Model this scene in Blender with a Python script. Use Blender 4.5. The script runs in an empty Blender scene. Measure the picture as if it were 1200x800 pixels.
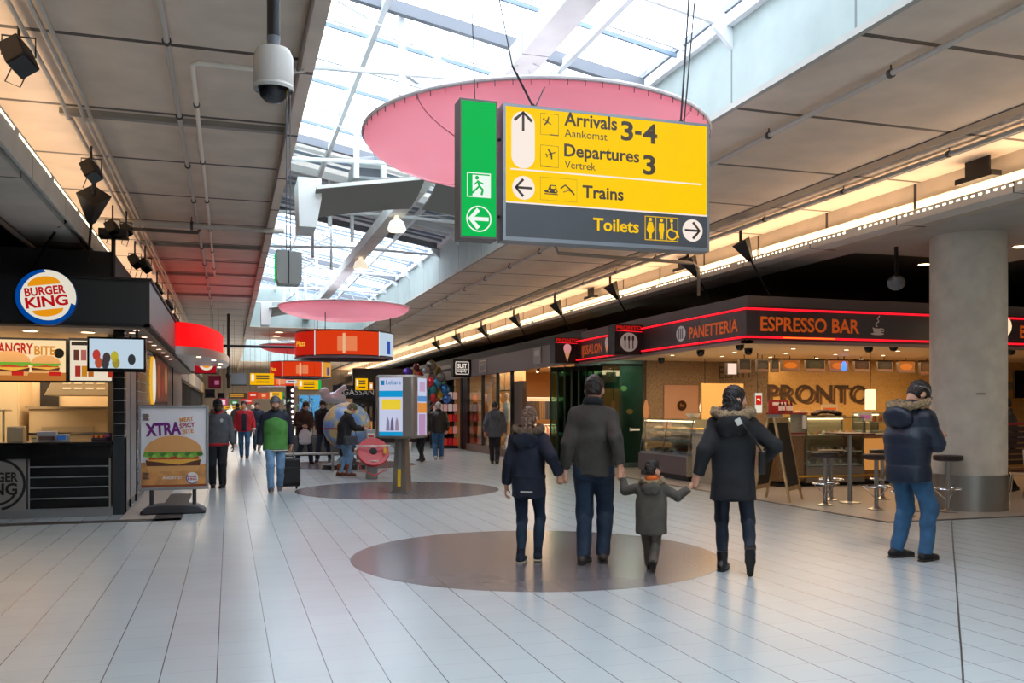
import bpy, math, random
import numpy as np
from mathutils import Vector, Matrix

# ------------------------------------------------------------------ camera, sky, exposure
SC = bpy.context.scene
COL = SC.collection
EYE = 1.5                                   # eye height of the photographer, metres
YAW = math.radians(17.34)                   # the camera looks this far to the right of the corridor
FPX = 1062.0                                # focal length in pixels of the 1200 px wide frame
HOR = 479.0                                 # row of the horizon
cd = bpy.data.cameras.new('camera'); cam = bpy.data.objects.new('camera', cd); COL.objects.link(cam)
cam.location = (0, 0, EYE); cam.rotation_euler = (math.pi/2, 0, -YAW)
cd.sensor_width = 36; cd.lens = FPX*36/1200; cd.shift_y = (HOR-400)/1200
cd.clip_end = 300; cd.clip_start = .05
SC.camera = cam
wd = bpy.data.worlds.new('overcast sky'); SC.world = wd; wd.use_nodes = True
bg = wd.node_tree.nodes['Background']; bg.inputs[0].default_value = (.93, .97, 1, 1); bg.inputs[1].default_value = 7.2
SC.view_settings.view_transform = 'Standard'; SC.view_settings.look = 'None'
SC.view_settings.exposure = 0.0; SC.view_settings.gamma = 1; SC.view_settings.use_curve_mapping = False
try:
    SC.cycles.max_bounces = 8; SC.cycles.diffuse_bounces = 4; SC.cycles.glossy_bounces = 3
    SC.cycles.transparent_max_bounces = 14; SC.cycles.sample_clamp_indirect = 6; SC.cycles.caustics_reflective = False
    SC.cycles.caustics_refractive = False; SC.cycles.use_denoising = True
except Exception: pass
def area_light(name, loc, size, power, col=(1, .8, .6), rot=(0, 0, 0), sy=None):
    l = bpy.data.lights.new(name, 'AREA'); l.energy = power; l.color = col; l.size = size
    if sy: l.shape = 'RECTANGLE'; l.size_y = sy
    o = bpy.data.objects.new(name, l); COL.objects.link(o); o.location = loc; o.rotation_euler = rot
    return o
area_light('bakery_ceiling_light', (10.8, 16.6, 2.6), 3.2, 170, (1, .72, .42), sy=4.5)
area_light('bakery_wall_light', (13.9, 17.3, 2.6), 4.5, 110, (1, .68, .36), sy=1.0)
area_light('suit_shop_ceiling_light', (10.4, 28.4, 2.75), 3.6, 300, (1, .74, .46), sy=6)
area_light('burger_kitchen_light', (-3.2, 16.4, 2.6), 2.6, 140, (1, .77, .5), sy=3.4)
area_light('right_bay_fill', (14.5, 5.5, 4.05), 6, 150, (1, .88, .74), sy=7)  # added fill that brightens the pillar, no fitting of its own
area_light('passage_fill', (10.2, 22.15, 2.9), .8, 22, (.9, 1, .8), sy=.8)  # added fill to lift the dark space behind the green glass
area_light('far_hall_light', (2.0, 58, 4.5), 8, 2000, (1, .85, .68), sy=20)

# ------------------------------------------------------------------ helpers
R = math.radians
CY, SY_ = math.cos(YAW), math.sin(YAW)
def lin(c):
    return tuple(((v/255)/12.92 if v <= 10.3 else ((v/255+.055)/1.055)**2.4) for v in c)
def ray(px, py):
    u = (px-600)/FPX; v = (HOR-py)/FPX
    return SY_+u*CY, CY-u*SY_, v
def onX(px, py, X): a, b, v = ray(px, py); t = X/a; return (X, b*t, EYE+v*t)
def onY(px, py, Y): a, b, v = ray(px, py); t = Y/b; return (a*t, Y, EYE+v*t)
def onZ(px, py, Z): a, b, v = ray(px, py); t = (Z-EYE)/v; return (a*t, b*t, Z)

class NT:
    def __init__(s, m): s.t = m.node_tree
    def n(s, typ, *ins, **kw):
        nd = s.t.nodes.new('ShaderNode'+typ)
        for k, v in kw.items(): setattr(nd, k, v)
        for i, v in enumerate(ins):
            if v is None: continue
            s.set(nd.inputs[i], v)
        return nd
    def set(s, sock, v):
        if hasattr(v, 'is_linked'): s.t.links.new(v, sock)
        elif hasattr(v, 'outputs'): s.t.links.new(v.outputs[0], sock)
        else: sock.default_value = v
    def m(s, op, a, b=None, c=None): return s.n('Math', a, b, c, operation=op).outputs[0]
    def ramp(s, f, stops):
        r = s.n('ValToRGB', f); e = r.color_ramp.elements
        while len(e) < len(stops): e.new(.5)
        for q, (p, c) in zip(e, stops): q.position = p; q.color = (*lin(c), 1)
        return r.outputs[0]
MATS = {}
def mat(name, col=(128, 128, 128), rough=.55, metal=0, emit=None, es=0, bump=None, var=None, spec=.5, coat=0, trans=0):
    """plain procedural material; bump=(scale, strength), var=(scale, amount of tone variation)"""
    if name in MATS: return MATS[name]
    m = bpy.data.materials.new(name); m.use_nodes = True; MATS[name] = m
    b = m.node_tree.nodes['Principled BSDF']; n = NT(m)
    b.inputs['Base Color'].default_value = (*lin(col), 1); b.inputs['Roughness'].default_value = rough
    b.inputs['Metallic'].default_value = metal; b.inputs['Specular IOR Level'].default_value = spec
    if coat: b.inputs['Coat Weight'].default_value = coat
    if trans: b.inputs['Transmission Weight'].default_value = trans
    if emit: b.inputs['Emission Color'].default_value = (*lin(emit), 1); b.inputs['Emission Strength'].default_value = es
    if bump or var:
        tc = n.n('TexCoord').outputs['Object']
    if bump:
        nz = n.n('TexNoise', tc); nz.inputs['Scale'].default_value = bump[0]; nz.inputs['Detail'].default_value = 4
        bp = n.n('Bump'); bp.inputs['Strength'].default_value = bump[1]; bp.inputs['Distance'].default_value = .02
        n.set(bp.inputs['Height'], nz.outputs[0]); n.set(b.inputs['Normal'], bp.outputs[0])
    if var:
        nz = n.n('TexNoise', tc); nz.inputs['Scale'].default_value = var[0]; nz.inputs['Detail'].default_value = 5
        a = var[1]
        c0 = tuple(max(0, v*(1-a)) for v in col); c1 = tuple(min(255, v*(1+a)) for v in col)
        n.set(b.inputs['Base Color'], n.ramp(nz.outputs[0], [(.3, c0), (.7, c1)]))
    return m
def glass(name, tint=(255, 255, 255), refl=.06, rough=.02):
    if name in MATS: return MATS[name]
    m = bpy.data.materials.new(name); m.use_nodes = True; MATS[name] = m; n = NT(m); t = m.node_tree; t.nodes.clear()
    tr = n.n('BsdfTransparent', (*lin(tint), 1)); gl = n.n('BsdfGlossy', (1, 1, 1, 1)); gl.inputs['Roughness'].default_value = rough
    fr = n.n('LayerWeight', .25); f = n.m('ADD', n.m('MULTIPLY', fr.outputs['Facing'], .25), refl)
    mx = n.n('MixShader', f, tr, gl); out = n.n('OutputMaterial', mx)
    return m
def tag(o, label=None, cat=None, group=None, kind=None):
    if label: o['label'] = label
    if cat: o['category'] = cat
    if group: o['group'] = group
    if kind: o['kind'] = kind
    return o
def thing(name, label, cat, loc=(0, 0, 0), rz=0, group=None):
    o = bpy.data.objects.new(name, None); COL.objects.link(o); o.location = loc; o.rotation_euler = (0, 0, rz)
    o.empty_display_size = .1
    return tag(o, label, cat, group)
def dup(root, loc, rz=None, label=None, parent=None):
    c = root.copy(); COL.objects.link(c)
    if parent: c.parent = parent
    else:
        c.location = loc
        if rz is not None: c.rotation_euler[2] = rz
    if label: c['label'] = label
    for ch in list(root.children):
        dup(ch, None, parent=c)
    return c
class MB:
    def __init__(s): s.v = []; s.f = []
    def add(s, vs, fs):
        k = len(s.v); s.v += [tuple(v) for v in vs]; s.f += [tuple(i+k for i in f) for f in fs]; return s
    def box(s, x0, x1, y0, y1, z0, z1):
        return s.add([(x0, y0, z0), (x1, y0, z0), (x1, y1, z0), (x0, y1, z0), (x0, y0, z1), (x1, y0, z1), (x1, y1, z1), (x0, y1, z1)],
                     [(0, 3, 2, 1), (4, 5, 6, 7), (0, 1, 5, 4), (1, 2, 6, 5), (2, 3, 7, 6), (3, 0, 4, 7)])
    def obox(s, c, size, rot):
        m = MB().box(-size[0]/2, size[0]/2, -size[1]/2, size[1]/2, -size[2]/2, size[2]/2)
        return s.add([Vector(c)+rot @ Vector(v) for v in m.v], m.f)
    def bar(s, p, q, w, h, up=(0, 0, 1)):
        p, q = Vector(p), Vector(q); d = q-p; L = d.length; d.normalize(); x = d.cross(Vector(up))
        if x.length < 1e-4: x = d.cross(Vector((1, 0, 0)))
        x.normalize(); z = x.cross(d); return s.obox((p+q)/2, (w, L, h), Matrix((x, d, z)).transposed())
    def cyl(s, p, q, r, r2=None, n=14):
        return s.tube([p, q], [r, r if r2 is None else r2], n)
    def tube(s, pts, r, n=10, closed=False):
        pts = [Vector(p) for p in pts]; m = len(pts); rr = r if isinstance(r, (list, tuple)) else [r]*m
        k = len(s.v); up = None
        for i, p in enumerate(pts):
            a = pts[(i-1) % m] if (i or closed) else p; b = pts[(i+1) % m] if (i < m-1 or closed) else p
            d = (b-a).normalized()
            if up is None:
                up = Vector((0, 0, 1)) if abs(d.z) < .9 else Vector((1, 0, 0))
            x = d.cross(up).normalized(); up = x.cross(d).normalized()
            for j in range(n):
                t = 2*math.pi*j/n; s.v.append(tuple(p+(x*math.cos(t)+up*math.sin(t))*rr[i]))
        for i in range(m if closed else m-1):
            for j in range(n):
                a = k+i*n+j; b = k+i*n+(j+1) % n; i2 = (i+1) % m
                s.f.append((a, b, k+i2*n+(j+1) % n, k+i2*n+j))
        if not closed:
            s.f.append(tuple(k+j for j in range(n-1, -1, -1))); s.f.append(tuple(k+(m-1)*n+j for j in range(n)))
        return s
    def lathe(s, prof, c=(0, 0, 0), n=24, cap=True):
        k = len(s.v); m = len(prof)
        for r, z in prof:
            for j in range(n):
                t = 2*math.pi*j/n; s.v.append((c[0]+r*math.cos(t), c[1]+r*math.sin(t), c[2]+z))
        for i in range(m-1):
            for j in range(n):
                s.f.append((k+i*n+j, k+i*n+(j+1) % n, k+(i+1)*n+(j+1) % n, k+(i+1)*n+j))
        if cap:
            s.f.append(tuple(k+j for j in range(n-1, -1, -1))); s.f.append(tuple(k+(m-1)*n+j for j in range(n)))
        return s
    def ball(s, c, r, n=12, rot=None):
        rx, ry, rz = (r, r, r) if not isinstance(r, (tuple, list)) else r
        m = MB(); h = n//2
        prof = [(max(1e-4, math.sin(math.pi*i/h)), -math.cos(math.pi*i/h)) for i in range(h+1)]
        m.lathe(prof, n=n, cap=False)
        vs = [Vector((x*rx, y*ry, z*rz)) for x, y, z in m.v]
        if rot: vs = [rot @ v for v in vs]
        return s.add([Vector(c)+v for v in vs], m.f)
    def prism(s, poly, fn, t0, t1):
        """poly: 2d outline (ccw); fn(u, v, t) -> 3d point"""
        n = len(poly); k = len(s.v)
        for t in (t0, t1):
            for u, v in poly: s.v.append(tuple(fn(u, v, t)))
        s.f.append(tuple(k+i for i in range(n-1, -1, -1))); s.f.append(tuple(k+n+i for i in range(n)))
        for i in range(n): s.f.append((k+i, k+(i+1) % n, k+n+(i+1) % n, k+n+i))
        return s
    def build(s, name, m=None, parent=None, smooth=35, bevel=0, loc=None, kind=None):
        me = bpy.data.meshes.new(name); me.from_pydata(s.v, [], s.f); me.update()
        if m: me.materials.append(m)
        o = bpy.data.objects.new(name, me); COL.objects.link(o)
        if smooth:
            me.polygons.foreach_set('use_smooth', [True]*len(me.polygons)); me.set_sharp_from_angle(angle=R(smooth))
        if parent: o.parent = parent
        if loc: o.location = loc
        if bevel:
            b = o.modifiers.new('edge', 'BEVEL'); b.width = bevel; b.segments = 2; b.limit_method = 'ANGLE'
        if kind: o['kind'] = kind
        return o
def struct(name, mb, m, **k): return mb.build(name, m, kind='structure', **k)
def bx(*a): return MB().box(*a)
_fc = {}
def text_mesh(s, bold=0):
    k = (s, bold)
    if k in _fc: return _fc[k]
    c = bpy.data.curves.new('lettering', 'FONT'); c.body = s; c.size = 1; c.resolution_u = 3; c.offset = bold; c.fill_mode = 'FRONT'
    o = bpy.data.objects.new('lettering', c); me = o.to_mesh()
    vs = np.array([tuple(v.co) for v in me.vertices]); fs = [tuple(p.vertices) for p in me.polygons]
    o.to_mesh_clear(); bpy.data.objects.remove(o); bpy.data.curves.remove(c)
    _fc[k] = (vs, fs); return _fc[k]
def lettering(s, frame, x, y, h, m, parent, w=None, bold=0, name='lettering', align='l', lift=.004, shear=0, cond=1.0):
    """text on a board; frame=(origin, right, up, normal); cap height h, optional exact width w"""
    vs, fs = text_mesh(s, bold)
    lo, hi = vs.min(0), vs.max(0)
    sy = h/.69 if any(ch.isupper() or ch.isdigit() for ch in s) else h/.5
    sx = sy*cond if w is None else w/(hi[0]-lo[0])
    W = (hi[0]-lo[0])*sx
    x0 = x - (W if align == 'r' else W/2 if align == 'c' else 0)
    o_, r_, u_, n_ = [Vector(q) for q in frame]; mb = MB()
    mb.add([o_+r_*(x0+(v[0]-lo[0])*sx+shear*v[1]*sy)+u_*(y+v[1]*sy)+n_*lift for v in vs], fs)
    return mb.build(name, m, parent, smooth=0)
def plate(frame, poly, m, parent, name='panel', lift=.002, th=.002, **k):
    """flat shape on a board, poly in board coordinates"""
    o_, r_, u_, n_ = [Vector(q) for q in frame]
    return MB().prism(poly, lambda a, b, t: o_+r_*a+u_*b+n_*t, lift-th, lift).build(name, m, parent, smooth=0, **k)
def rect(x0, x1, y0, y1): return [(x0, y0), (x1, y0), (x1, y1), (x0, y1)]
def disc(cx, cy, rx, ry=None, n=32, a0=0, a1=360):
    ry = rx if ry is None else ry; full = abs(a1-a0) >= 360
    return [(cx+rx*math.cos(R(a0+(a1-a0)*i/n)), cy+ry*math.sin(R(a0+(a1-a0)*i/n))) for i in range(n if full else n+1)]
def thick(pts, w, closed=False):
    """outline of a polyline of width w"""
    out = []; n = len(pts); L = []; Rr = []
    for i in range(n):
        a = Vector(pts[(i-1) % n] if (i or closed) else pts[i]); b = Vector(pts[(i+1) % n] if (i < n-1 or closed) else pts[i])
        d = (b-a).normalized(); q = Vector((-d.y, d.x))*w/2; p = Vector(pts[i]); L.append(tuple(p+q)); Rr.append(tuple(p-q))
    return Rr + L[::-1]
def arrow_poly(cx, cy, s, ang, w=.16):
    """arrow outlines (shaft, two barbs) pointing at ang degrees, length s"""
    c, n = math.cos(R(ang)), math.sin(R(ang)); T = lambda a, b: (cx+s*(a*c-b*n), cy+s*(a*n+b*c))
    return [[T(x, y) for x, y in thick([(-.5, 0), (.42, 0)], w)],
            [T(x, y) for x, y in thick([(.02, .46), (.44, .04-.04), (.02, -.46)], w*1.15)]]
def outline(frame, poly, m, parent, name, w, lift=.003):
    o_, r_, u_, n_ = [Vector(q) for q in frame]
    n = len(poly); cx = sum(p[0] for p in poly)/n; cy = sum(p[1] for p in poly)/n; mb = MB(); k = []
    mb2 = []
    for i in range(n):
        a, b, c = Vector(poly[i-1]), Vector(poly[i]), Vector(poly[(i+1) % n])
        d1 = (b-a).normalized(); d2 = (c-b).normalized(); t = Vector((-d1.y-d2.y, d1.x+d2.x))
        t = t.normalized()*w/max(.5, t.length/2); mb2.append((b, b+t))
    vs = []; fs = []
    for b, q in mb2:
        for p in (b, q): vs.append(o_+r_*p[0]+u_*p[1]+n_*lift)
    for i in range(n): j = (i+1) % n; fs.append((2*i, 2*j, 2*j+1, 2*i+1))
    return mb.add(vs, fs).build(name, m, parent, smooth=0)
# ------------------------------------------------------------------ materials of the setting
def tile_mat(name, base, joint, jx, jy, rough, dark_x=1.0, dark_y=.45, T=.3036):
    m = bpy.data.materials.new(name); m.use_nodes = True; n = NT(m); b = m.node_tree.nodes['Principled BSDF']
    p = n.n('NewGeometry').outputs['Position']; x = n.n('SeparateXYZ', p)
    def line(c, off, w):
        f = n.m('FRACT', n.m('DIVIDE', n.m('ADD', c, -off+T*400), T)); d = n.m('MINIMUM', f, n.m('SUBTRACT', 1.0, f))
        return n.m('LESS_THAN', d, w)
    lx = n.m('MULTIPLY', line(x.outputs[0], jx, .010), dark_x); ly = n.m('MULTIPLY', line(x.outputs[1], jy, .008), dark_y)
    j = n.m('MAXIMUM', lx, ly)
    cell = n.n('CombineXYZ', n.m('FLOOR', n.m('DIVIDE', n.m('ADD', x.outputs[0], -jx+T*400), T)), n.m('FLOOR', n.m('DIVIDE', n.m('ADD', x.outputs[1], -jy+T*400), T)), 0)
    wn = n.n('TexWhiteNoise', cell); nz = n.n('TexNoise', p); nz.inputs['Scale'].default_value = 1.3; nz.inputs['Detail'].default_value = 5
    v = n.m('ADD', n.m('MULTIPLY', wn.outputs[0], .03), n.m('MULTIPLY', nz.outputs[0], .12)); v = n.m('ADD', v, .92)
    mx = n.n('Mix', data_type='RGBA'); n.set(mx.inputs[0], j); mx.inputs[6].default_value = (*lin(base), 1); mx.inputs[7].default_value = (*lin(joint), 1)
    vm = n.n('VectorMath', operation='SCALE'); n.set(vm.inputs[0], mx.outputs[2]); n.set(vm.inputs['Scale'], v)
    n.set(b.inputs['Base Color'], vm.outputs[0])
    n.set(b.inputs['Roughness'], n.m('ADD', n.m('MULTIPLY', nz.outputs[0], .04), rough+.03))
    b.inputs['Specular IOR Level'].default_value = .5
    return m
def seam_mat(name, base, seam, mod, off, w, axis=1, rough=.6, warm=.05):
    m = bpy.data.materials.new(name); m.use_nodes = True; n = NT(m); b = m.node_tree.nodes['Principled BSDF']
    p = n.n('NewGeometry').outputs['Position']; x = n.n('SeparateXYZ', p)
    f = n.m('FRACT', n.m('DIVIDE', n.m('ADD', x.outputs[axis], -off+mod*100), mod)); d = n.m('MINIMUM', f, n.m('SUBTRACT', 1.0, f))
    j = n.m('LESS_THAN', d, w/mod)
    nz = n.n('TexNoise', p); nz.inputs['Scale'].default_value = 2.2; nz.inputs['Detail'].default_value = 6
    mx = n.n('Mix', data_type='RGBA'); n.set(mx.inputs[0], j); n.set(mx.inputs[6], n.ramp(nz.outputs[0], [(.25, tuple(v*(1-warm) for v in base)), (.75, tuple(min(255, v*(1+warm)) for v in base))]))
    mx.inputs[7].default_value = (*lin(seam), 1); n.set(b.inputs['Base Color'], mx.outputs[2]); b.inputs['Roughness'].default_value = rough
    return m
def speckle(name, cols, scale=55, rough=.5):
    m = bpy.data.materials.new(name); m.use_nodes = True; n = NT(m); b = m.node_tree.nodes['Principled BSDF']
    tc = n.n('TexCoord').outputs['Object']; v = n.n('TexNoise', tc); v.inputs['Scale'].default_value = scale; v.inputs['Detail'].default_value = 3
    n.set(b.inputs['Base Color'], n.ramp(v.outputs[0], list(zip((.3, .45, .55, .7), cols)))); b.inputs['Roughness'].default_value = rough
    return m
m_floor = tile_mat('pale grey floor tile', (178, 186, 188), (96, 95, 95), -.065, 6.10, .21, 1.0, .26)
m_inlay = tile_mat('dark grey floor tile', (116, 112, 114), (74, 71, 72), -.065, 6.10, .15, .6, .15)
m_zone = tile_mat('beige floor tile', (186, 172, 160), (150, 138, 128), -.065, 6.10, .26, .5, .4)
m_ceil = seam_mat('painted ceiling panel', (218, 200, 182), (84, 74, 66), 2.0, 6.5, .035)
m_curb = seam_mat('skylight curb panel', (164, 176, 173), (112, 120, 120), 2.0, 6.5, .015)
m_conc = mat('pale concrete', (188, 186, 178), .7, var=(3, .06), bump=(30, .1))
m_beam = mat('painted beam', (176, 172, 165), .6, var=(2, .04))
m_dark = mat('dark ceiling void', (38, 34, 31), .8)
m_white = mat('white steel', (226, 230, 232), .4)
m_greysteel = mat('dark grey steel', (112, 116, 124), .45)
m_black = mat('matt black', (20, 20, 22), .55)
m_gloss = mat('gloss black', (14, 15, 17), .2)
m_alu = mat('brushed aluminium', (168, 170, 172), .35, .85)
m_steel = mat('stainless steel', (176, 172, 166), .3, 1.0)
m_chrome = mat('chrome', (210, 210, 212), .12, 1.0)
m_pipe = mat('painted pipe', (190, 184, 176), .45)
m_warm = mat('warm lamp tube', (255, 230, 190), .5, emit=(255, 222, 188), es=12)
m_trough_glow = mat('cream trough glow', (255, 236, 200), .5, emit=(255, 228, 190), es=1.0)  # added glow standing for the lit back of the trough
m_led = mat('warm lamp dot', (255, 240, 210), .5, emit=(255, 232, 196), es=4)
m_down = mat('downlight glow', (255, 230, 200), .5, emit=(255, 214, 170), es=6)
m_sky = glass('skylight glass', (246, 250, 255), .04)
m_glass = glass('clear shop glass', (240, 246, 244), .07)
m_green_glass = glass('green edge glass', (176, 208, 196), .12)
def sheet(n_, c, t):
    m = bpy.data.materials.new(n_); m.use_nodes = True; n = NT(m); n.set(m.node_tree.nodes['Material Output'].inputs[0], n.n('MixShader', t, n.n('BsdfDiffuse', (c, c, c, 1)), n.n('BsdfTranslucent', (c, c, c*.98, 1)))); return m
m_sheet = sheet('white translucent roof sheet', .9, .3); m_sheet2 = sheet('grey translucent roof sheet', .6, .12)
ZC = 4.7                                     # height of the low ceilings either side of the skylight
Y0, Y1 = -8.0, 36.7
roofz = lambda x: 5.67+.18*(5.1-x)

# floor and its inlays
struct('floor', bx(-14, 24, -9, 95, -.1, 0), m_floor)
for i, yc in enumerate((8.8, 16.7, 24.6, 32.5)):
    struct('floor_inlay', MB().lathe([(1.87, 0), (1.87, .002)], (3.0, yc, 0), 96), m_inlay)
struct('floor_cafe', bx(8.32, 24, 9.97, 21.4, 0, .003), m_zone)
m_strip = mat('dark floor strip', (62, 58, 56), .5)
struct('trim_1', bx(8.27, 8.35, 9.93, 22, 0, .006), m_strip); struct('trim_2', bx(8.27, 24, 9.92, 10.0, 0, .006), m_strip)
struct('trim_3', bx(-6, -.62, 13.0, 13.28, 0, .004), m_strip); struct('trim_4', bx(-.98, -.62, 13.0, 17, 0, .004), m_strip)
struct('floor_kiosk_threshold', bx(-1.42, -.98, 13.28, 30, 0, .003), m_zone)
struct('floor_expansion_joint', MB().tube([(*onZ(*q, 0)[:2], .001) for q in ((1131, 830), (1127, 770), (1121, 690), (1117, 640), (1115, 610))], .006, 6), m_strip)

# low ceilings, curb and roof
struct('ceiling_left', bx(-1.75, .7, Y0, 75, ZC, ZC+.02), m_ceil)
struct('ceiling_right', bx(5.1, 9.32, Y0, 75, ZC, ZC+.02), m_ceil)
struct('wall_skylight_right', bx(5.1, 5.4, Y0, Y1, ZC+.02, 5.67), m_curb)
struct('wall_skylight_left', bx(.45, .7, Y0, Y1, ZC+.02, roofz(.7)), m_curb)
struct('wall_skylight_end', bx(.45, 5.4, Y1, Y1+.3, ZC+.02, 6.6), m_curb)
struct('trim_5', bx(5.02, 5.1, Y0, Y1, 5.55, 5.68), m_white)
struct('trim_6', bx(.62, .74, Y0, 75, ZC-.12, ZC+.02), m_ceil)
struct('trim_7', bx(5.07, 5.13, Y0, Y1, ZC-.03, ZC+.03), m_beam)
struct('ceiling_cross', bx(.7, 5.1, Y1, 43.5, ZC, ZC+.02), m_ceil)
struct('ceiling_far', bx(.7, 5.1, 63.5, 75, ZC, ZC+.02), m_ceil)
struct('trim_8', bx(7.95, 8.18, Y0, 75, ZC-.012, ZC), mat('grey ceiling band', (84, 80, 78), .6))
def slope(y0, y1, x0, x1, dz, th, name, m):
    a, b = roofz(x0)+dz, roofz(x1)+dz
    mb = MB().add([(x0, y0, a), (x1, y0, b), (x1, y1, b), (x0, y1, a), (x0, y0, a+th), (x1, y0, b+th), (x1, y1, b+th), (x0, y1, a+th)],
                  [(0, 3, 2, 1), (4, 5, 6, 7), (0, 1, 5, 4), (1, 2, 6, 5), (2, 3, 7, 6), (3, 0, 4, 7)])
    return struct(name, mb, m, smooth=0)
k = 0
yy = -7.5
panes = []
while yy < Y1-.1:
    y2 = min(yy+2.0, Y1)
    if 16.4 < yy < 18.4: slope(yy, y2, .7, 5.1, 0, .06, 'roof_panel', m_sheet)
    elif 18.4 < yy < 20.6: slope(yy, y2, .7, 5.1, 0, .06, 'roof_panel', m_sheet2)
    else:
        k += 1; slope(yy, y2, .7, 5.1, 0, .012, 'window_%d' % k, m_sky)
    yy += 2.0
for i in range(-3, 19):                      # rafters along the slope every two metres, thin glazing bars between them
    y = -1.5+2*i
    dark = i % 3 == 0
    mb = MB(); w = .09 if dark else .05
    mb.bar((.7, y, roofz(.7)-.07), (5.1, y, roofz(5.1)-.07), w, .14)
    struct('roof_rafter', mb, m_greysteel if dark else m_white)
    for j, o in enumerate((.9, 1.1) if i < 9 else (.7, 1.0, 1.4)):
        y2 = y+o
        if y2 > Y1-.2: continue
        mb = MB().bar((.7, y2, roofz(.7)-.03), (5.1, y2, roofz(5.1)-.03), .035, .05)
        struct('roof_glazing_bar', mb, m_white if j == 0 else mat('blue grey bar', (120, 138, 156), .4))
    # bracket on the curb and the tie tube across the opening
    bm_ = MB().prism([(0, 0), (.22, .20), (.22, .25), (.04, .25), (0, .2)], lambda u, v, t, y=y: (5.1-u, y+t, 5.32+v), -.03, .03)
    struct('roof_bracket', bm_, m_white)
    if i % 2 == 0:
        struct('roof_tie_tube', MB().tube([(.7, y+.12, 5.42), (2.9, y+.12, 5.5), (5.1, y+.12, 5.42)], .035, 8), m_white)
        struct('roof_tie_rod', MB().tube([(1.2, y+.12, roofz(1.2)-.15), (2.9, y+.12, 5.46), (4.8, y+.12, roofz(4.8)-.12)], .012, 6), m_white)
        struct('roof_strut', MB().cyl((1.95, y+.12, 5.2), (1.95, y+.12, roofz(1.95)-.1), .045), m_white)
        struct('roof_strut', MB().cyl((2.42, y+.3, 4.95), (2.42, y+.3, roofz(2.42)-.1), .04), m_white)
        struct('roof_brace', MB().bar((1.95, y+.12, 5.5), (2.5, y+1.9, roofz(2.5)-.1), .06, .06), m_greysteel)
for xx in (1.72, 3.95):
    struct('roof_purlin', MB().bar((xx, Y0, roofz(xx)-.12), (xx, Y1, roofz(xx)-.12), .07, .1), m_white)
struct('roof_gutter_rail', bx(5.0, 5.1, Y0, Y1, 5.69, 5.76), m_greysteel)
struct('roof_ridge_beam', bx(2.76, 3.04, Y0, Y1, 5.0, 5.22), seam_mat('white box beam', (224, 226, 222), (120, 120, 120), 2.0, 6.5, .008))
# second skylight further down the hall
for i in range(10):
    y = 43.5+2*i
    slope(y, y+2, .7, 5.1, .1, .012, 'window_%d' % (k+1+i), m_sky)
    struct('roof_rafter', MB().bar((.7, y, roofz(.7)+.03), (5.1, y, roofz(5.1)+.03), .1, .14), m_greysteel if i % 2 else m_white)
struct('wall_skylight_right', bx(5.1, 5.4, 43.5, 63.5, ZC+.02, 5.8), m_curb); struct('wall_skylight_left', bx(.45, .7, 43.5, 63.5, ZC+.02, 6.6), m_curb)
struct('wall_far_skylight_end', bx(.45, 5.4, 63.5, 63.8, ZC+.03, 6.6), m_curb)

# right hand light trough and the dark void above the shops
struct('ceiling_upstand_right', bx(9.32, 9.5, Y0, 75, 4.1, ZC), seam_mat('upstand panel', (186, 176, 160), (60, 54, 50), 2.0, 6.6, .03))
tr = struct('trim_9', MB().box(9.0, 9.03, Y0, 75, 4.1, 4.24).box(9.03, 9.32, Y0, 75, 4.1, 4.13), seam_mat('trough panel', (220, 214, 206), (90, 86, 80), 2.0, 6.6, .012))
struct('beam_right', bx(9.5, 9.95, Y0, 75, 4.1, 4.6), m_beam)
struct('beam_over_pillar', bx(9.95, 13.2, Y0, 12.7, 4.1, 4.6), m_beam)
struct('ceiling_void_right', bx(9.95, 22, 12.7, 75, 4.35, 4.5), mat('brown void ceiling', (104, 88, 76), .8))
struct('ceiling_void_far_right', bx(13.2, 24, Y0, 12.7, 4.3, 4.45), m_conc)
for i in range(19):
    y = -1.4+4*i
    t = thing('trough_lamp', 'warm fluorescent tube in the right hand ceiling trough', 'lamp', (9.17, y, 4.13), 0, 'lamps in the right ceiling trough')
    MB().box(-.03, .03, 0, 3.92, .05, .13).build('tube', m_warm, t); MB().box(.10, .12, 0, 3.92, .05, .30).build('glow_strip', m_trough_glow, t); MB().box(-.06, .13, 0, 3.92, 0, .05).build('lamp_base', m_white, t)  # strip added to glow above the trough lip, the tube stays hidden
    MB().box(-.05, .05, 3.92, 3.98, 0, .10).build('end_cap', m_white, t)
dots = MB()
for i in range(260):
    y = 5+.12*i
    if int(y/2) % 2 and (i % 14) > 11: continue
    dots.box(8.994, 9.0, y, y+.05, 4.185, 4.207)
struct('trim_10', dots, m_led)
# left hand trough
struct('trim_11', MB().box(-2.0, -1.97, Y0, 75, 3.92, 4.24).box(-2.3, -2.0, Y0, 75, 4.0, 4.03), seam_mat('trough panel left', (206, 206, 200), (110, 108, 104), 2.0, 6.6, .01))
struct('ceiling_upstand_left', bx(-2.42, -2.3, Y0, 75, 3.95, ZC), m_beam)
struct('ceiling_left_edge', bx(-2.42, -1.75, Y0, 75, ZC, ZC+.02), m_ceil)
struct('beam_left', bx(-2.75, -2.08, Y0, 75, 3.92, 3.99), seam_mat('beam soffit', (206, 198, 188), (80, 76, 70), 4.0, 6.6, .02))
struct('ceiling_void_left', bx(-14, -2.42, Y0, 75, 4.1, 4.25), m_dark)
for i in range(19):
    y = -1.4+4*i
    t = thing('trough_lamp', 'warm fluorescent tube in the left hand ceiling trough', 'lamp', (-2.12, y, 4.03), 0, 'lamps in the left ceiling trough')
    MB().box(-.025, .025, 0, 3.92, .05, .12).build('tube', m_warm, t); MB().box(-.05, .05, 0, 3.92, 0, .05).build('lamp_base', m_white, t)
dots = MB()
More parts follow.
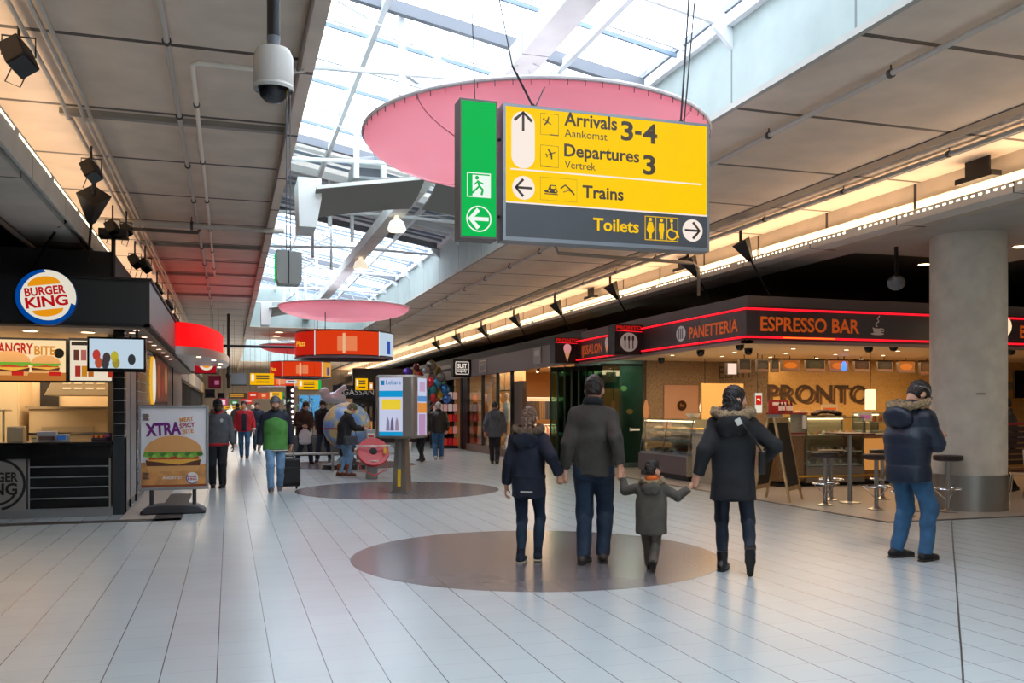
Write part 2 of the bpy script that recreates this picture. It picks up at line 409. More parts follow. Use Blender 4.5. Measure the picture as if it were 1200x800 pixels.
for i in range(150):
    y = 6.2+.085*i
    if i % 22 > 19: continue
    dots.box(-1.97, -1.964, y, y+.045, 4.18, 4.205)
struct('trim_12', dots, m_led)
# side walls of the hall outside the shops, and its far end
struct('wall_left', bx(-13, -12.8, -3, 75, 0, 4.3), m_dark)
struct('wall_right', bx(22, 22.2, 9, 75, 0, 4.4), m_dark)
struct('wall_far', bx(-13, 22, 75, 75.3, 0, 5.2), mat('far wall', (150, 140, 128), .7))

struct('wall_back', bx(-13, 22, -8.4, -8.1, 0, 6.6), mat('grey back wall', (196, 192, 186), .6))
struct('wall_left_near', bx(-13, -12.8, -8.1, -3, 0, 4.3), m_dark); struct('wall_right_near', bx(22, 22.2, -8.1, 9, 0, 4.4), mat('cream side wall', (190, 176, 156), .6))
# pillar
pm = MB().lathe([(.53, .5), (.53, 4.1)], (10.66, 11.02, 0), 48)
p_ = struct('pillar', pm, mat('painted concrete pillar', (216, 206, 192), .55, var=(4, .05), bump=(40, .08)))
MB().lathe([(.545, 0), (.545, .53), (.53, .53)], (10.66, 11.02, 0), 48).build('pillar_steel_base', m_steel, p_)
q_ = (.53*math.cos(R(-108)), .53*math.sin(R(-108)))
MB().box(-.13, .13, -.006, .006, -.008, .008).build('scratch', mat('scuff', (96, 92, 84), .7), p_, loc=(10.66-.20, 11.02-.495, 1.72))
tag(p_, kind='structure')
# ------------------------------------------------------------------ bodies: smooth implicit surfaces meshed with surface nets
def V(*a): return np.array(a, float)
def unit(v): v = np.asarray(v, float); return v/max(1e-9, np.linalg.norm(v))
def cone(a, b, ra, rb=None, k=None, cut=None, sub=False): return dict(t='c', a=V(*a), b=V(*b), ra=ra, rb=ra if rb is None else rb, k=k, cut=cut, sub=sub)
def ell(c, r, rot=None, k=None, cut=None, sub=False): return dict(t='e', c=V(*c), r=V(*r), R=rot, k=k, cut=cut, sub=sub)
def rotm(yaw=0, pitch=0, roll=0):
    """pitch > 0 tips forward/down (front is +y), yaw > 0 turns to the left"""
    return np.array(Matrix.Rotation(R(yaw), 3, 'Z') @ Matrix.Rotation(-R(pitch), 3, 'X') @ Matrix.Rotation(R(roll), 3, 'Y'))
def net(prims, res, k=.03, cuts=(), noise=None):
    lo = np.array([1e9]*3); hi = -lo
    for p in prims:
        if p['sub']: continue
        if p['t'] == 'c': m = max(p['ra'], p['rb']); l = np.minimum(p['a'], p['b'])-m; h = np.maximum(p['a'], p['b'])+m
        else: m = p['r'].max(); l = p['c']-m; h = p['c']+m
        lo = np.minimum(lo, l); hi = np.maximum(hi, h)
    lo -= 3*res+.02; hi += 3*res+.02
    n = np.ceil((hi-lo)/res).astype(int)+1
    F = np.full(n, 1., np.float32)
    ax = [(lo[i]+res*np.arange(n[i])).astype(np.float32) for i in range(3)]
    for p in prims:
        kk = k if p['k'] is None else p['k']
        if p['t'] == 'c': m = max(p['ra'], p['rb']); l = np.minimum(p['a'], p['b'])-m; h = np.maximum(p['a'], p['b'])+m
        else: m = p['r'].max(); l = p['c']-m; h = p['c']+m
        pad = 2*kk+4*res
        i0 = np.maximum(0, np.floor((l-pad-lo)/res).astype(int)); i1 = np.minimum(n, np.ceil((h+pad-lo)/res).astype(int)+1)
        if (i1 <= i0).any(): continue
        X, Y, Z = np.meshgrid(ax[0][i0[0]:i1[0]], ax[1][i0[1]:i1[1]], ax[2][i0[2]:i1[2]], indexing='ij')
        if p['t'] == 'c':
            a, b = p['a'], p['b']; d = b-a; L = max(1e-9, d@d)
            t = np.clip(((X-a[0])*d[0]+(Y-a[1])*d[1]+(Z-a[2])*d[2])/L, 0, 1)
            D = np.sqrt((X-a[0]-t*d[0])**2+(Y-a[1]-t*d[1])**2+(Z-a[2]-t*d[2])**2)-(p['ra']+(p['rb']-p['ra'])*t)
        else:
            x, y, z = X-p['c'][0], Y-p['c'][1], Z-p['c'][2]
            if p['R'] is not None:
                Q = p['R'].T
                x, y, z = Q[0, 0]*x+Q[0, 1]*y+Q[0, 2]*z, Q[1, 0]*x+Q[1, 1]*y+Q[1, 2]*z, Q[2, 0]*x+Q[2, 1]*y+Q[2, 2]*z
            r = p['r']; k0 = np.sqrt((x/r[0])**2+(y/r[1])**2+(z/r[2])**2); k1 = np.sqrt((x/r[0]**2)**2+(y/r[1]**2)**2+(z/r[2]**2)**2)
            D = k0*(k0-1)/np.maximum(k1, 1e-6)
        if p['cut'] is not None:
            for q, nn in p['cut']: D = np.maximum(D, (X-q[0])*nn[0]+(Y-q[1])*nn[1]+(Z-q[2])*nn[2])
        sl = tuple(slice(i0[i], i1[i]) for i in range(3)); G = F[sl]
        if p['sub']:
            D = -D; hh = np.maximum(kk-np.abs(G-D), 0)/max(kk, 1e-6); F[sl] = np.maximum(G, D)+hh*hh*kk/4
        else:
            hh = np.maximum(kk-np.abs(G-D), 0)/max(kk, 1e-6); F[sl] = np.minimum(G, D)-hh*hh*kk/4
    if noise is not None or cuts:
        X, Y, Z = np.meshgrid(*ax, indexing='ij')
        if noise is not None: F = F+noise(X, Y, Z).astype(np.float32)
        for q, nn in cuts: F = np.maximum(F, (X-q[0])*nn[0]+(Y-q[1])*nn[1]+(Z-q[2])*nn[2])
    # surface nets
    S = F < 0
    cs = [S[i:n[0]-1+i, j:n[1]-1+j, l:n[2]-1+l] for i in (0, 1) for j in (0, 1) for l in (0, 1)]
    cnt = sum(c.astype(np.int8) for c in cs); act = (cnt > 0) & (cnt < 8)
    idx = np.argwhere(act); vid = np.full(act.shape, -1, np.int64); vid[act] = np.arange(len(idx))
    acc = np.zeros((len(idx), 3)); w = np.zeros(len(idx))
    cor = [(i, j, l) for i in (0, 1) for j in (0, 1) for l in (0, 1)]
    vals = {c: F[idx[:, 0]+c[0], idx[:, 1]+c[1], idx[:, 2]+c[2]] for c in cor}
    for c in cor:
        for a in range(3):
            if c[a]: continue
            d = list(c); d[a] = 1; d = tuple(d); f0, f1 = vals[c], vals[d]; m = (f0 < 0) != (f1 < 0)
            t = np.where(m, f0/np.where(np.abs(f0-f1) < 1e-9, 1, f0-f1), 0)
            pt = np.array(c, float)[None, :].repeat(len(idx), 0); pt[:, a] += t; acc += pt*m[:, None]; w += m
    vs = (idx+acc/np.maximum(w, 1)[:, None])*res+lo
    faces = []
    for a in range(3):
        b, c = (a+1) % 3, (a+2) % 3
        s0 = [slice(0, None)]*3; s1 = [slice(0, None)]*3; s0[a] = slice(0, -1); s1[a] = slice(1, None)
        A, B = S[tuple(s0)], S[tuple(s1)]; e = np.argwhere(A != B)
        e = e[(e[:, b] > 0) & (e[:, c] > 0) & (e[:, b] < n[b]-1) & (e[:, c] < n[c]-1)]
        ins = A[e[:, 0], e[:, 1], e[:, 2]]
        def g(db, dc):
            q = e.copy(); q[:, b] -= db; q[:, c] -= dc; return vid[q[:, 0], q[:, 1], q[:, 2]]
        qd = np.stack([g(1, 1), g(0, 1), g(0, 0), g(1, 0)], 1); qd[~ins] = qd[~ins][:, ::-1]; faces.append(qd)
    return vs, np.concatenate(faces)
def solid(name, prims, res, m, parent=None, k=.03, cuts=(), noise=None, rootname=None):
    vs, fs = net(prims, res, k, cuts, noise)
    me = bpy.data.meshes.new(name); me.vertices.add(len(vs)); me.vertices.foreach_set('co', vs.astype(np.float32).ravel())
    me.loops.add(len(fs)*4); me.loops.foreach_set('vertex_index', fs.ravel().astype(np.int32))
    me.polygons.add(len(fs)); me.polygons.foreach_set('loop_start', np.arange(0, len(fs)*4, 4, dtype=np.int32)); me.polygons.foreach_set('loop_total', np.full(len(fs), 4, np.int32))
    me.polygons.foreach_set('use_smooth', np.ones(len(fs), bool)); me.update(calc_edges=True); me.validate()
    me.materials.append(m); o = bpy.data.objects.new(name, me); COL.objects.link(o)
    if parent: o.parent = parent
    return o
def folds(amp, f=9, seed=0, fz=.55):
    r = np.random.RandomState(seed); P = r.uniform(0, 6.28, 8); D = r.normal(size=(4, 3)); D[:, 2] = D[:, 2]*.4+1; D /= np.linalg.norm(D, axis=1)[:, None]
    def fn(X, Y, Z):
        u = X*f*1.7+.6*np.sin(Z*f*1.1+P[0]); v = Z*f*fz*3.2+1.2*np.sin(X*f*1.4+P[1])+.9*np.sin(Y*f*1.6+P[2])
        return amp*(np.sin(v+P[3])*.55+np.sin(u+v*.5+P[4])*.3+np.sin(v*2.3+u*1.3+P[5])*.25)
    return fn
def quilt(amp, step, fo):
    def fn(X, Y, Z):
        return fo(X, Y, Z)+amp*(1-np.abs(np.sin(np.pi*Z/step))**.5)*1.3
    return fn
def fuzz(amp, f=60, seed=1):
    r = np.random.RandomState(seed); P = r.uniform(0, 6.28, 6)
    def fn(X, Y, Z):
        return amp*(np.sin(X*f+P[0]+2*np.sin(Z*f*.7))+np.sin(Y*f*1.1+P[1]+2*np.sin(X*f*.6))+np.sin(Z*f*.9+P[2]+2*np.sin(Y*f*.8)))*.5
    return fn
def ik(a, t, l1, l2, pole):
    a, t = V(*a), V(*t); d = t-a; L = np.linalg.norm(d); L2 = min(max(L, abs(l1-l2)+.01), l1+l2-.003); u = d/L; t = a+u*L2
    x = (l1*l1-l2*l2+L2*L2)/(2*L2); h = math.sqrt(max(0, l1*l1-x*x)); p = V(*pole); p = p-u*(p@u); return a+u*x+unit(p)*h, t
def hand_prims(w, d, nrm, side, s, curl=35, spread=1.0):
    """palm and five fingers; w wrist, d direction of the hand, nrm out of the palm, side +1 if the thumb lies along d x nrm"""
    d = unit(d); nrm = unit(nrm-d*(nrm@d)); l = np.cross(d, nrm)*side; P = []
    kn = .006*s
    pal = []
    for i, (o, L) in enumerate(((.030, .094), (.010, .098), (-.010, .094), (-.028, .084))):
        b = w+d*L*s+l*o*s; P.append(cone(w+l*o*.55*s+d*.012*s, b, .0155*s, .0115*s, k=.014*s)); pal.append(b)
    for i, b in enumerate(pal):
        L = (.074, .082, .077, .060)[i]*s; r = (.0092, .0096, .0090, .0080)[i]*s; p = b; ang = 0
        dd = unit(d+l*(.05, .015, -.015, -.05)[i]*spread)
        for j, f in enumerate((.45, .31, .24)):
            ang += curl*(.75, 1.0, .7)[j]*(1+.06*i); q = p+(dd*math.cos(R(ang))+nrm*math.sin(R(ang)))*L*f
            P.append(cone(p, q, r*(1-.08*j), r*(.92-.1*j), k=kn)); p = q
    b0 = w+d*.022*s+l*.024*s; b1 = b0+unit(d*.62+l*.75+nrm*.35)*.040*s; b2 = b1+unit(d*.85+l*.30+nrm*(.35+curl/120))*.032*s; b3 = b2+unit(d*.9+l*.02+nrm*(.4+curl/90))*.026*s
    P += [cone(b0, b1, .0165*s, .0125*s, k=.012*s), cone(b1, b2, .0112*s, .010*s, k=kn), cone(b2, b3, .0100*s, .0082*s, k=kn)]
    return P
SKIN = lambda: mat('skin', (214, 160, 132), .5, var=(14, .05))
def person(label, x, y, rz, H, pose, wear, res=.006, group=None, name='person', z=0):
    """local front is +y, right is +x; rz turns to the left. pose: ankles, wrists (H units), lean, head; wear: dict of garments"""
    s = H/1.75; fem = wear.get('fem', 0); kid = wear.get('kid', 0); wd_ = wear.get('wide', 1.0)
    root = thing(name, label, 'person', (x, y, z), rz, group)
    A = pose.get('ankles', (((-.055, 0, 0), 0, 5), ((.055, 0, 0), 0, -5)))     # ((x,y,lift), pitch, toe-out) left, right
    hz = (.525 if not kid else .48)*H - pose.get('drop', .006)*H; lean = pose.get('lean', 0)*H; bend = pose.get('bend', 0)*H; tw = R(pose.get('twist', 0))
    pel = V(pose.get('shift', 0)*H, 0, hz); hw = (.052 if not fem else .054)*H
    T1, T2 = .245*H, .235*H
    if kid: T1, T2 = .225*H, .205*H
    shz = (.815 if not kid else .775)*H - pose.get('drop', .006)*H; sw = (.112 if not fem else .098)*H*wd_
    if kid: sw = .108*H
    ch = V(pel[0]*.6, lean, shz); shx = V(math.cos(tw), math.sin(tw), 0); fr = V(-math.sin(tw), math.cos(tw), 0)
    mid = (pel+ch)/2+V(0, -bend*.5, 0)
    neck = ch+V(0, .006*H+bend*.3, .045*H); hy, hp, hr = pose.get('head', (0, 0, 0)); HR = rotm(hy, hp, hr)
    hs = H*(1 if not kid else 1.27)
    hb = neck+V(0, .012*H, .012*H); hc = hb+HR@V(0, .012*hs, .067*hs); g = lambda a, b, c: hc+HR@V(a*hs, b*hs, c*hs)
    sk = wear.get('skin') or SKIN()
    # ---- limbs
    legs = []; toes = []
    for i, sd in ((0, -1), (1, 1)):
        (ax, ay, az), pit, out = A[i]; an = V(ax*H, ay*H, az*H+.048*H)
        yaw = R(-out*1.0)
        hip = pel+V(sd*hw, 0, -.012*H); kn, an = ik(hip, an, T1, T2, (sd*.06-.0, 1, 0)); td = V(-math.sin(yaw)*math.cos(R(pit)), math.cos(yaw)*math.cos(R(pit)), -math.sin(R(pit)))
        legs.append((hip, kn, an)); toes.append(td)
    W = pose.get('wrists', ((-.155, .02, .49), (.155, .02, .49))); PO = pose.get('poles', ((-.5, -1, -.2), (.5, -1, -.2)))
    arms = []
    for i, sd in ((0, -1), (1, 1)):
        sh = ch+shx*sd*sw*.93+V(0, -.004*H, -.012*H); L1, L2 = .170*H, .150*H
        if kid: L1, L2 = .155*H, .135*H
        el, wr = ik(sh, V(*W[i])*H, L1, L2, PO[i]); arms.append((sh, el, wr))
    HD = pose.get('hands', (None, None)); CU = pose.get('curl', (32, 32))
    # ---- body: one continuous surface
    B = [ell(g(0, -.006, .014), (.0445*hs, .056*hs, .053*hs), HR), ell(g(0, .010, -.026), (.036*hs, .042*hs, .042*hs), HR),
         ell(g(0, .030, -.052), (.018*hs, .016*hs, .014*hs), HR, k=.02*s), ell(g(0, .034, .012), (.034*hs, .016*hs, .012*hs), HR, k=.02*s),
         cone(g(0, .046, .004), g(0, .0625, -.019), .0055*hs, .0085*hs, k=.012*s), ell(g(0, .050, -.034), (.016*hs, .006*hs, .0035*hs), HR, k=.007*s), ell(g(0, .049, -.041), (.014*hs, .006*hs, .004*hs), HR, k=.007*s),
         cone(neck-V(0, 0, .03*H), hb+V(0, 0, .035*H), .033*H if not fem else .028*H, .031*H if not fem else .026*H)]
    for sd in (-1, 1):
        B += [ell(g(sd*.018, .050, .003), (.010*hs, .007*hs, .006*hs), HR, k=.006*s, sub=True),
              ell(g(sd*.047, -.010, -.012), (.007*hs, .014*hs, .020*hs), rotm(hy, hp, hr)@rotm(sd*-18), k=.006*s), ell(g(sd*.024, .034, -.018), (.012*hs, .012*hs, .012*hs), HR, k=.02*s)]
    B += [cone(pel, mid, .072*H*wd_, .068*H*wd_, k=.05*s), cone(mid, ch-V(0, 0, .05*H), .068*H*wd_, .07*H*wd_, k=.05*s), cone(ch-shx*sw*.6-V(0, 0, .03*H), ch+shx*sw*.6-V(0, 0, .03*H), .032*H, k=.04*s)]
    for hip, kn, an in legs: B += [cone(hip, kn, .046*H, .032*H), cone(kn, an, .032*H, .021*H)]
    for i in (0, 1):
        td = toes[i]; an = legs[i][2]; B.append(cone(an-V(0, 0, .018*H), an+td*.075*H-V(0, 0, .026*H), .013*H, .009*H, k=.02*s))
    for i, (sh, el, wr) in enumerate(arms):
        B += [cone(sh-V(0, 0, .02*H), el, .026*H, .021*H, k=.02*s), cone(el, wr, .021*H, .0155*H, k=.02*s)]
        sd = (-1, 1)[i]; hd = HD[i]; d = unit(wr-el) if hd is None or hd[0] is None else unit(hd[0]); nn = V(-sd, .15, 0) if hd is None else V(*hd[1])
        B += hand_prims(wr, d, nn, sd, s*(.98 if not kid else .80), CU[i])
    body = solid('body', B, res, sk, root, k=.022*s)
    # ---- eyes
    em = mat('eye white', (232, 228, 222), .25); im = mat('iris', (48, 36, 28), .2)
    if wear.get('eyes', 1):
        for sd in (-1, 1):
            e = MB().ball(g(sd*.018, .0435, .003), .0075*hs, 10).build('eye', em, root); MB().ball(g(sd*.018, .0485, .003), (.0042*hs, .0032*hs, .0042*hs), 8).build('iris', im, e)
            MB().tube([g(sd*.010, .0535, .012), g(sd*.020, .053, .0145), g(sd*.029, .046, .012)], .0019*hs, 6).build('eyebrow', wear.get('hairm', mat('dark hair', (34, 26, 22), .6)), root)
    # ---- trousers
    tr = wear.get('trousers')
    if tr:
        f = tr.get('fit', .012)*H; hemz = tr.get('hem', .035)*H; P = [ell(pel+V(0, -.006*H, -.01*H), ((.086 if not fem else .09)*H*wd_+f*.5, .062*H+f*.5, .065*H)), cone(pel, mid, .074*H*wd_+f*.3, .07*H*wd_, k=.03, cut=[(V(0, 0, hz+.075*H), V(0, 0, 1))])]
        for i, (hip, kn, an) in enumerate(legs):
            dn = unit(an-kn); P += [cone(hip+V(0, 0, .01*H), kn, .050*H+f, .034*H+f), cone(kn, an+dn*.012*H, .034*H+f, tr.get('ankle', .027)*H+f*.9, cut=[(an+dn*tr.get('over', .012)*H, dn)]), ell((kn+an)/2+V(0, -.010*H, .03*H), (.030*H+f*.6, .032*H+f*.6, .07*H))]
            P.append(ell(hip+V(0, -.026*H, -.02*H), (.046*H+f*.5, .040*H+f*.4, .052*H)))
        o = solid('trousers', P, max(res, .008), tr['m'], root, k=.03*s, noise=folds(tr.get('amp', .0035), 11, int(x*100) % 97))
    # ---- shoes
    shs = wear.get('shoes')
    if shs:
        for i in (0, 1):
            an = legs[i][2]; td = toes[i]; lat = unit(np.cross(td, V(0, 0, 1))); up = np.cross(lat, td); k_ = shs.get('k', 1.0)*(1 if not kid else 1.12)
            ps = lambda a, b, c: an+lat*a*H+td*b*H*k_+up*c*H
            P = [cone(ps(0, -.030, -.022), ps(0, .03, -.024), .0235*H, .024*H), cone(ps(0, .03, -.026), ps(0, .098, -.032), .0245*H, .0165*H), cone(ps(0, -.004, -.015), ps(0, -.004, shs.get('top', .02)), .0265*H, shs.get('topr', .0245)*H, cut=[(ps(0, 0, shs.get('top', .02)), up)])]
            o = solid('shoe', P, max(res, .006), shs['m'], root, k=.03*s, cuts=[(ps(0, 0, -.040), -up)])
            S = [cone(ps(0, -.032, -.043), ps(0, .02, -.043), .0245*H, .024*H), cone(ps(0, .02, -.043), ps(0, .098, -.043), .0245*H, .0175*H)]
            solid('sole', S, max(res, .005), shs.get('sole', m_black), o, k=.03*s, cuts=[(ps(0, 0, -.0475), -up), (ps(0, 0, -.037), up)])
    # ---- jacket
    j = wear.get('jacket')
    if j:
        f = j.get('fit', .016)*H; hem = j['hem']*H; no = folds(j.get('amp', .004), j.get('ff', 8), int(y*100) % 89)
        if j.get('quilt'): no = quilt(j.get('qa', .010), j['quilt']*H, no)
        bw = (.108 if not fem else .096)*H*wd_; hb_ = j.get('hip', .108 if not fem else .100)*H*wd_
        if kid: bw = .112*H; hb_ = .118*H
        P = [ell(ch-V(0, .004*H, .075*H), ((.098 if not fem else .086)*H*wd_+f*.6, .064*H+f, .105*H), rotm(math.degrees(tw))), cone(ch-shx*sw*.74-V(0, 0, .026*H), ch+shx*sw*.74-V(0, 0, .026*H), .034*H+f*.6, k=.05*s), cone(ch-V(0, .005*H, .02*H), neck-V(0, .002*H, .010*H), .052*H+f*.4, .036*H+f*.3, k=.04*s)]
        P += [cone(ch-V(0, .004*H, .06*H), mid, .068*H+f, k=.06*s), cone(mid, V(pel[0], j.get('back', 0)*H, max(hem-.05*H, .2*H)), .068*H+f, .072*H+f, k=.06*s)]
        for sd in (-1, 1):
            P.append(cone(neck-V(-sd*.016*H, .004*H, .020*H), ch+shx*sd*sw*.86-V(0, 0, .022*H), .030*H+f*.3, .028*H+f*.6, k=.05*s))
            r1 = .060*H+f*.8; fl = j.get('flare', 0)*H; bot = max(hem-.05*H, .2*H)
            md = mid+V(sd*(bw-.060*H)*(.94 if fem else 1), -.004*H, 0)
            P.append(cone(ch+V(sd*(bw-.060*H), -.002*H, -.085*H), md, r1, r1*(.95 if fem else 1), k=.06*s))
            P.append(cone(md, V(pel[0]+sd*(hb_-.060*H+fl), j.get('back', 0)*H, bot), r1*(.95 if fem else 1), r1, k=.06*s))
        sl = []
        for i, (sh, el, wr) in enumerate(arms):
            dn = unit(wr-el); e2 = j.get('sleeve', .0)
            cutp = wr-dn*(.012*H)
            P += [cone(sh-V(0, 0, .012*H), el, .036*H+f*.6, .0285*H+f*.6, k=.04*s), cone(el, wr, .0285*H+f*.6, .0220*H+f*.4, k=.012*s, cut=[(cutp, dn)])]
        # the body of the jacket is cut at the hem, the sleeves are not
        nb = len(P)-4; bodyP = P[:nb]; armP = P[nb:]
        for p in bodyP: p['cut'] = (p['cut'] or [])+[(V(0, 0, hem), V(0, 0, -1))]
        o = solid(j.get('n', 'jacket'), bodyP+armP, max(res, .007), j['m'], root, k=.028*s, noise=no)
        if j.get('collar'):
            c = neck+V(0, -.006*H, -.006*H); ring = [c+V(.040*H*math.cos(t)*1.08, .040*H*math.sin(t), .004*H-.012*H*math.sin(t)) for t in np.linspace(0, 2*math.pi, 15)[:-1]]
            solid('collar', [cone(ring[q], ring[(q+1) % 14], .0125*H) for q in range(14)]+[cone(ring[q]+V(0, 0, j.get('ch', .012)*H), ring[(q+1) % 14]+V(0, 0, j.get('ch', .012)*H), .0095*H) for q in range(14)], max(res, .007), j.get('cm', j['m']), o, k=.02*s)
        if j.get('hood'):
            hsz = j.get('hs', 1.0); c = ch+V(0, -.060*H-f, -.012*H)
            Hd = [ell(c+V(0, -.012*H, -.012*H), (.082*H*hsz, .040*H*hsz, .062*H*hsz), rotm(0, -24)), cone(ch+V(-.055*H, -.03*H, .03*H), c+V(-.03*H, -.02*H, -.04*H), .026*H*hsz, .02*H), cone(ch+V(.055*H, -.03*H, .03*H), c+V(.03*H, -.02*H, -.04*H), .026*H*hsz, .02*H)]
            solid('hood', Hd, max(res, .007), j.get('hm', j['m']), o, k=.04*s, noise=folds(.003, 10, 5))
            if j.get('fur'):
                pts = []
                for t in np.linspace(-1, 1, 15):
                    a = t*2.30; pts.append(ch+V(.080*H*hsz*math.sin(a)*1.08, -(.082*H+f*.8)*max(math.cos(a), -.45)*(1 if math.cos(a) > 0 else .55)-.006*H, .046*H-.014*H*math.cos(a)+.006*H*math.sin(a)**2))
                solid('fur_trim', [cone(pts[q], pts[q+1], .0195*H*hsz) for q in range(14)], max(res*.8, .005), j['fur'], o, k=.02*s, noise=fuzz(.009, 75))
        if j.get('belt'):
            zb = j['belt']*H; solid('belt', [dict(p) for p in bodyP], max(res, .007), j['m'], o, k=.028*s, cuts=[(V(0, 0, zb+.012*H), V(0, 0, 1)), (V(0, 0, zb-.012*H), V(0, 0, -1))], noise=lambda X, Y, Z: no(X, Y, Z)-.006)
        if j.get('band'):
            zb = hem+j['band'][0]*H; solid('hem_band', [dict(p) for p in bodyP], max(res, .009), j['band'][1], o, k=.028*s, cuts=[(V(0, 0, zb), V(0, 0, 1)), (V(0, 0, hem-.002), V(0, 0, -1))], noise=lambda X, Y, Z: no(X, Y, Z)-.004)
        if j.get('panel'):   # a front panel in another colour
            zt, zb_, xw, pm = j['panel']; solid('front_panel', [dict(p) for p in bodyP], max(res, .009), pm, o, k=.028*s, cuts=[(V(0, .0, 0), V(0, -1, 0)), (V(0, 0, zt*H), unit(V(.4, 0, 1))), (V(0, 0, zt*H), unit(V(-.4, 0, 1))), (V(0, 0, zb_*H), V(0, 0, -1)), (V(xw*H, 0, 0), V(1, 0, 0)), (V(-xw*H, 0, 0), V(-1, 0, 0))], noise=lambda X, Y, Z: no(X, Y, Z)-.005)
        if j.get('cuffs'):
            for i, (sh, el, wr) in enumerate(arms):
                dn = unit(wr-el); MB().tube([wr-dn*.035*H, wr-dn*.008*H], [.0235*H+f*.75]*2, 16).build('cuff', j['cuffs'], o)
    # ---- scarf, hair, hat, beard
    if wear.get('scarf'):
        c = neck+V(0, 0, .008*H); ring = [c+V(.040*H*math.cos(t), .040*H*math.sin(t), -.006*H*math.sin(t)) for t in np.linspace(0, 2*math.pi, 13)[:-1]]
        solid('scarf', [cone(ring[q], ring[(q+1) % 12], .019*H) for q in range(12)]+[cone(ring[q]+V(0, 0, .016*H), ring[(q+1) % 12]+V(0, 0, .016*H), .016*H) for q in range(12)], max(res, .006), wear['scarf'], root, k=.015*s, noise=folds(.004, 22, 3))
    hm = wear.get('hairm', mat('dark hair', (34, 26, 22), .6)); hl = wear.get('hair')
    if hl:
        tk = hl.get('t', .007); fz = hl.get('line', .030); P = [ell(g(0, -.010, .016), ((.0445+tk)*hs, (.056+tk)*hs, (.053+tk*1.15)*hs), HR)]
        cuts = [(g(0, fz, -.02), HR@unit(V(0, 1, -.42)))]
        if hl.get('style') == 'short':
            P += [ell(g(0, -.032, -.010), ((.037+tk)*hs, (.032+tk)*hs, .040*hs), HR, k=.02*s)]; cuts.append((g(0, -.045, -.034), HR@unit(V(0, -.15, -1))))
        elif hl.get('style') == 'long':
            e = neck+V(0, -.030*H, -.035*H); P += [ell(g(0, -.030, -.02), (.052*hs, .040*hs, .052*hs), HR), ell((g(0, -.035, -.04)+e)/2, (.056*hs, .036*hs, .070*hs), rotm(0, 6)), ell(g(-.040, -.004, -.04), (.018*hs, .024*hs, .05*hs), HR), ell(g(.040, -.004, -.04), (.018*hs, .024*hs, .05*hs), HR)]
        elif hl.get('style') == 'braid':
            P += [ell(g(0, -.030, -.016), ((.042+tk)*hs, (.036+tk)*hs, .042*hs), HR, k=.02*s)]
            for q in range(5):
                z = .040-.030*q; yb = -.068-.004*q+(.012 if q < 1 else 0)
                for sd in (-1, 1): P.append(ell(g(sd*.014, yb, z), (.021*hs, .015*hs, .020*hs), HR@rotm(0, 0, sd*38), k=.004))
            P.append(cone(g(0, -.075, -.085), g(0, -.07, -.12), .016*hs, .008*hs))
        gn = lambda X, Y, Z: .0030*np.sin(X*210+14*np.sin(Z*19)+9*np.sin(Y*30))+.0022*np.sin(Z*100+Y*80+X*30)
        solid('hair', P, max(res*.8, .0045), hm, root, k=.018*s, cuts=cuts if hl.get('style') in ('short', 'braid') else cuts, noise=gn)
    if wear.get('hat'):
        m_, st = wear['hat']; P = [ell(g(0, -.006, .022), (.053*hs, .066*hs, .058*hs), HR)]
        o = solid('hat', P, max(res, .006), m_, root, k=.01, cuts=[(g(0, 0, .012), HR@unit(V(0, .10, -1)))], noise=(lambda X, Y, Z: .0015*np.sin(np.arctan2(Y-hc[1], X-hc[0])*44)))
        if st == 'knit':
            ring = [g(.051*math.cos(t), -.004+.062*math.sin(t), .016+.006*math.sin(t)) for t in np.linspace(0, 2*math.pi, 25)[:-1]]
            MB().tube(ring, .0085*hs, 8, closed=True).build('hat_brim', m_, o)
        elif st == 'cap':
            P = [cone(g(-.026, .05, .020), g(-.020, .088, .012), .006*hs), cone(g(.026, .05, .020), g(.020, .088, .012), .006*hs), cone(g(0, .05, .022), g(0, .096, .013), .009*hs), cone(g(-.020, .088, .012), g(.020, .088, .012), .006*hs)]
            solid('cap_peak', P, .005, m_, o, k=.03)
    if wear.get('beard'):
        P = [ell(g(0, .012, -.034), (.0385*hs, .043*hs, .038*hs), HR), ell(g(0, .034, -.056), (.022*hs, .018*hs, .018*hs), HR)]
        solid('beard', P, max(res, .006), wear['beard'], root, k=.02, cuts=[(g(0, .03, -.027), HR@unit(V(0, .2, 1))), (g(0, -.004, 0), HR@V(0, -1, 0))], noise=fuzz(.002, 150))
    if wear.get('glasses'):
        mb = MB()
        for sd in (-1, 1):
            ring = [g(sd*.020+.014*math.cos(t), .057, .004+.011*math.sin(t)) for t in np.linspace(0, 2*math.pi, 17)[:-1]]
            mb.tube(ring, .0016*hs, 6, closed=True); mb.tube([g(sd*.034, .056, .006), g(sd*.046, .03, .006), g(sd*.048, -.012, .002)], .0015*hs, 6)
        mb.tube([g(-.006, .058, .006), g(.006, .058, .006)], .0016*hs, 6); mb.build('glasses', m_black, root)
    return dict(root=root, arms=arms, legs=legs, neck=neck, ch=ch, pel=pel, g=g, H=H, s=s, hs=hs, mid=mid)
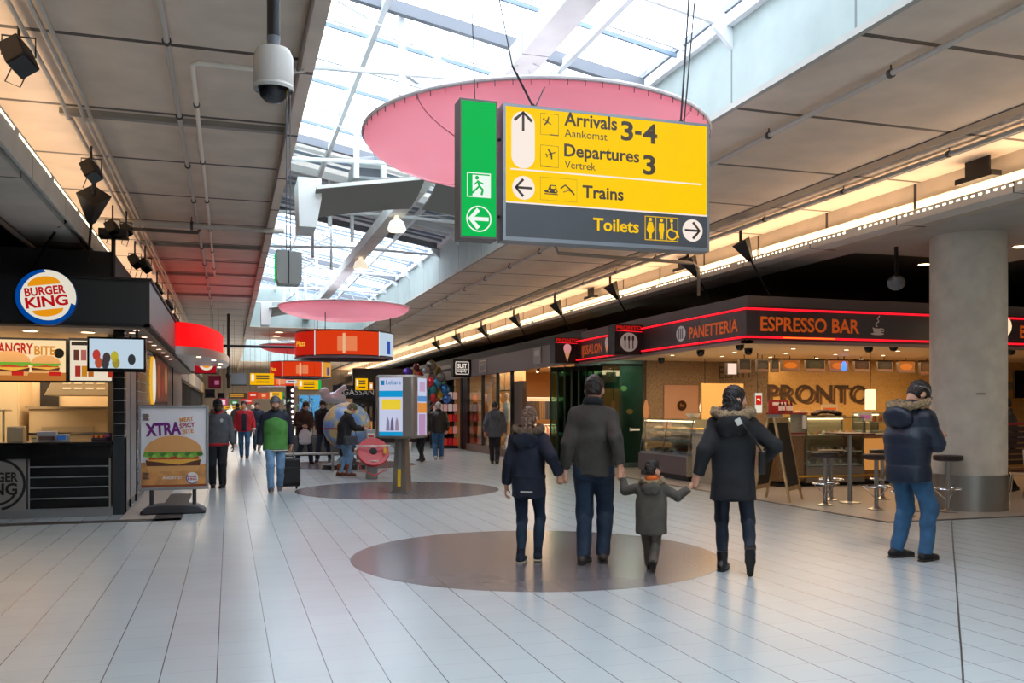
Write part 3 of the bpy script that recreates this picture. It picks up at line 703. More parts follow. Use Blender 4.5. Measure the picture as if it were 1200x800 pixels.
# ------------------------------------------------------------------ people
def cloth(n, c, rough=.8, b=(120, .25), v=(9, .10)): return mat(n, c, rough, bump=b, var=v)
m_hair_dk = mat('dark brown hair', (40, 30, 25), .5); m_hair_br = mat('mid brown hair', (118, 92, 74), .5, var=(60, .3)); m_hair_gy = mat('grey hair', (178, 174, 168), .6)
m_fur = mat('tan fur', (150, 128, 98), .9, bump=(220, .8), var=(70, .35)); m_furd = mat('brown fur', (108, 92, 74), .9, bump=(220, .8), var=(70, .35))
m_navy = cloth('navy cotton', (24, 31, 48)); m_olive = cloth('charcoal olive cotton', (62, 58, 52)); m_kid = cloth('olive grey cotton', (80, 74, 66)); m_blackc = cloth('black cotton', (22, 23, 27))
m_puff = cloth('navy nylon', (22, 32, 50), .45, (60, .2)); m_denim_d = cloth('dark blue denim', (34, 50, 70)); m_denim = cloth('blue denim', (48, 90, 126)); m_denim_l = cloth('light blue denim', (112, 148, 184))
m_blackj = cloth('black denim', (26, 28, 34)); m_brownt = cloth('grey brown cotton trouser', (92, 84, 76)); m_shoe_b = mat('black leather', (22, 20, 20), .35); m_shoe_br = mat('brown leather', (54, 42, 36), .5)
m_sole_w = mat('cream rubber', (196, 186, 166), .6); m_sole_b = mat('dark rubber', (34, 30, 28), .7); m_grey_c = cloth('grey wool', (86, 88, 94)); m_darkc = cloth('dark wool', (28, 28, 32))
m_boot = mat('rust brown suede', (122, 66, 44), .8); m_red_c = cloth('red cotton', (186, 34, 44)); m_green_c = cloth('green nylon', (78, 140, 64)); m_brownc = cloth('dark brown wool', (58, 42, 34))
m_lab = mat('pale label', (206, 204, 196), .6)
def loc_(P, x, y, rz, H):
    d = Vector((P[0]-x, P[1]-y)); c, s = math.cos(-rz), math.sin(-rz)
    return ((c*d.x-s*d.y)/H, (s*d.x+c*d.y)/H, P[2]/H)
W3 = lambda x, y, rz, v: Vector((x+v[0]*math.cos(rz)-v[1]*math.sin(rz), y+v[0]*math.sin(rz)+v[1]*math.cos(rz), v[2]))
# --- the family of four, hand in hand, seen from behind
hA = (3.085, 8.24, .872); hB = (3.535, 7.86, .918); hC = (4.065, 7.42, .832)
rzF = R(-30)
gx, gy, gH = 2.80, 8.42, 1.52
girl = person('girl in navy parka with brown fur hood and braided hair, walking hand in hand', gx, gy, rzF, gH,
    dict(ankles=(((-.046, -.03, 0), 0, 4), ((.050, .05, .004), 4, -6)), wrists=((-.155, .015, .47), tuple(loc_((hA[0]-.035, hA[1], hA[2]), gx, gy, rzF, gH))), poles=((-.7, -1, -.1), (.5, -1, -.5)), head=(0, 4, 0), hands=(None, ((.15, 0, -1), (-.5, .8, 0))), curl=(35, 74)),
    dict(fem=1, wide=.92, jacket=dict(m=m_navy, hem=.425, fit=.020, hood=1, fur=m_furd, belt=.555, flare=.006, amp=.008), trousers=dict(m=m_denim_d, fit=.002, ankle=.026, amp=.004), shoes=dict(m=m_navy, sole=m_sole_w, top=.045), hair=dict(style='braid', t=.004), hairm=m_hair_br))
fx, fy, fH = 3.38, 8.17, 1.82
dad = person('tall man in charcoal olive jacket and blue jeans holding two children by hand', fx, fy, rzF, fH,
    dict(ankles=(((-.048, -.035, 0), 2, 10), ((.045, .045, .002), 0, -10)), wrists=(tuple(loc_((hA[0]+.022, hA[1]-.01, hA[2]+.03), fx, fy, rzF, fH)), tuple(loc_((hB[0]-.01, hB[1], hB[2]+.03), fx, fy, rzF, fH))), poles=((-.12, -1, 0), (.15, -1, 0)), head=(-6, 4, 0), hands=(((-.15, 0, -1), (.6, .6, 0)), ((.12, 0, -1), (-.6, .6, 0))), curl=(76, 74)),
    dict(wide=.90, jacket=dict(m=m_olive, hem=.478, fit=.014, collar=1, cm=m_blackc, ch=.016, amp=.009), trousers=dict(m=m_denim_d, fit=.011, amp=.006, ankle=.026), shoes=dict(m=m_shoe_br, sole=m_sole_b), hair=dict(style='short', t=.006), hairm=m_hair_dk))
bx_, by_, bH = 3.74, 7.62, 1.03
boy = person('small boy in olive parka with fur hood and orange scarf, held by both hands', bx_, by_, rzF, bH,
    dict(ankles=(((-.03, .10, 0), 0, 4), ((.012, -.10, .045), 50, -2)), wrists=(tuple(loc_((hB[0]+.012, hB[1]-.01, hB[2]-.055), bx_, by_, rzF, bH)), tuple(loc_((hC[0]-.045, hC[1], hC[2]-.05), bx_, by_, rzF, bH))), poles=((-.2, -.3, -1), (.2, -.3, -1)), head=(-42, 2, 0), hands=(((-.1, 0, 1), (.8, .5, 0)), ((.5, 0, .7), (-.6, .6, 0))), curl=(70, 70), shift=-.01),
    dict(kid=1, jacket=dict(m=m_kid, hem=.335, fit=.024, hood=1, hs=1.05, fur=m_fur, amp=.007, flare=.01), trousers=dict(m=m_brownt, fit=.012, amp=.006, ankle=.032), shoes=dict(m=m_shoe_br, sole=m_sole_b, top=.03), hair=dict(style='short', t=.003), hairm=m_hair_dk, scarf=mat('orange fleece', (226, 108, 40), .85)))
mx_, my_, mH = 4.43, 7.36, 1.71
mum = person('woman in long black parka with tan fur hood, looking right, holding small boy by hand', mx_, my_, rzF, mH,
    dict(ankles=(((-.055, .03, 0), 0, 14), ((.085, -.13, .075), 66, 2)), wrists=(tuple(loc_((hC[0]+.035, hC[1], hC[2]+.045), mx_, my_, rzF, mH)), (.165, .115, .605)), poles=((-.2, -1, 0), (1, -.45, -.5)), head=(-62, 3, 0), hands=(((-.45, 0, -1), (.5, .6, 0)), ((-.6, .7, -.3), (-.3, -.2, -1))), curl=(74, 40), lean=.01),
    dict(fem=1, jacket=dict(m=m_blackc, hem=.395, fit=.022, hood=1, hs=1.12, fur=m_fur, amp=.007, flare=.004), trousers=dict(m=cloth('black blue denim', (30, 38, 52)), fit=.002, amp=.003, ankle=.024), shoes=dict(m=m_shoe_b, sole=m_sole_b, top=.06, topr=.032), hair=dict(style='long', t=.006), hairm=mat('black hair', (30, 24, 26), .45)))
# shoulder bag of the woman: top level, it hangs from her
bagt = thing('shoulder_bag', 'small black shoulder bag hanging at the hip of the woman in black parka', 'bag', (mx_, my_, .93), rzF)
def bagpt(a, b, c): return (a, b, c)
MB().prism([(-.085, 0), (.085, 0), (.10, .10), (.09, .21), (-.09, .21), (-.10, .10)], lambda u, v, t: (.255+t*.9, -.055+u, v-.02), -.035, .035).build('bag_body', m_shoe_b, bagt, bevel=.012)
MB().prism([(-.09, .10), (.09, .10), (.092, .212), (-.092, .212)], lambda u, v, t: (.255+t*.9, -.055+u, v-.02), .036, .044).build('flap', m_shoe_b, bagt, bevel=.004)
MB().tube([(.255, -.13, .17), (.19, -.185, .29), (.08, -.225, .43), (-.02, -.19, .52), (-.06, -.06, .555)], .009, 6).build('strap', m_shoe_b, bagt)
bq = MB().box(-.026, .026, -.004, .004, -.03, .03).build('strap_buckle', m_lab, bagt); bq.location = (.045, -.232, .455); bq.rotation_euler = (0, R(-28), 0)
lb = MB().box(-.06, .06, -.004, .004, -.008, .008).build('jacket_label', m_lab, girl['root']); lb.location = (.01, -.158, .70); lb.rotation_euler = (R(4), 0, R(-4))
# --- man with the phone by the pillar
px_, py_, pH = 6.47, 7.45, 1.80; rzP = R(-78)
man = person('man in navy down jacket with fur hood and blue jeans looking down at his hands', px_, py_, rzP, pH,
    dict(ankles=(((-.075, .0, 0), 0, 14), ((.085, .03, 0), 0, -4)), wrists=((-.035, .19, .66), (.055, .19, .655)), poles=((-.5, -1, -.8), (.75, -.85, -.7)), head=(-16, 32, 0), lean=.012, hands=(((.35, 1, .25), (.5, 0, .8)), ((-.3, 1, .25), (-.5, 0, .8))), curl=(45, 45), bend=.02),
    dict(jacket=dict(m=m_puff, hem=.435, fit=.026, hood=1, hs=1.1, fur=m_fur, quilt=.105, qa=.009, amp=.004), trousers=dict(m=m_denim, fit=.010, amp=.009, ankle=.027), shoes=dict(m=mat('black suede', (24, 23, 26), .7), sole=m_shoe_br, top=.035), hair=dict(style='short', t=.007), hairm=m_hair_dk, glasses=1))
hp_ = MB().tube([man['g'](.052*math.cos(t), -.008+.063*math.sin(t), .018+.012*math.cos(t*2)) for t in np.linspace(-1.2, math.pi+1.2, 21)], .006, 6).build('head_band', mat('grey band', (120, 118, 118), .5), man['root'])
ph = thing('mobile_phone', 'dark mobile phone in the hands of the man in navy down jacket', 'phone', tuple(W3(px_, py_, rzP, (.02, .47, 1.19))), rzP)
b_ = MB().box(-.036, .036, -.005, .005, -.072, .072).build('phone_body', m_gloss, ph, bevel=.004); b_.rotation_euler = (R(-55), 0, 0)
MB().box(-.032, .032, -.0058, -.0052, -.06, .062).build('screen', mat('phone screen', (20, 24, 34), .1), b_)
# --- people further down the hall
F = .011
green = person('bearded man in green and navy jacket and grey knit hat pulling a suitcase', .80, 17.0, R(178), 1.72,
    dict(ankles=(((-.05, -.10, .02), 30, 4), ((.045, .10, 0), -6, -6)), wrists=((-.165, -.03, .485), (.165, .03, .48)), curl=(60, 30), head=(4, 4, 0), hands=(((0, -.1, -1), (1, .2, 0)), None)),
    dict(jacket=dict(m=m_navy, hem=.43, fit=.022, hood=1, hm=m_grey_c, panel=(.79, .445, .128, m_green_c), band=(.014, m_lab), amp=.005), trousers=dict(m=m_denim_l, fit=.008, amp=.006), shoes=dict(m=m_grey_c, sole=m_sole_w), hair=dict(style='short'), hairm=m_hair_br, hat=(mat('grey knit', (92, 94, 98), .9), 'knit'), beard=mat('brown beard', (104, 70, 48), .8)), res=F)
worker = person('counter worker in grey sweater with red hem and black cap beside poster stand', -.20, 18.15, R(172), 1.68,
    dict(ankles=(((-.055, .03, 0), 0, 10), ((.06, -.02, 0), 0, -12)), wrists=((-.165, .02, .485), (.16, 0, .48)), head=(8, 6, 0)),
    dict(skin=mat('dark skin', (92, 62, 48), .5), jacket=dict(m=m_grey_c, n='sweater', hem=.475, fit=.014, band=(.035, m_red_c), collar=1, cm=m_red_c), trousers=dict(m=m_blackj, fit=.014), shoes=dict(m=m_shoe_b), hair=dict(style='short'), hat=(m_blackc, 'cap'), beard=mat('black beard', (28, 22, 20), .8)), res=F)
lg = plate(((0, 0, 0), (-1, 0, 0), (0, 0, 1), (0, 1, 0)), [(-.02, -.02), (.02, -.02), (.03, .03), (0, .05), (-.03, .03)], m_lab, worker['root'], name='chest_badge', lift=.004); lg.location = (-.09, .158, 1.27)
redp = person('man in red and white jacket over navy shirt and blue jeans walking towards the camera', .44, 28.7, R(178), 1.74,
    dict(ankles=(((-.05, .09, 0), 0, 6), ((.045, -.10, .02), 30, -4)), wrists=((-.165, .0, .49), (.17, .03, .48)), head=(-5, 0, 0)),
    dict(jacket=dict(m=m_red_c, hem=.475, fit=.016, panel=(.79, .48, .042, m_navy), collar=1, cm=m_lab, amp=.005, cuffs=m_lab), trousers=dict(m=m_denim, fit=.008), shoes=dict(m=m_shoe_b), hair=dict(style='short', t=.008), hairm=m_hair_dk), res=.013)
brown = person('man in dark brown jacket looking down, carrying a white bag near the globe', 1.95, 25.5, R(205), 1.72,
    dict(ankles=(((-.07, .12, 0), 0, 4), ((.06, -.10, .02), 30, -8)), wrists=((-.10, .16, .58), (.10, .18, .60)), head=(-10, 26, 0), lean=.03, bend=.02, curl=(60, 60)),
    dict(jacket=dict(m=m_brownc, hem=.46, fit=.022, collar=1, amp=.006), trousers=dict(m=m_denim_d, fit=.008), shoes=dict(m=m_shoe_b), hair=dict(style='short'), hairm=m_hair_dk), res=.012)
darkm = person('man in long dark coat striding past, head bowed, beside the globe', 2.60, 26.4, R(152), 1.76,
    dict(ankles=(((-.05, -.13, .02), 30, 4), ((.06, .14, 0), -4, -8)), wrists=((-.15, .06, .52), (.15, -.05, .50)), head=(16, 24, 0), lean=.03),
    dict(jacket=dict(m=m_darkc, hem=.45, fit=.022, collar=1), trousers=dict(m=m_denim_d, fit=.010), shoes=dict(m=m_shoe_b), hair=dict(style='short'), hairm=m_hair_dk), res=.012)
coinw = person('woman in dark coat, green knit hat and brown boots leaning to the red coin funnel', 2.46, 20.6, R(-84), 1.64,
    dict(ankles=(((-.06, -.04, 0), 0, 4), ((.06, .05, 0), 0, -6)), wrists=((-.06, .27, .66), (.08, .27, .64)), head=(0, 30, 0), lean=.055, bend=.02),
    dict(fem=1, jacket=dict(m=m_darkc, hem=.44, fit=.024, collar=1, flare=.012), trousers=dict(m=m_denim_l, fit=.002, ankle=.03), shoes=dict(m=m_boot, top=.11, topr=.036), hair=dict(style='short', t=.008), hairm=m_hair_br, hat=(mat('olive knit', (96, 100, 66), .9), 'knit'), scarf=mat('cream scarf', (196, 184, 140), .9)), res=F)
leath = person('grey haired man in black leather jacket and blue jeans walking away under the balloons', 5.95, 26.4, R(-6), 1.70,
    dict(ankles=(((-.055, -.06, .01), 14, 10), ((.06, .06, 0), 0, -10)), wrists=((-.15, .05, .50), (.16, .03, .50)), head=(14, 0, 0)),
    dict(jacket=dict(m=mat('black leather jacket', (38, 36, 36), .38, bump=(20, .3)), hem=.47, fit=.020, collar=1, amp=.007), trousers=dict(m=m_denim, fit=.012), shoes=dict(m=m_lab, sole=m_sole_w), hair=dict(style='short', t=.007), hairm=m_hair_gy), res=.012)
behind = person('person in black clothes half hidden behind the display totem', 5.25, 25.4, R(20), 1.68,
    dict(ankles=(((-.06, -.12, .02), 26, 6), ((.05, .12, 0), 0, -6)), wrists=((-.15, .05, .5), (.16, .06, .5)), head=(0, 4, 0)),
    dict(fem=1, jacket=dict(m=m_blackc, hem=.42, fit=.018), trousers=dict(m=m_blackj, fit=.004), shoes=dict(m=m_shoe_b), hair=dict(style='short'), hairm=m_hair_dk), res=.013)
greyc = person('man in grey hooded coat and black trousers walking past the suit shop window', 6.97, 23.9, R(-14), 1.70,
    dict(ankles=(((-.040, .04, 0), 0, 6), ((.035, -.05, .006), 10, -6)), wrists=((-.165, -.02, .50), (.165, .03, .49)), head=(-20, 6, 0)),
    dict(jacket=dict(m=m_grey_c, hem=.44, fit=.022, hood=1, hs=.95, amp=.005), trousers=dict(m=m_blackj, fit=.010), shoes=dict(m=m_shoe_b), hair=dict(style='short', t=.005), hairm=m_hair_dk), res=F)
far = [  # x, y, heading, height, coat, trousers, hair, words
    (.98, 34.5, 182, 1.74, m_navy, m_denim_d, m_hair_dk, 'man in navy jacket walking towards the camera behind the red jacket'),
    (-.32, 33.0, 172, 1.70, m_darkc, m_blackj, m_hair_dk, 'person in black coat far down the left side of the hall'),
    (-.95, 36.5, 10, 1.66, m_brownc, m_darkc, m_hair_br, 'person in brown coat near the far left shop front'),
    (.35, 41.0, 0, 1.75, m_grey_c, m_denim, m_hair_dk, 'person in grey coat walking away in the middle of the far hall'),
    (1.75, 38.0, 175, 1.68, m_red_c, m_blackj, m_hair_br, 'person in dark red coat under the second ring of screens'),
    (2.6, 45.0, 185, 1.72, m_blackc, m_denim_d, m_hair_dk, 'person in black coat beyond the planter'),
    (-.6, 47.0, 180, 1.80, m_olive, m_denim_d, m_hair_dk, 'tall person in olive coat deep in the hall'),
    (1.2, 50.0, 5, 1.70, m_navy, m_blackj, m_hair_gy, 'grey haired person in navy coat deep in the hall'),
    (.1, 55.0, 180, 1.72, m_lab, m_denim, m_hair_br, 'person in pale coat deep in the hall'),
    (-1.4, 52.0, 90, 1.70, m_darkc, m_darkc, m_hair_dk, 'person in dark clothes crossing the far hall'),
    (6.2, 34.6, 30, 1.70, m_navy, m_denim, m_hair_dk, 'person in blue jeans whose legs show below the display totem'),
    (13.35, 12.9, 60, 1.70, m_olive, m_blackj, m_hair_dk, 'person in olive coat standing behind the pillar at the cafe bench')]
for i, (x, y, a, H, jm, tm, hm, lab) in enumerate(far):
    st = .08 if i % 2 else -.08
    person(lab, x, y, R(a), H, dict(ankles=(((-.05, st, 0), 0, 6), ((.05, -st, .01), 12, -6)), wrists=((-.16, .03, .49), (.16, .0, .49))),
           dict(jacket=dict(m=jm, hem=.44+.02*(i % 3), fit=.02, collar=1), trousers=dict(m=tm, fit=.008), shoes=dict(m=m_shoe_b), hair=dict(style='short', t=.006), hairm=hm), res=.018 if y > 20 else .012)
# --- things they carry
sc_ = thing('suitcase', 'black wheeled cabin suitcase with raised chrome handle pulled by bearded man', 'suitcase', (1.07, 17.35, 0), R(186))
MB().box(-.19, .19, -.12, .12, .06, .58).build('shell', mat('black nylon case', (26, 27, 30), .6, bump=(90, .2)), sc_, bevel=.035)
MB().box(-.155, .155, .12, .145, .12, .42).build('front_pocket', mat('black nylon case', (26, 27, 30), .6), sc_, bevel=.02)
for sx in (-1, 1):
    MB().cyl((sx*.09, -.10, .55), (sx*.09, -.135, .98), .008).build('handle_rod', m_chrome, sc_)
    MB().cyl((sx*.15-.012, -.10, .035), (sx*.15+.012, -.10, .035), .035, n=16).build('wheel', m_black, sc_)
MB().cyl((-.10, -.135, .98), (.10, -.135, .98), .014).build('grip', m_black, sc_)
MB().tube([(-.10, .02, .58), (-.06, .02, .62), (.06, .02, .62), (.10, .02, .58)], .012, 8).build('top_handle', m_black, sc_)
MB().tube([(.19, .02, .28), (.225, .02, .31), (.225, .02, .42), (.19, .02, .45)], .011, 8).build('side_handle', m_black, sc_)
def carrier(name, label, loc, rz, m, w=.34, h=.42, d=.12):
    t = thing(name, label, 'bag', loc, rz)
    solid('bag_body', [ell((0, 0, h*.45), (w*.52, d*.7, h*.5)), cone((-w*.3, 0, h*.12), (w*.3, 0, h*.12), d*.55)], .014, m, t, k=.05, noise=folds(.008, 14, 4))
    MB().tube([(-.05, 0, h*.9), (-.035, 0, h*1.08), (.035, 0, h*1.08), (.05, 0, h*.9)], .008, 6).build('handle', m, t)
    return t
carrier('carrier_bag', 'white plastic carrier bag held by the man in brown jacket', tuple(W3(1.95, 25.5, R(205), (.12, .30, .56))), R(200), mat('white plastic bag', (208, 212, 216), .4))
hb = thing('shoulder_bag', 'grey shoulder bag on the hip of the woman at the coin funnel', 'bag', tuple(W3(2.46, 20.6, R(-84), (.27, .10, .70))), R(-84))
MB().box(-.05, .05, -.15, .15, 0, .20).build('bag_body', mat('grey leather', (66, 70, 78), .5), hb, bevel=.03)
MB().tube([(-.02, -.13, .19), (-.12, -.10, .45), (-.16, -.02, .68), (-.12, .10, .45), (-.02, .13, .19)], .008, 6).build('strap', m_shoe_b, hb)
def top_z(x, Y):
    if .7 < x < 5.1 and Y < 63.5 and not 36.6 < Y < 43.5: return roofz(x)+(.1 if Y > 43 else 0)
    return ZC
# ------------------------------------------------------------------ burger kiosk on the left
FR = lambda X, Y, Z: ((X, Y, Z), (1, 0, 0), (0, 0, 1), (0, -1, 0))          # board facing the camera (-y)
m_blktile = mat('black glazed panel', (16, 18, 21), .22); m_anth = mat('anthracite fascia', (42, 46, 48), .45); m_fas_side = mat('silver grey fascia', (120, 118, 120), .35, .4)
m_letw = mat('white sign vinyl', (236, 234, 228), .5); m_grout = mat('steel inlay', (150, 152, 152), .4, .3)
def glow(n, c, e, k=1.0): return mat(n, tuple(v*.08 for v in c), .5, emit=c, es=k*e, spec=.1)
t = thing('kiosk_fascia', 'dark grey roof fascia of the burger kiosk with its round shop sign', 'fascia', (0, 0, 0))
bx(-7, -1.06, 13.6, 13.66, 2.69, 3.28).build('front_board', m_anth, t)
bx(-1.12, -1.06, 13.66, 31, 2.69, 3.28).build('side_board', m_fas_side, t)
bx(-7, -1.03, 13.57, 13.68, 3.28, 3.32).build('front_cap', m_black, t); bx(-1.12, -1.03, 13.68, 31, 3.28, 3.32).build('side_cap', m_black, t)
bx(-7, -1.06, 13.6, 13.7, 2.645, 2.69).build('front_trim', m_black, t); bx(-1.14, -1.05, 13.6, 31, 2.645, 2.69).build('side_trim', m_black, t)
bx(-7, -1.12, 13.66, 31, 3.0, 3.06).build('roof_deck', m_black, t)
bx(-7, -1.62, 14.4, 20, 3.06, 3.80).build('roof_unit', m_black, t)
soff = struct('ceiling_kiosk', bx(-7, -1.14, 13.7, 31, 2.62, 2.645), mat('kiosk soffit', (176, 150, 128), .5))
# round shop sign
cx, cz = onY(54, 348, 13.5)[0], onY(54, 348, 13.5)[2]; rs = .375
F0 = FR(cx, 13.5, cz)
s_ = thing('round_shop_sign', 'round lit BURGER KING sign on the dark fascia above the counter', 'sign', (0, 0, 0))
MB().prism(disc(0, 0, rs, n=48), lambda u, v, q: (cx+u, 13.5+q, cz+v), 0, .10).build('sign_box', mat('sign blue rim', (24, 86, 172), .4), s_)
plate(F0, disc(0, 0, rs-.006, n=48), glow('sign white face', (255, 246, 226), .75), s_, 'face')
sw_ = [(rs*.99*math.cos(R(a)), rs*.99*math.sin(R(a))) for a in range(95, 350, 5)]+[(rs*(.80+.12*math.sin(R((345-a)/250*180)))*math.cos(R(a))*.98+.02, rs*.86*math.sin(R(a))+.012) for a in range(345, 92, -5)]
plate(F0, sw_, glow('sign blue', (0, 88, 190), .55), s_, 'blue_swoosh', lift=.004)
bun = glow('sign orange', (250, 160, 20), .8)
tl = R(8); ro = lambda P: [(x*math.cos(tl)-y*math.sin(tl), x*math.sin(tl)+y*math.cos(tl)) for x, y in P]
plate(F0, ro([(-.20, .165)]+[(.20*math.cos(R(a))*-1, .165+.115*math.sin(R(a))) for a in range(10, 171, 8)]+[(.20, .165)])[::-1], bun, s_, 'upper_bun', lift=.006)
plate(F0, ro([(-.19, -.165)]+[(.19*math.cos(R(a)), -.165+.095*math.sin(R(a))) for a in range(190, 351, 8)]+[(.19, -.165)]), bun, s_, 'lower_bun', lift=.006)
m_bkred = glow('sign red', (214, 20, 30), .65)
Fr = ((cx, 13.5, cz), (math.cos(tl), 0, math.sin(tl)), (-math.sin(tl), 0, math.cos(tl)), (0, -1, 0))
lettering('BURGER', Fr, 0, .035, .105, m_bkred, s_, w=.50, bold=.035, align='c', lift=.008)
lettering('KING', Fr, 0, -.125, .135, m_bkred, s_, w=.52, bold=.035, align='c', lift=.008)
# column of black tiles and side wall
c_ = struct('wall_kiosk_corner', bx(-1.56, -1.42, 13.95, 14.2, 0, 2.62), m_blktile)
for i in range(15):
    z = 1.12+i*.165
    if z < 2.6: bx(-1.563, -1.417, 13.946, 14.2, z, z+.012).build('tile_joint', m_grout, c_)
bx(-1.57, -1.42, 13.94, 14.25, 0, 1.1).build('pier_base', mat('slate panel', (44, 50, 54), .4), c_)
w_ = struct('wall_kiosk_side', MB().box(-1.60, -1.46, 14.25, 31, 0, 2.62), mat('grey side panel', (96, 92, 90), .35))
bx(-1.46, -1.445, 14.3, 15.9, .12, 2.55).build('panel_brushed', m_alu, w_)
for y in (15.0, 15.9, 19.2, 23.4, 26): bx(-1.46, -1.437, y, y+.05, 0, 2.62).build('panel_joint', m_black, w_)
bx(-1.46, -1.43, 16.0, 19.1, .1, 2.6).build('black_panel', m_blktile, w_)
for i in range(14): bx(-1.43, -1.427, 16.0, 19.1, .3+i*.165, .312+i*.165).build('tile_joint', m_grout, w_)
ps = thing('wall_poster', 'brown and orange food poster on the side wall of the burger kiosk', 'poster', (0, 0, 0))
bx(-1.46, -1.40, 19.4, 23.2, 1.62, 2.58).build('poster_frame', mat('dark red frame', (92, 40, 34), .5), ps)
FS = ((-1.40, 19.4, 1.62), (0, 1, 0), (0, 0, 1), (1, 0, 0))
plate(FS, rect(.05, 3.75, .05, .91), glow('poster brown', (150, 84, 62), .35), ps, 'poster_sheet')
for (a, b, c2, d2, cc) in ((.4, 1.3, .1, .8, (216, 110, 60)), (1.6, 2.3, .15, .6, (196, 70, 60)), (2.6, 3.5, .2, .85, (226, 150, 90))): plate(FS, disc((a+b)/2, (c2+d2)/2, (b-a)/2, (d2-c2)/2), glow('poster tone %d' % cc[1], cc, .4), ps, 'poster_picture', lift=.005)
rd = thing('round_side_sign', 'round yellow lit sign seen edge on by the side entrance of the burger kiosk', 'sign', (0, 0, 0))
MB().prism(disc(0, 0, .40, .46, 36), lambda u, v, q: (-1.43+q, 18.75+u, 2.05+v), 0, .05).build('sign_box', glow('yellow sign rim', (255, 190, 60), .8), rd)
MB().prism(disc(0, 0, .37, .43, 36), lambda u, v, q: (-1.38+q, 18.75+u, 2.05+v), 0, .01).build('face', glow('sign white face', (255, 246, 226), .75), rd)
# counter
ct = thing('order_counter', 'black order counter of the burger kiosk with steel inlay lines', 'counter', (0, 0, 0))
bx(-7, -1.625, 13.9, 14.55, .12, .99).build('carcass', m_blktile, ct); bx(-7, -1.565, 13.80, 14.65, .99, 1.04).build('worktop', m_gloss, ct, bevel=.006)
bx(-7, -1.575, 13.83, 14.5, 0, .12).build('plinth', mat('plinth steel', (140, 142, 142), .45, .3), ct); bx(-7, -1.575, 13.82, 13.94, .815, .99).build('apron', m_gloss, ct)
for z in (.25, .40, .545, .69): bx(-2.62, -1.60, 13.885, 13.9, z, z+.016).build('inlay', m_grout, ct)
for x in (-2.64, -1.615): bx(x, x+.02, 13.88, 13.9, .12, .815).build('post_strip', m_grout, ct)
lp = bx(-3.9, -2.66, 13.87, 13.9, .12, .815).build('logo_panel', mat('grey panel', (150, 144, 138), .5), ct)
FL = FR(-3.02, 13.87, .47); m_lg = mat('black print', (24, 22, 22), .5)
plate(FL, thick([(.34*math.cos(R(a)), .34*math.sin(R(a))) for a in range(-80, 260, 6)], .035), m_lg, lp, 'print_ring', lift=.003)
plate(FL, thick([(.25*math.cos(R(a)), .25*math.sin(R(a))-.02) for a in range(200, 345, 6)], .03), m_lg, lp, 'print_swoosh', lift=.003)
lettering('BURGER', FL, 0, .04, .12, m_lg, lp, w=.52, bold=.03, align='c', name='print'); lettering('KING', FL, 0, -.14, .15, m_lg, lp, w=.50, bold=.03, align='c', name='print')
# kitchen behind: back wall, hoods, equipment
m_kit = mat('kitchen steel', (188, 168, 138), .4, .35); m_kit2 = mat('cream kitchen panel', (214, 190, 152), .5)
struct('wall_kiosk_back', bx(-7, -1.6, 18.2, 18.3, 0, 2.62), m_kit2); struct('wall_kiosk_inner', bx(-1.75, -1.6, 14.9, 18.2, 0, 2.62), m_kit2)
eq = thing('fry_station', 'tall cream steel cooking station behind the counter', 'kitchen unit', (-2.72, 17.3, 0))
bx(-.5, .95, -.3, .6, 0, 1.5).build('unit_body', m_kit2, eq, bevel=.01); bx(-.55, 1.0, -.34, .6, 1.5, 1.54).build('unit_top', m_kit, eq); bx(-.3, .5, -.34, -.3, .5, 1.2).build('unit_door', m_kit, eq); bx(-.5, .95, -.36, -.33, 1.06, 1.10).build('rail', m_chrome, eq)
ho = thing('extractor_hood', 'slotted steel extractor hood hanging over the fry station', 'hood', (-2.25, 16.6, 1.72))
MB().prism([(-.62, 0), (.62, 0), (.62, .42), (-.40, .42)], lambda u, v, q: (u, q, v), -.3, .9).build('hood_shell', m_kit, ho, bevel=.01)
for i in range(5):
    for j_ in range(3): bx(-.34+i*.17, -.22+i*.17, -.306, -.3, .10+j_*.09, .13+j_*.09).build('slot', mat('pale slot', (236, 226, 200), .5), ho)
cb = thing('steel_cabinet', 'tall cream cupboard at the left of the burger kitchen', 'cabinet', (-3.75, 17.2, 0))
bx(-.9, .42, -.4, .7, 0, 2.0).build('cabinet_body', m_kit2, cb, bevel=.01); bx(-.25, .40, -.42, -.4, .1, 1.95).build('door', mat('cream door', (224, 200, 160), .45), cb); bx(.30, .33, -.46, -.42, .9, 1.2).build('handle', m_chrome, cb)
dk = struct('door_1', bx(-3.25, -2.95, 18.12, 18.2, 0, 2.0), m_dark)
sh = thing('prep_shelf', 'steel prep shelf on posts behind the counter at far left', 'shelf', (-3.75, 15.9, 0))
bx(-.5, .45, -.2, .25, 1.46, 1.49).build('shelf_board', m_kit, sh); bx(-.5, .45, -.2, .25, .85, .9).build('lower_board', m_kit, sh)
for x in (-.48, .42): MB().cyl((x, -.17, 0), (x, -.17, 1.46), .018).build('post', m_chrome, sh)
for i, (dx, c2, lab) in enumerate(((-.30, (120, 90, 60), 'brown sauce tub on the prep shelf, left of the white one'), (-.1, (226, 220, 206), 'white sauce tub in the middle of the prep shelf'), (.12, (170, 120, 60), 'amber sauce tub at the right end of the prep shelf'))):
    j_ = thing('sauce_tub', lab, 'tub', (-3.75+dx, 15.95, 1.49)); MB().lathe([(.05, 0), (.07, .16)], n=16).build('tub_body', mat('tub %d' % i, c2, .5), j_); MB().lathe([(.075, .16), (.075, .18)], n=16).build('lid', m_black, j_)
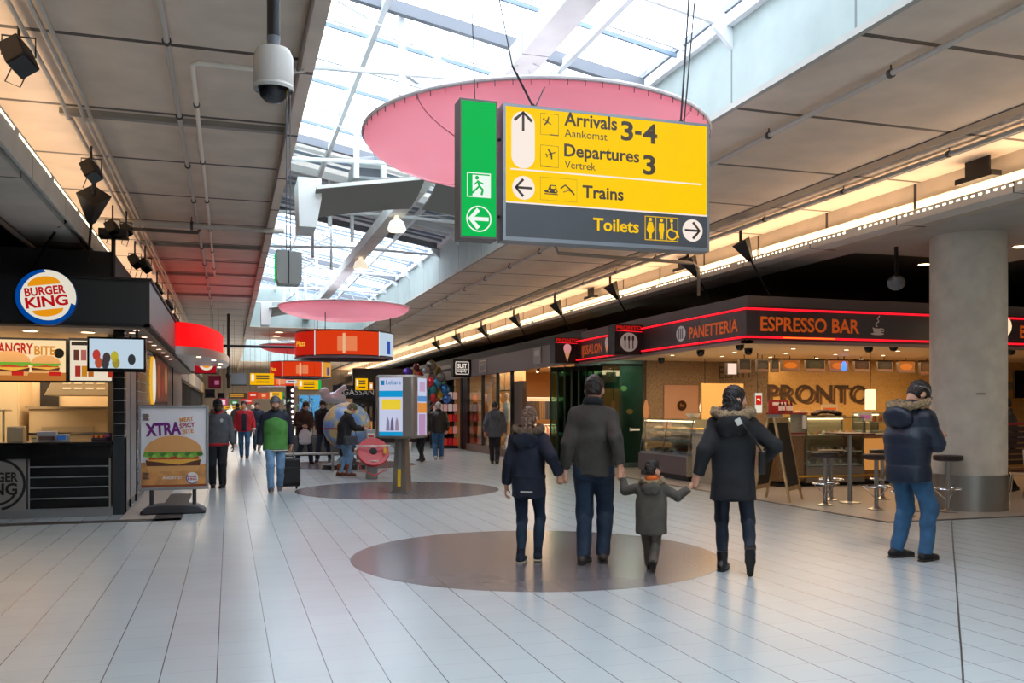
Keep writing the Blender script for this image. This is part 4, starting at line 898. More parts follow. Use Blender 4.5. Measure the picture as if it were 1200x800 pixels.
# things on the counter
def cbox(name, lab, cat, px0, px1, py0, Y, c, extra=None, d=.14, ztop=None):
    x0, x1 = onY(px0, 500, Y)[0], onY(px1, 500, Y)[0]; z1 = onY(px0, py0, Y)[2]
    o = thing(name, lab, cat, ((x0+x1)/2, Y, 1.04)); w = (x1-x0)/2
    bx(-w, w, 0, d, 0, z1-1.04).build('casing', mat(name+' casing', c, .5), o, bevel=.006)
    return o, w, z1-1.04
o, w, h = cbox('till', 'grey till with a small blue screen on the order counter', 'till', 64, 80, 509, 14.0, (176, 182, 190))
plate(FR(0, 0, 0), rect(-w*.6, w*.6, h*.3, h*.85), glow('till screen', (50, 90, 150), .6), o, 'screen', lift=.004); bx(-.06, .06, .12, .2, .02, h*.8).build('till_back', m_black, o)
o, w, h = cbox('receipt_printer', 'pale grey receipt printer box left of the till', 'printer', 43, 66, 505.5, 14.05, (186, 184, 186)); plate(FR(0, 0, 0), rect(-w*.8, w*.8, h*.15, h*.55), mat('printer slot', (120, 96, 88), .5), o, 'paper_slot', lift=.004)
o, w, h = cbox('menu_card', 'small cream card standing on the order counter', 'card', 37, 43.5, 511.5, 13.95, (232, 214, 160), d=.02); plate(FR(0, 0, 0), rect(-w*.7, w*.7, h*.6, h*.8), mat('card print', (150, 110, 60), .5), o, 'print', lift=.003)
o, w, h = cbox('cup_box', 'cream cardboard box standing behind the counter front at left', 'box', 8, 27, 500, 14.2, (216, 190, 148), d=.25); bx(-w, w, .11, .13, h, h+.004).build('box_tape', mat('tape', (170, 140, 96), .4), o)
o, w, h = cbox('sauce_tray', 'dark tray of red and yellow sauce sachets at the right end of the counter', 'tray', 107, 124, 513, 14.0, (40, 30, 44)); 
for i in range(5): bx(-w*.8+i*w*.34, -w*.8+i*w*.34+w*.26, .01, .1, h, h+.035).build('sachet', mat(('sachet red', 'sachet yellow')[i % 2], ((200, 40, 30), (240, 190, 50))[i % 2], .4), o)
o, w, h = cbox('toy_stand', 'dark purple display box beside the black tiled column', 'display', 122, 130, 507, 14.1, (52, 30, 58)); plate(FR(0, 0, 0), rect(-w*.8, w*.8, h*.5, h*.9), mat('display pink', (176, 80, 120), .5), o, 'display_card', lift=.003)
# menu boards and screen
def burger(F, x, y, w, par, lift=.006, gl=.55, nm='burger'):
    """layered bun picture on a board"""
    A = [(w/2*math.cos(R(a)), .30*w*math.sin(R(a))) for a in range(0, 181, 12)]
    L = [([(x+p, y+.10*w+q) for p, q in A], (224, 164, 100)), ([(x-.52*w, y+.02*w), (x-.3*w, y-.02*w), (x, y+.03*w), (x+.3*w, y-.02*w), (x+.52*w, y+.03*w), (x+.50*w, y+.12*w), (x-.5*w, y+.12*w)], (108, 168, 52)),
         (rect(x-.42*w, x+.44*w, y-.04*w, y+.03*w), (196, 60, 36)), ([(x-.45*w, y-.06*w), (x+.1*w, y-.14*w), (x+.46*w, y-.05*w), (x+.46*w, y-.01*w), (x-.45*w, y)], (236, 180, 70)),
         ([(x-.46*w, y-.16*w), (x+.46*w, y-.16*w), (x+.48*w, y-.05*w), (x-.48*w, y-.05*w)], (96, 50, 34)), ([(x-.42*w, y-.26*w), (x+.42*w, y-.26*w), (x+.47*w, y-.15*w), (x-.47*w, y-.15*w)], (224, 166, 98))]
    for i, (P, c) in enumerate(reversed(L)):
        plate(F, P, mat('print %d %d %d %.1f' % (*c, gl), c, .5, emit=c, es=gl), par, ('bun_base', 'patty', 'cheese', 'tomato', 'lettuce', 'bun_top')[i], lift=lift+.0012*i, th=.001)
mb_ = thing('menu_board', 'lit menu board reading ANGRY BITE with two burgers over the kitchen', 'menu board', (0, 0, 0))
Yb = 14.9; a0 = onY(-40, 399, Yb); a1 = onY(77, 399, Yb); b1 = onY(77, 446, Yb)
bx(a0[0]-.03, a1[0]+.03, Yb, Yb+.08, b1[2]-.03, a1[2]+.03).build('board_frame', m_black, mb_)
FB = FR(a1[0], Yb, b1[2]); hh = a1[2]-b1[2]
plate(FB, rect(a0[0]-a1[0], 0, 0, hh), glow('menu amber', (250, 216, 164), 1.0), mb_, 'lit_panel')
plate(FB, rect(a0[0]-a1[0], 0, 0, hh*.2), glow('menu wood', (214, 130, 60), .7), mb_, 'wood_band', lift=.003)
lettering('ANGRY', FB, -.435, hh*.66, .15, glow('menu red', (226, 44, 36), .7), mb_, w=.47, bold=.03, align='r', lift=.006); lettering('BITE', FB, -.42, hh*.64, .125, glow('menu orange', (238, 150, 40), .8), mb_, w=.28, bold=.03, lift=.006)
burger(FB, -.74, hh*.36, .54, mb_, gl=.7); burger(FB, -.27, hh*.36, .40, mb_, gl=.7)
plate(FB, disc(-.09, hh*.68, .07), mat('black print', (24, 22, 22), .5), mb_, 'round_stamp', lift=.005)
for x in (-.72, -.22): plate(FB, rect(x, x+.16, hh*.12, hh*.22), glow('menu red', (226, 44, 36), .7), mb_, 'price_tab', lift=.012)
m2 = thing('menu_board', 'narrow white menu board with drinks and fries beside the ceiling screen', 'menu board', (0, 0, 0))
a0 = onY(82, 399, Yb); a1 = onY(131, 399, Yb); b1 = onY(131, 446, Yb)
bx(a0[0]-.02, a1[0]+.02, Yb, Yb+.08, b1[2]-.03, a1[2]+.03).build('board_frame', m_black, m2); F2 = FR(a0[0], Yb, b1[2]); w2 = a1[0]-a0[0]
plate(F2, rect(0, w2, 0, hh), glow('menu cream', (250, 232, 206), .85), m2, 'lit_panel')
plate(F2, rect(.02, w2*.5, hh*.88, hh*.97), mat('black print', (24, 22, 22), .5), m2, 'title_bar', lift=.004)
for i, (x, y, c) in enumerate(((.05, .5, (120, 70, 60)), (.15, .5, (214, 120, 110)), (.07, .1, (200, 60, 50)), (.16, .1, (240, 160, 40)), (.25, .1, (214, 120, 40)), (.52, .08, (206, 60, 40)))): plate(F2, rect(x, x+.075, y*hh, y*hh+.16), glow('menu item %d' % i, c, .6), m2, 'menu_picture', lift=.004)
tv = thing('ceiling_screen', 'flat black framed screen showing dessert cups, hung at the kiosk corner', 'screen', (0, 0, 0))
Yt = 13.75; a0 = onY(102, 394, Yt); b1 = onY(171, 436, Yt)
bx(a0[0], b1[0], Yt, Yt+.07, b1[2], a0[2]).build('casing', m_gloss, tv, bevel=.006); FT = FR(a0[0], Yt, b1[2]); wt, ht = b1[0]-a0[0], a0[2]-b1[2]
plate(FT, rect(.03, wt-.03, .05, ht-.03), glow('screen pale blue', (196, 216, 232), .9), tv, 'display', lift=.003)
for i, (x, y, c) in enumerate(((.13, .24, (214, 70, 60)), (.16, .13, (206, 90, 60)), (.27, .20, (84, 66, 70)), (.25, .12, (70, 70, 74)), (.38, .22, (214, 200, 60)), (.40, .13, (176, 160, 60)), (.62, .18, (60, 60, 66)))): plate(FT, disc(x*wt/.82, y*ht/.5, .05, .075), glow('cup tone %d' % i, c, .7), tv, 'cup_picture', lift=.005)
MB().cyl((b1[0]-.12, Yt+.04, a0[2]), (b1[0]-.12, Yt+.04, 2.70), .02).build('hanger', m_black, tv)
# downlights in the soffit edge (seven small lamps)
for i in range(9):
    y = 13.78+[0, .02, 1.3, 2.3, 3.2, 4.3, 5.4, 6.6, 7.8][i]; x = -1.25-(.10 if i == 0 else 0)
    dl = thing('downlight', 'small round downlight in the soffit along the burger kiosk side', 'lamp', (x, y+(.5 if i == 0 else 0), 2.62), 0, 'downlights along the burger kiosk')
    MB().lathe([(.05, -.012), (.055, 0)], n=16).build('rim', m_chrome, dl); MB().lathe([(.0001, -.014), (.042, -.013)], n=16, cap=False).build('lens', glow('downlight pink', (255, 200, 180), 5), dl)
for i, x in enumerate((-2.7, -1.95, -3.4)):
    dl = thing('round_ceiling_lamp', 'flush round ceiling lamp glowing above the burger counter', 'lamp', (x, 14.35, 2.62), 0, 'flush lamps above the burger counter'); MB().lathe([(.10, -.015), (.12, 0)], n=20).build('rim', m_chrome, dl); MB().lathe([(.0001, -.018), (.09, -.016)], n=20, cap=False).build('lens', m_down, dl)
# bowed red sign further along the kiosk
rs_ = thing('bowed_red_sign', 'bright red bowed sign box with silver canopy rim on the kiosk side', 'sign', (0, 0, 0))
Yc, hl_ = 24.1, 4.2; arc = [(-1.06+.92*math.cos(R(a))**1.0, Yc+hl_*math.sin(R(a))) for a in range(-90, 91, 6)]
MB().prism(arc, lambda u, v, q: (u, v, q), 2.80, 3.30).build('red_box', glow('red sign', (255, 16, 22), 1.0), rs_)
arc2 = [(-1.05+1.05*math.cos(R(a)), Yc+(hl_+.12)*math.sin(R(a))) for a in range(-90, 91, 6)]
MB().prism(arc2, lambda u, v, q: (u, v, q), 2.62, 2.79).build('canopy_rim', mat('silver canopy', (190, 190, 194), .3, .6), rs_)
for i in range(4):
    a = R(-58+i*26); MB().lathe([(.0001, -.012), (.045, -.01), (.05, 0)], (-1.1+.9*math.cos(a), Yc+hl_*.97*math.sin(a), 2.62), 12, cap=False).build('canopy_lamp', m_down, rs_)
# hanging boards on the left beyond the kiosk
def hang(name, lab, cat, px0, px1, py0, py1, Y, c, e=.0, rods=True, th=.12, m=None, top=None):
    a = onY(px0, py0, Y); b = onY(px1, py1, Y); o = thing(name, lab, cat, (0, 0, 0)); mm = m or (glow('board %d %d %d' % c, c, e) if e else mat('board %d %d %d' % c, c, .5))
    bx(a[0], b[0], Y, Y+th, b[2], a[2]).build('board', mm, o)
    bx(a[0]-.02, b[0]+.02, Y+.01, Y+th-.01, b[2]-.025, b[2]).build('bottom_rail', m_black, o)
    if rods:
        for x in (a[0]*.8+b[0]*.2, a[0]*.2+b[0]*.8): MB().cyl((x, Y+th/2, a[2]), (x, Y+th/2, top or top_z(x, Y)), .004, n=6).build('rod', m_black, o)
    return o, FR(a[0], Y, b[2]), b[0]-a[0], a[2]-b[2]
o, F_, w, h = hang('round_logo_board', 'red board with a round white and orange emblem under the bowed sign', 'sign', 228, 253, 423, 437, 25.0, (206, 24, 40), .5, False)
plate(F_, disc(w*.55, h*.85, w*.36, h*.62, 28, 180, 360), glow('sign white face', (255, 246, 226), .75), o, 'emblem', lift=.004); plate(F_, disc(w*.55, h*.85, w*.26, h*.42, 28, 180, 360), glow('sign orange', (250, 160, 20), .8), o, 'emblem_centre', lift=.007)
o, F_, w, h = hang('maroon_board', 'square maroon hanging board with pink lettering on the left', 'sign', 244, 259, 440, 454, 30.0, (118, 30, 52), .35); plate(F_, rect(w*.5, w*.85, h*.25, h*.6), glow('pink print', (220, 120, 160), .5), o, 'print', lift=.004)
o, F_, w, h = hang('black_monitor', 'small black monitor hanging under the maroon board', 'monitor', 240, 252, 456, 465, 31, (24, 24, 26), 0); plate(F_, rect(w*.1, w*.9, h*.1, h*.9), m_gloss, o, 'screen', lift=.003)
o, F_, w, h = hang('black_monitor', 'second small black monitor right of the first, further down the hall', 'monitor', 255, 263, 460, 466, 36, (24, 24, 26), 0); plate(F_, rect(w*.1, w*.9, h*.1, h*.9), m_gloss, o, 'screen', lift=.003)
o, F_, w, h = hang('grey_board', 'blank grey board hanging from the left ceiling beside a black post', 'sign', 271, 289, 437, 451, 34, (128, 130, 134), 0); plate(F_, rect(w*.02, w*.98, h*.03, h*.06), m_black, o, 'edge_strip', lift=.003)
po = thing('black_post', 'slim black post with a cross bar carrying lamps at the left of the far hall', 'post', (onZ(268, 520, 0)[0]*0-.02, 32, 0))
MB().cyl((0, 0, 2.2), (0, 0, ZC), .05).build('upright', m_black, po); MB().cyl((-.45, 0, 3.62), (2.9, 0, 3.62), .05).build('cross_bar', m_black, po); MB().ball((0, 0, 2.62), (.09, .09, .12)).build('joint', m_black, po)
# poster stand
ad = thing('poster_stand', 'free standing poster frame reading XTRA with a burger, beside the burger kiosk', 'poster stand', (-.76, 13.95, 0))
w, z0, z1 = .475, .335, 1.55
MB().box(-w, -w+.035, -.035, .035, z0, z1).box(w-.035, w, -.035, .035, z0, z1).box(-w+.035, w-.035, -.035, .035, z0, z0+.04).box(-w+.035, w-.035, -.035, .035, z1-.04, z1).build('frame', m_alu, ad, bevel=.004)
pp = bx(-w+.03, w-.03, -.02, .02, z0+.03, z1-.03).build('poster', mat('poster pale grey', (232, 232, 236), .35), ad)
FP = FR(0, -.02, z0)
plate(FP, [(-w+.035, .04), (w-.035, .04), (w-.035, .36), (w*.5, .39), (-w*.3, .37), (-w+.035, .40)], mat('poster wood', (206, 146, 84), .4, var=(6, .15)), pp, 'wood_table', lift=.003)
plate(FP, rect(-w+.035, w-.035, .04, .075), mat('poster brown band', (150, 74, 34), .4), pp, 'bottom_band', lift=.005)
m_pu = mat('poster purple', (112, 24, 122), .4); m_po = mat('poster orange', (226, 150, 40), .4); m_pr = mat('poster crimson', (176, 24, 60), .4)
lettering('XTRA', ((0, -.02, z0), (1, 0, .06), (-.06, 0, 1), (0, -1, 0)), -.33, .80, .165, m_pu, pp, w=.48, bold=.045, lift=.006)
Fq = ((0, -.02, z0), (1, 0, .12), (-.12, 0, 1), (0, -1, 0))
lettering('MEAT', Fq, .29, .95, .06, m_po, pp, w=.19, bold=.03, align='c', lift=.006); lettering('SPICY', Fq, .29, .865, .06, m_pr, pp, w=.21, bold=.03, align='c', lift=.006); lettering('BITE', Fq, .29, .78, .06, m_po, pp, w=.15, bold=.03, align='c', lift=.006)
burger(FP, -.005, .47, .78, pp, lift=.007, gl=0)
for q in range(14): plate(FP, disc(-.36+.055*q, .50+.014*math.sin(q*2.1), .045, .026, 10), mat('lettuce tone %d' % (q % 3), ((122, 178, 60), (70, 128, 44), (150, 196, 84))[q % 3], .5), pp, 'lettuce_leaf', lift=.0165+.0004*q, th=.0003)
lettering('ANGRY ST', FP, -.02, .155, .042, m_letw, pp, w=.27, bold=.02, align='c', lift=.008)
plate(FP, disc(.25, .165, .085, n=28), m_letw, pp, 'emblem', lift=.008); lettering('BURGER', FP, .25, .175, .026, m_pr, pp, w=.125, bold=.03, align='c', lift=.010); lettering('KING', FP, .25, .135, .032, m_pr, pp, w=.125, bold=.03, align='c', lift=.010)
plate(FP, thick([(.25+.078*math.cos(R(a)), .165+.078*math.sin(R(a))) for a in range(140, 330, 8)], .014), mat('poster blue', (40, 80, 160), .4), pp, 'emblem_swoosh', lift=.010)
for (x, y) in ((-.40, 1.0), (-.40, .16)):
    for q in range(5): plate(FP, rect(x-.02+.012*(q % 2), x+.07-.01*(q % 3), y+.02*q, y+.02*q+.014), mat('stamp print', (96, 70, 60), .5), pp, 'stamp_line', lift=.008)
for x in (-.30, .28): MB().cyl((x, 0, .10), (x, 0, z0), .028).build('leg', mat('dark grey plastic', (58, 58, 62), .5), ad)
MB().prism([(-.44, 0), (.44, 0), (.44, .045), (.34, .11), (.2, .13), (-.2, .13), (-.34, .11), (-.44, .045)], lambda u, v, q: (u, q, v), -.20, .20).build('base', mat('dark grey plastic', (58, 58, 62), .5), ad, bevel=.02)
for sx in (-1, 1):
    for z in (.42, .62): bx(sx*w-.008, sx*w+.008, -.02, .02, z, z+.05).build('clip', m_black, ad)
# ------------------------------------------------------------------ overhead signs, discs, cameras and pipes
Ys = 6.70
yel = glow('sign yellow light', (255, 204, 0), 1.0)
m_sdk = mat('sign charcoal', (62, 64, 68), .4, emit=(62, 64, 68), es=.25); m_stx = mat('sign dark print', (58, 38, 26), .5); m_swh = glow('sign warm white', (255, 240, 228), .95); m_syl = glow('sign yellow print', (255, 204, 20), .9)
sg = thing('direction_sign', 'large yellow lit sign reading Arrivals 3-4, Departures 3, Trains and Toilets', 'sign', (0, 0, 0))
x0, x1, z0, z1 = 2.02, 3.81, 2.805, 3.865
MB().box(x0, x1, Ys, Ys+.16, z0, z0+.03).box(x0, x1, Ys, Ys+.16, z1-.022, z1).box(x0, x0+.022, Ys, Ys+.16, z0+.03, z1-.022).box(x1-.022, x1, Ys, Ys+.16, z0+.03, z1-.022).build('frame', mat('grey sign frame', (132, 136, 142), .4, .5), sg)
FG = FR(x0, Ys, z0); W, Hh = x1-x0, z1-z0
bx(x0+.02, x1-.02, Ys+.012, Ys+.15, z0+.03, z1-.02).build('light_box', m_sdk, sg)
plate(FG, rect(.022, W-.022, .30, Hh-.022), yel, sg, 'yellow_panel', lift=-.002, th=.006)
plate(FG, rect(.022, W-.022, .03, .292), m_sdk, sg, 'charcoal_panel', lift=-.002, th=.006)
plate(FG, rect(.022, W-.022, .290, .302), m_swh, sg, 'white_line', lift=.001); plate(FG, rect(.06, W-.07, .548, .560), m_swh, sg, 'white_line', lift=.001)
def px(u, v):          # pixel on the sign face -> sign coordinates
    p = onY(u, v, Ys); return p[0]-x0, p[2]-z0
ax_, az_ = px(613, 164)
plate(FG, [(ax_+.095*math.cos(R(a)), px(613, 145)[1]+.095*math.sin(R(a))) for a in range(0, 181, 8)]+[(ax_+.095*math.cos(R(a)), px(613, 183)[1]+.095*math.sin(R(a))) for a in range(180, 361, 8)], m_swh, sg, 'arrow_field', lift=.002)
for P in arrow_poly(ax_, px(613, 145)[1]+.02, .155, 90, .13): plate(FG, P, m_stx, sg, 'arrow', lift=.004)
bx_c, bz_c = px(613.5, 220); plate(FG, disc(bx_c, bz_c, .092), m_swh, sg, 'arrow_field', lift=.002)
for P in arrow_poly(bx_c, bz_c, .145, 180, .13): plate(FG, P, m_stx, sg, 'arrow', lift=.004)
tx, tz = px(811.5, 270); plate(FG, disc(tx, tz, .092), m_swh, sg, 'arrow_field', lift=.002)
for P in arrow_poly(tx, tz, .145, 0, .13): plate(FG, P, m_stx, sg, 'arrow', lift=.004)
def sgt(s, u0, u1, vb, vt, m=m_stx, bold=.004): a = px(u0, vb); b = px(u1, vb); c = px((u0+u1)/2, vt); q = px((u0+u1)/2, vb); lettering(s, FG, a[0], q[1], c[1]-q[1], m, sg, w=b[0]-a[0], bold=bold, lift=.003)
sgt('Arrivals', 661, 723, 149.5, 134.5, bold=.024); sgt('Aankomst', 661.5, 711.5, 162.5, 153.5); sgt('3', 727.5, 742, 164, 143, bold=.026); sgt('4', 753, 770, 167.5, 146, bold=.026); q1, q2 = px(744, 157.5), px(751.5, 154); plate(FG, rect(q1[0], q2[0], q1[1], q2[1]), m_stx, sg, 'dash', lift=.003)
sgt('Departures', 661, 749, 186.5, 172.5, bold=.024); sgt('Vertrek', 661.5, 698, 198.5, 189.5); sgt('3', 753.5, 768, 204, 182.5, bold=.026)
sgt('Trains', 682.5, 730.5, 233, 219, bold=.024); sgt('Toilets', 695, 748.5, 271, 257, m_syl, bold=.022)
def frame_px(u0, u1, v0, v1, m, w=.006):
    a, b = px(u0, v1), px(u1, v0); outline(FG, rect(a[0], b[0], a[1], b[1]), m, sg, 'pictogram_frame', w); return a[0], a[1], b[0]-a[0], b[1]-a[1]
def plane_pic(x, y, s, ang):
    c, n = math.cos(R(ang)), math.sin(R(ang)); T = lambda P: [(x+s*(a*c-b*n), y+s*(a*n+b*c)) for a, b in P]
    plate(FG, T([(-.5, -.04), (.42, -.05), (.52, 0), (.42, .05), (-.5, .04)]), m_stx, sg, 'plane_body', lift=.004)
    plate(FG, T([(.12, 0), (-.06, .5), (-.18, .5), (-.08, 0), (-.18, -.5), (-.06, -.5)]), m_stx, sg, 'plane_wings', lift=.005)
    plate(FG, T([(-.38, 0), (-.46, .2), (-.54, .2), (-.5, 0), (-.54, -.2), (-.46, -.2)]), m_stx, sg, 'plane_tail', lift=.006)
X, Y_, w, h = frame_px(633, 654.5, 134.5, 157.5, m_stx, .003); plane_pic(X+w*.38, Y_+h*.62, w*.52, -30); plate(FG, rect(X+w*.5, X+w, Y_, Y_+.008), m_stx, sg, 'runway', lift=.004)
X, Y_, w, h = frame_px(633, 654.5, 171.5, 195, m_stx, .003); plane_pic(X+w*.58, Y_+h*.62, w*.55, 22); plate(FG, rect(X, X+w*.5, Y_, Y_+.008), m_stx, sg, 'runway', lift=.004)
X, Y_, w, h = frame_px(633, 676, 210.5, 234, m_stx, .002)
plate(FG, rect(X+w*.10, X+w*.48, Y_+h*.26, Y_+h*.30), m_stx, sg, 'train_track', lift=.004); plate(FG, rect(X+w*.29, X+w*.40, Y_+h*.52, Y_+h*.63), yel, sg, 'train_window', lift=.007); plate(FG, disc(X+w*.24, Y_+h*.42, .008, n=10), yel, sg, 'train_lamp', lift=.007); plate(FG, disc(X+w*.41, Y_+h*.42, .008, n=10), yel, sg, 'train_lamp', lift=.007)
plate(FG, [(X+w*.08, Y_+h*.42), (X+w*.2, Y_+h*.44), (X+w*.26, Y_+h*.68), (X+w*.42, Y_+h*.68), (X+w*.45, Y_+h*.46), (X+w*.48, Y_+h*.42), (X+w*.44, Y_+h*.32), (X+w*.14, Y_+h*.34)], m_stx, sg, 'train_front', lift=.004)
plate(FG, thick([(X+w*.55, Y_+h*.55), (X+w*.68, Y_+h*.72), (X+w*.80, Y_+h*.56), (X+w*.93, Y_+h*.32)], .012), m_stx, sg, 'train_line', lift=.004); plate(FG, thick([(X+w*.62, Y_+h*.40), (X+w*.78, Y_+h*.50), (X+w*.9, Y_+h*.40)], .006), m_stx, sg, 'train_line', lift=.004)
X, Y_, w, h = frame_px(755.5, 794.5, 255.5, 281, m_syl, .006)
for q in (.33, .66): plate(FG, rect(X+w*q-.002, X+w*q+.002, Y_, Y_+h), m_syl, sg, 'divider', lift=.003)
for q, fe in ((.165, 1), (.495, 0)):
    c = X+w*q; plate(FG, disc(c, Y_+h*.86, h*.075, n=16), m_syl, sg, 'figure_head', lift=.004)
    B = [(c-.12*h, Y_+h*.42), (c-.11*h, Y_+h*.74), (c+.11*h, Y_+h*.74), (c+.12*h, Y_+h*.42), (c+.09*h, Y_+h*.36), (c+.07*h, Y_+h*.06), (c+.012*h, Y_+h*.06), (c, Y_+h*.3), (c-.012*h, Y_+h*.06), (c-.07*h, Y_+h*.06), (c-.09*h, Y_+h*.36)]
    if fe: B = [(c-.17*h, Y_+h*.44), (c-.09*h, Y_+h*.76), (c+.09*h, Y_+h*.76), (c+.17*h, Y_+h*.44), (c+.11*h, Y_+h*.32), (c+.06*h, Y_+h*.32), (c+.06*h, Y_+h*.06), (c-.06*h, Y_+h*.06), (c-.06*h, Y_+h*.32), (c-.11*h, Y_+h*.32)]
    plate(FG, B[::-1], m_syl, sg, 'figure_body', lift=.005)
c = X+w*.80; plate(FG, disc(c, Y_+h*.86, h*.07, n=16), m_syl, sg, 'figure_head', lift=.004); plate(FG, thick([(c, Y_+h*.76), (c+.02*h, Y_+h*.46), (c+.22*h, Y_+h*.42), (c+.32*h, Y_+h*.16)], .085*h), m_syl, sg, 'figure_body', lift=.005)
plate(FG, thick([(c+.02*h+.22*h*math.cos(R(a)), Y_+h*.30+.22*h*math.sin(R(a))) for a in range(100, 350, 10)], .06*h), m_syl, sg, 'wheelchair_wheel', lift=.006)
def cable(o, p, q, r=.008): MB().cyl(p, q, r, n=6).build('cable', m_black, o)
cx1 = onY(630, 122, Ys)[0]; cx2 = onY(803, 142, Ys)[0]
cable(sg, (cx1, Ys+.08, z1), (cx1-.17, Ys+.12, z1+.34)); cable(sg, (cx1-.17, Ys+.12, z1+.34), (cx1-.45, Ys+.5, roofz(cx1-.45)), .005); cable(sg, (cx1-.012, Ys+.05, z1), (cx1-.14, Ys+.10, z1+.28), .006); cable(sg, (cx1, Ys+.08, z1), (cx1+.10, Ys+.12, z1+.20), .005)
MB().tube([(cx1-.05, Ys+.08, z1), (cx1-.01, Ys+.08, z1+.04), (cx1+.03, Ys+.08, z1)], .008, 6).build('eyelet', m_black, sg)
cable(sg, (cx2, Ys+.08, z1), (cx2+.16, Ys+.1, roofz(cx2+.16)), .008); cable(sg, (cx2+.03, Ys+.08, z1), (cx2+.14, Ys+.1, 4.9), .006); MB().tube([(cx2-.03, Ys+.08, z1), (cx2, Ys+.08, z1+.04), (cx2+.05, Ys+.08, z1)], .008, 6).build('eyelet', m_black, sg)
# green emergency exit box
g_ = thing('exit_sign', 'tall green lit emergency exit sign with running figure and left arrow', 'sign', (0, 0, 0))
gx0, gx1 = 1.675, 1.975; gz0, gz1 = 2.80, 3.87
MB().box(gx0, gx1, Ys, Ys+.17, gz0, gz1).build('sign_case', mat('brown grey sign case', (92, 84, 82), .45), g_, bevel=.003)
FE = FR(gx0, Ys, gz0); wE = gx1-gx0; plate(FE, rect(.014, wE-.014, .02, gz1-gz0-.02), glow('exit green', (0, 196, 84), .85), g_, 'green_panel', lift=.003)
m_ew = glow('exit white', (240, 255, 244), .95); ec = wE/2; ez = onY(561, 256.5, Ys)[2]-gz0
plate(FE, thick([(ec+.100*math.cos(R(a)), ez+.100*math.sin(R(a))) for a in range(0, 360, 10)], .009, True)[:36]+[], m_ew, g_, 'ring_fill', lift=.0035) if False else None
ring = [(ec+.100*math.cos(R(a)), ez+.100*math.sin(R(a))) for a in range(0, 360, 10)]; outline(FE, ring, m_ew, g_, 'ring', .010, lift=.006)
for P in arrow_poly(ec, ez, .155, 180, .19): plate(FE, P, m_ew, g_, 'arrow', lift=.007)
e2 = onY(561, 217, Ys)[2]-gz0; outline(FE, rect(ec-.094, ec+.094, e2-.094, e2+.094), m_ew, g_, 'door_frame', .008, lift=.006); plate(FE, rect(ec-.05, ec+.086, e2-.086, e2+.076), m_ew, g_, 'door_opening', lift=.005)
m_eg = glow('exit green', (0, 196, 84), .85)
plate(FE, disc(ec-.015, e2+.055, .015, n=14), m_eg, g_, 'runner_head', lift=.008); plate(FE, thick([(ec-.01, e2+.035), (ec+.005, e2-.01), (ec+.03, e2-.035), (ec+.02, e2-.075)], .017), m_eg, g_, 'runner_body', lift=.008); plate(FE, thick([(ec+.0, e2-.012), (ec-.03, e2-.04), (ec-.06, e2-.07)], .014), m_eg, g_, 'runner_leg', lift=.009); plate(FE, thick([(ec+.035, e2+.01), (ec-.008, e2+.028), (ec-.04, e2-.0)], .011), m_eg, g_, 'runner_arm', lift=.009)
cable(g_, (1.82, Ys+.09, gz1), (1.80, Ys+.3, roofz(1.8)), .004); MB().cyl((gx1, Ys+.08, 3.6), (x0, Ys+.08, 3.6), .012).build('link', m_black, g_); MB().cyl((gx1, Ys+.08, 3.0), (x0, Ys+.08, 3.0), .012).build('link', m_black, g_)
# three translucent discs under the skylights
m_pink = bpy.data.materials.new('pink translucent membrane'); m_pink.use_nodes = True
n_ = NT(m_pink); b_ = m_pink.node_tree.nodes['Principled BSDF']; b_.inputs['Base Color'].default_value = (*lin((234, 126, 142)), 1); b_.inputs['Roughness'].default_value = .12
o_ = m_pink.node_tree.nodes['Material Output']; tl_ = n_.n('BsdfTranslucent', (*lin((248, 158, 168)), 1)); mx_n = n_.n('MixShader', .55, b_.outputs[0], tl_); n_.set(o_.inputs[0], mx_n)
m_topsheet = bpy.data.materials.new('white translucent sheet'); m_topsheet.use_nodes = True; n_ = NT(m_topsheet); n_.set(m_topsheet.node_tree.nodes['Material Output'].inputs[0], n_.n('MixShader', .5, n_.n('BsdfDiffuse', (.85, .85, .86, 1)), n_.n('BsdfTranslucent', (.95, .95, .96, 1))))
m_rim = mat('white disc rim', (236, 226, 228), .4)
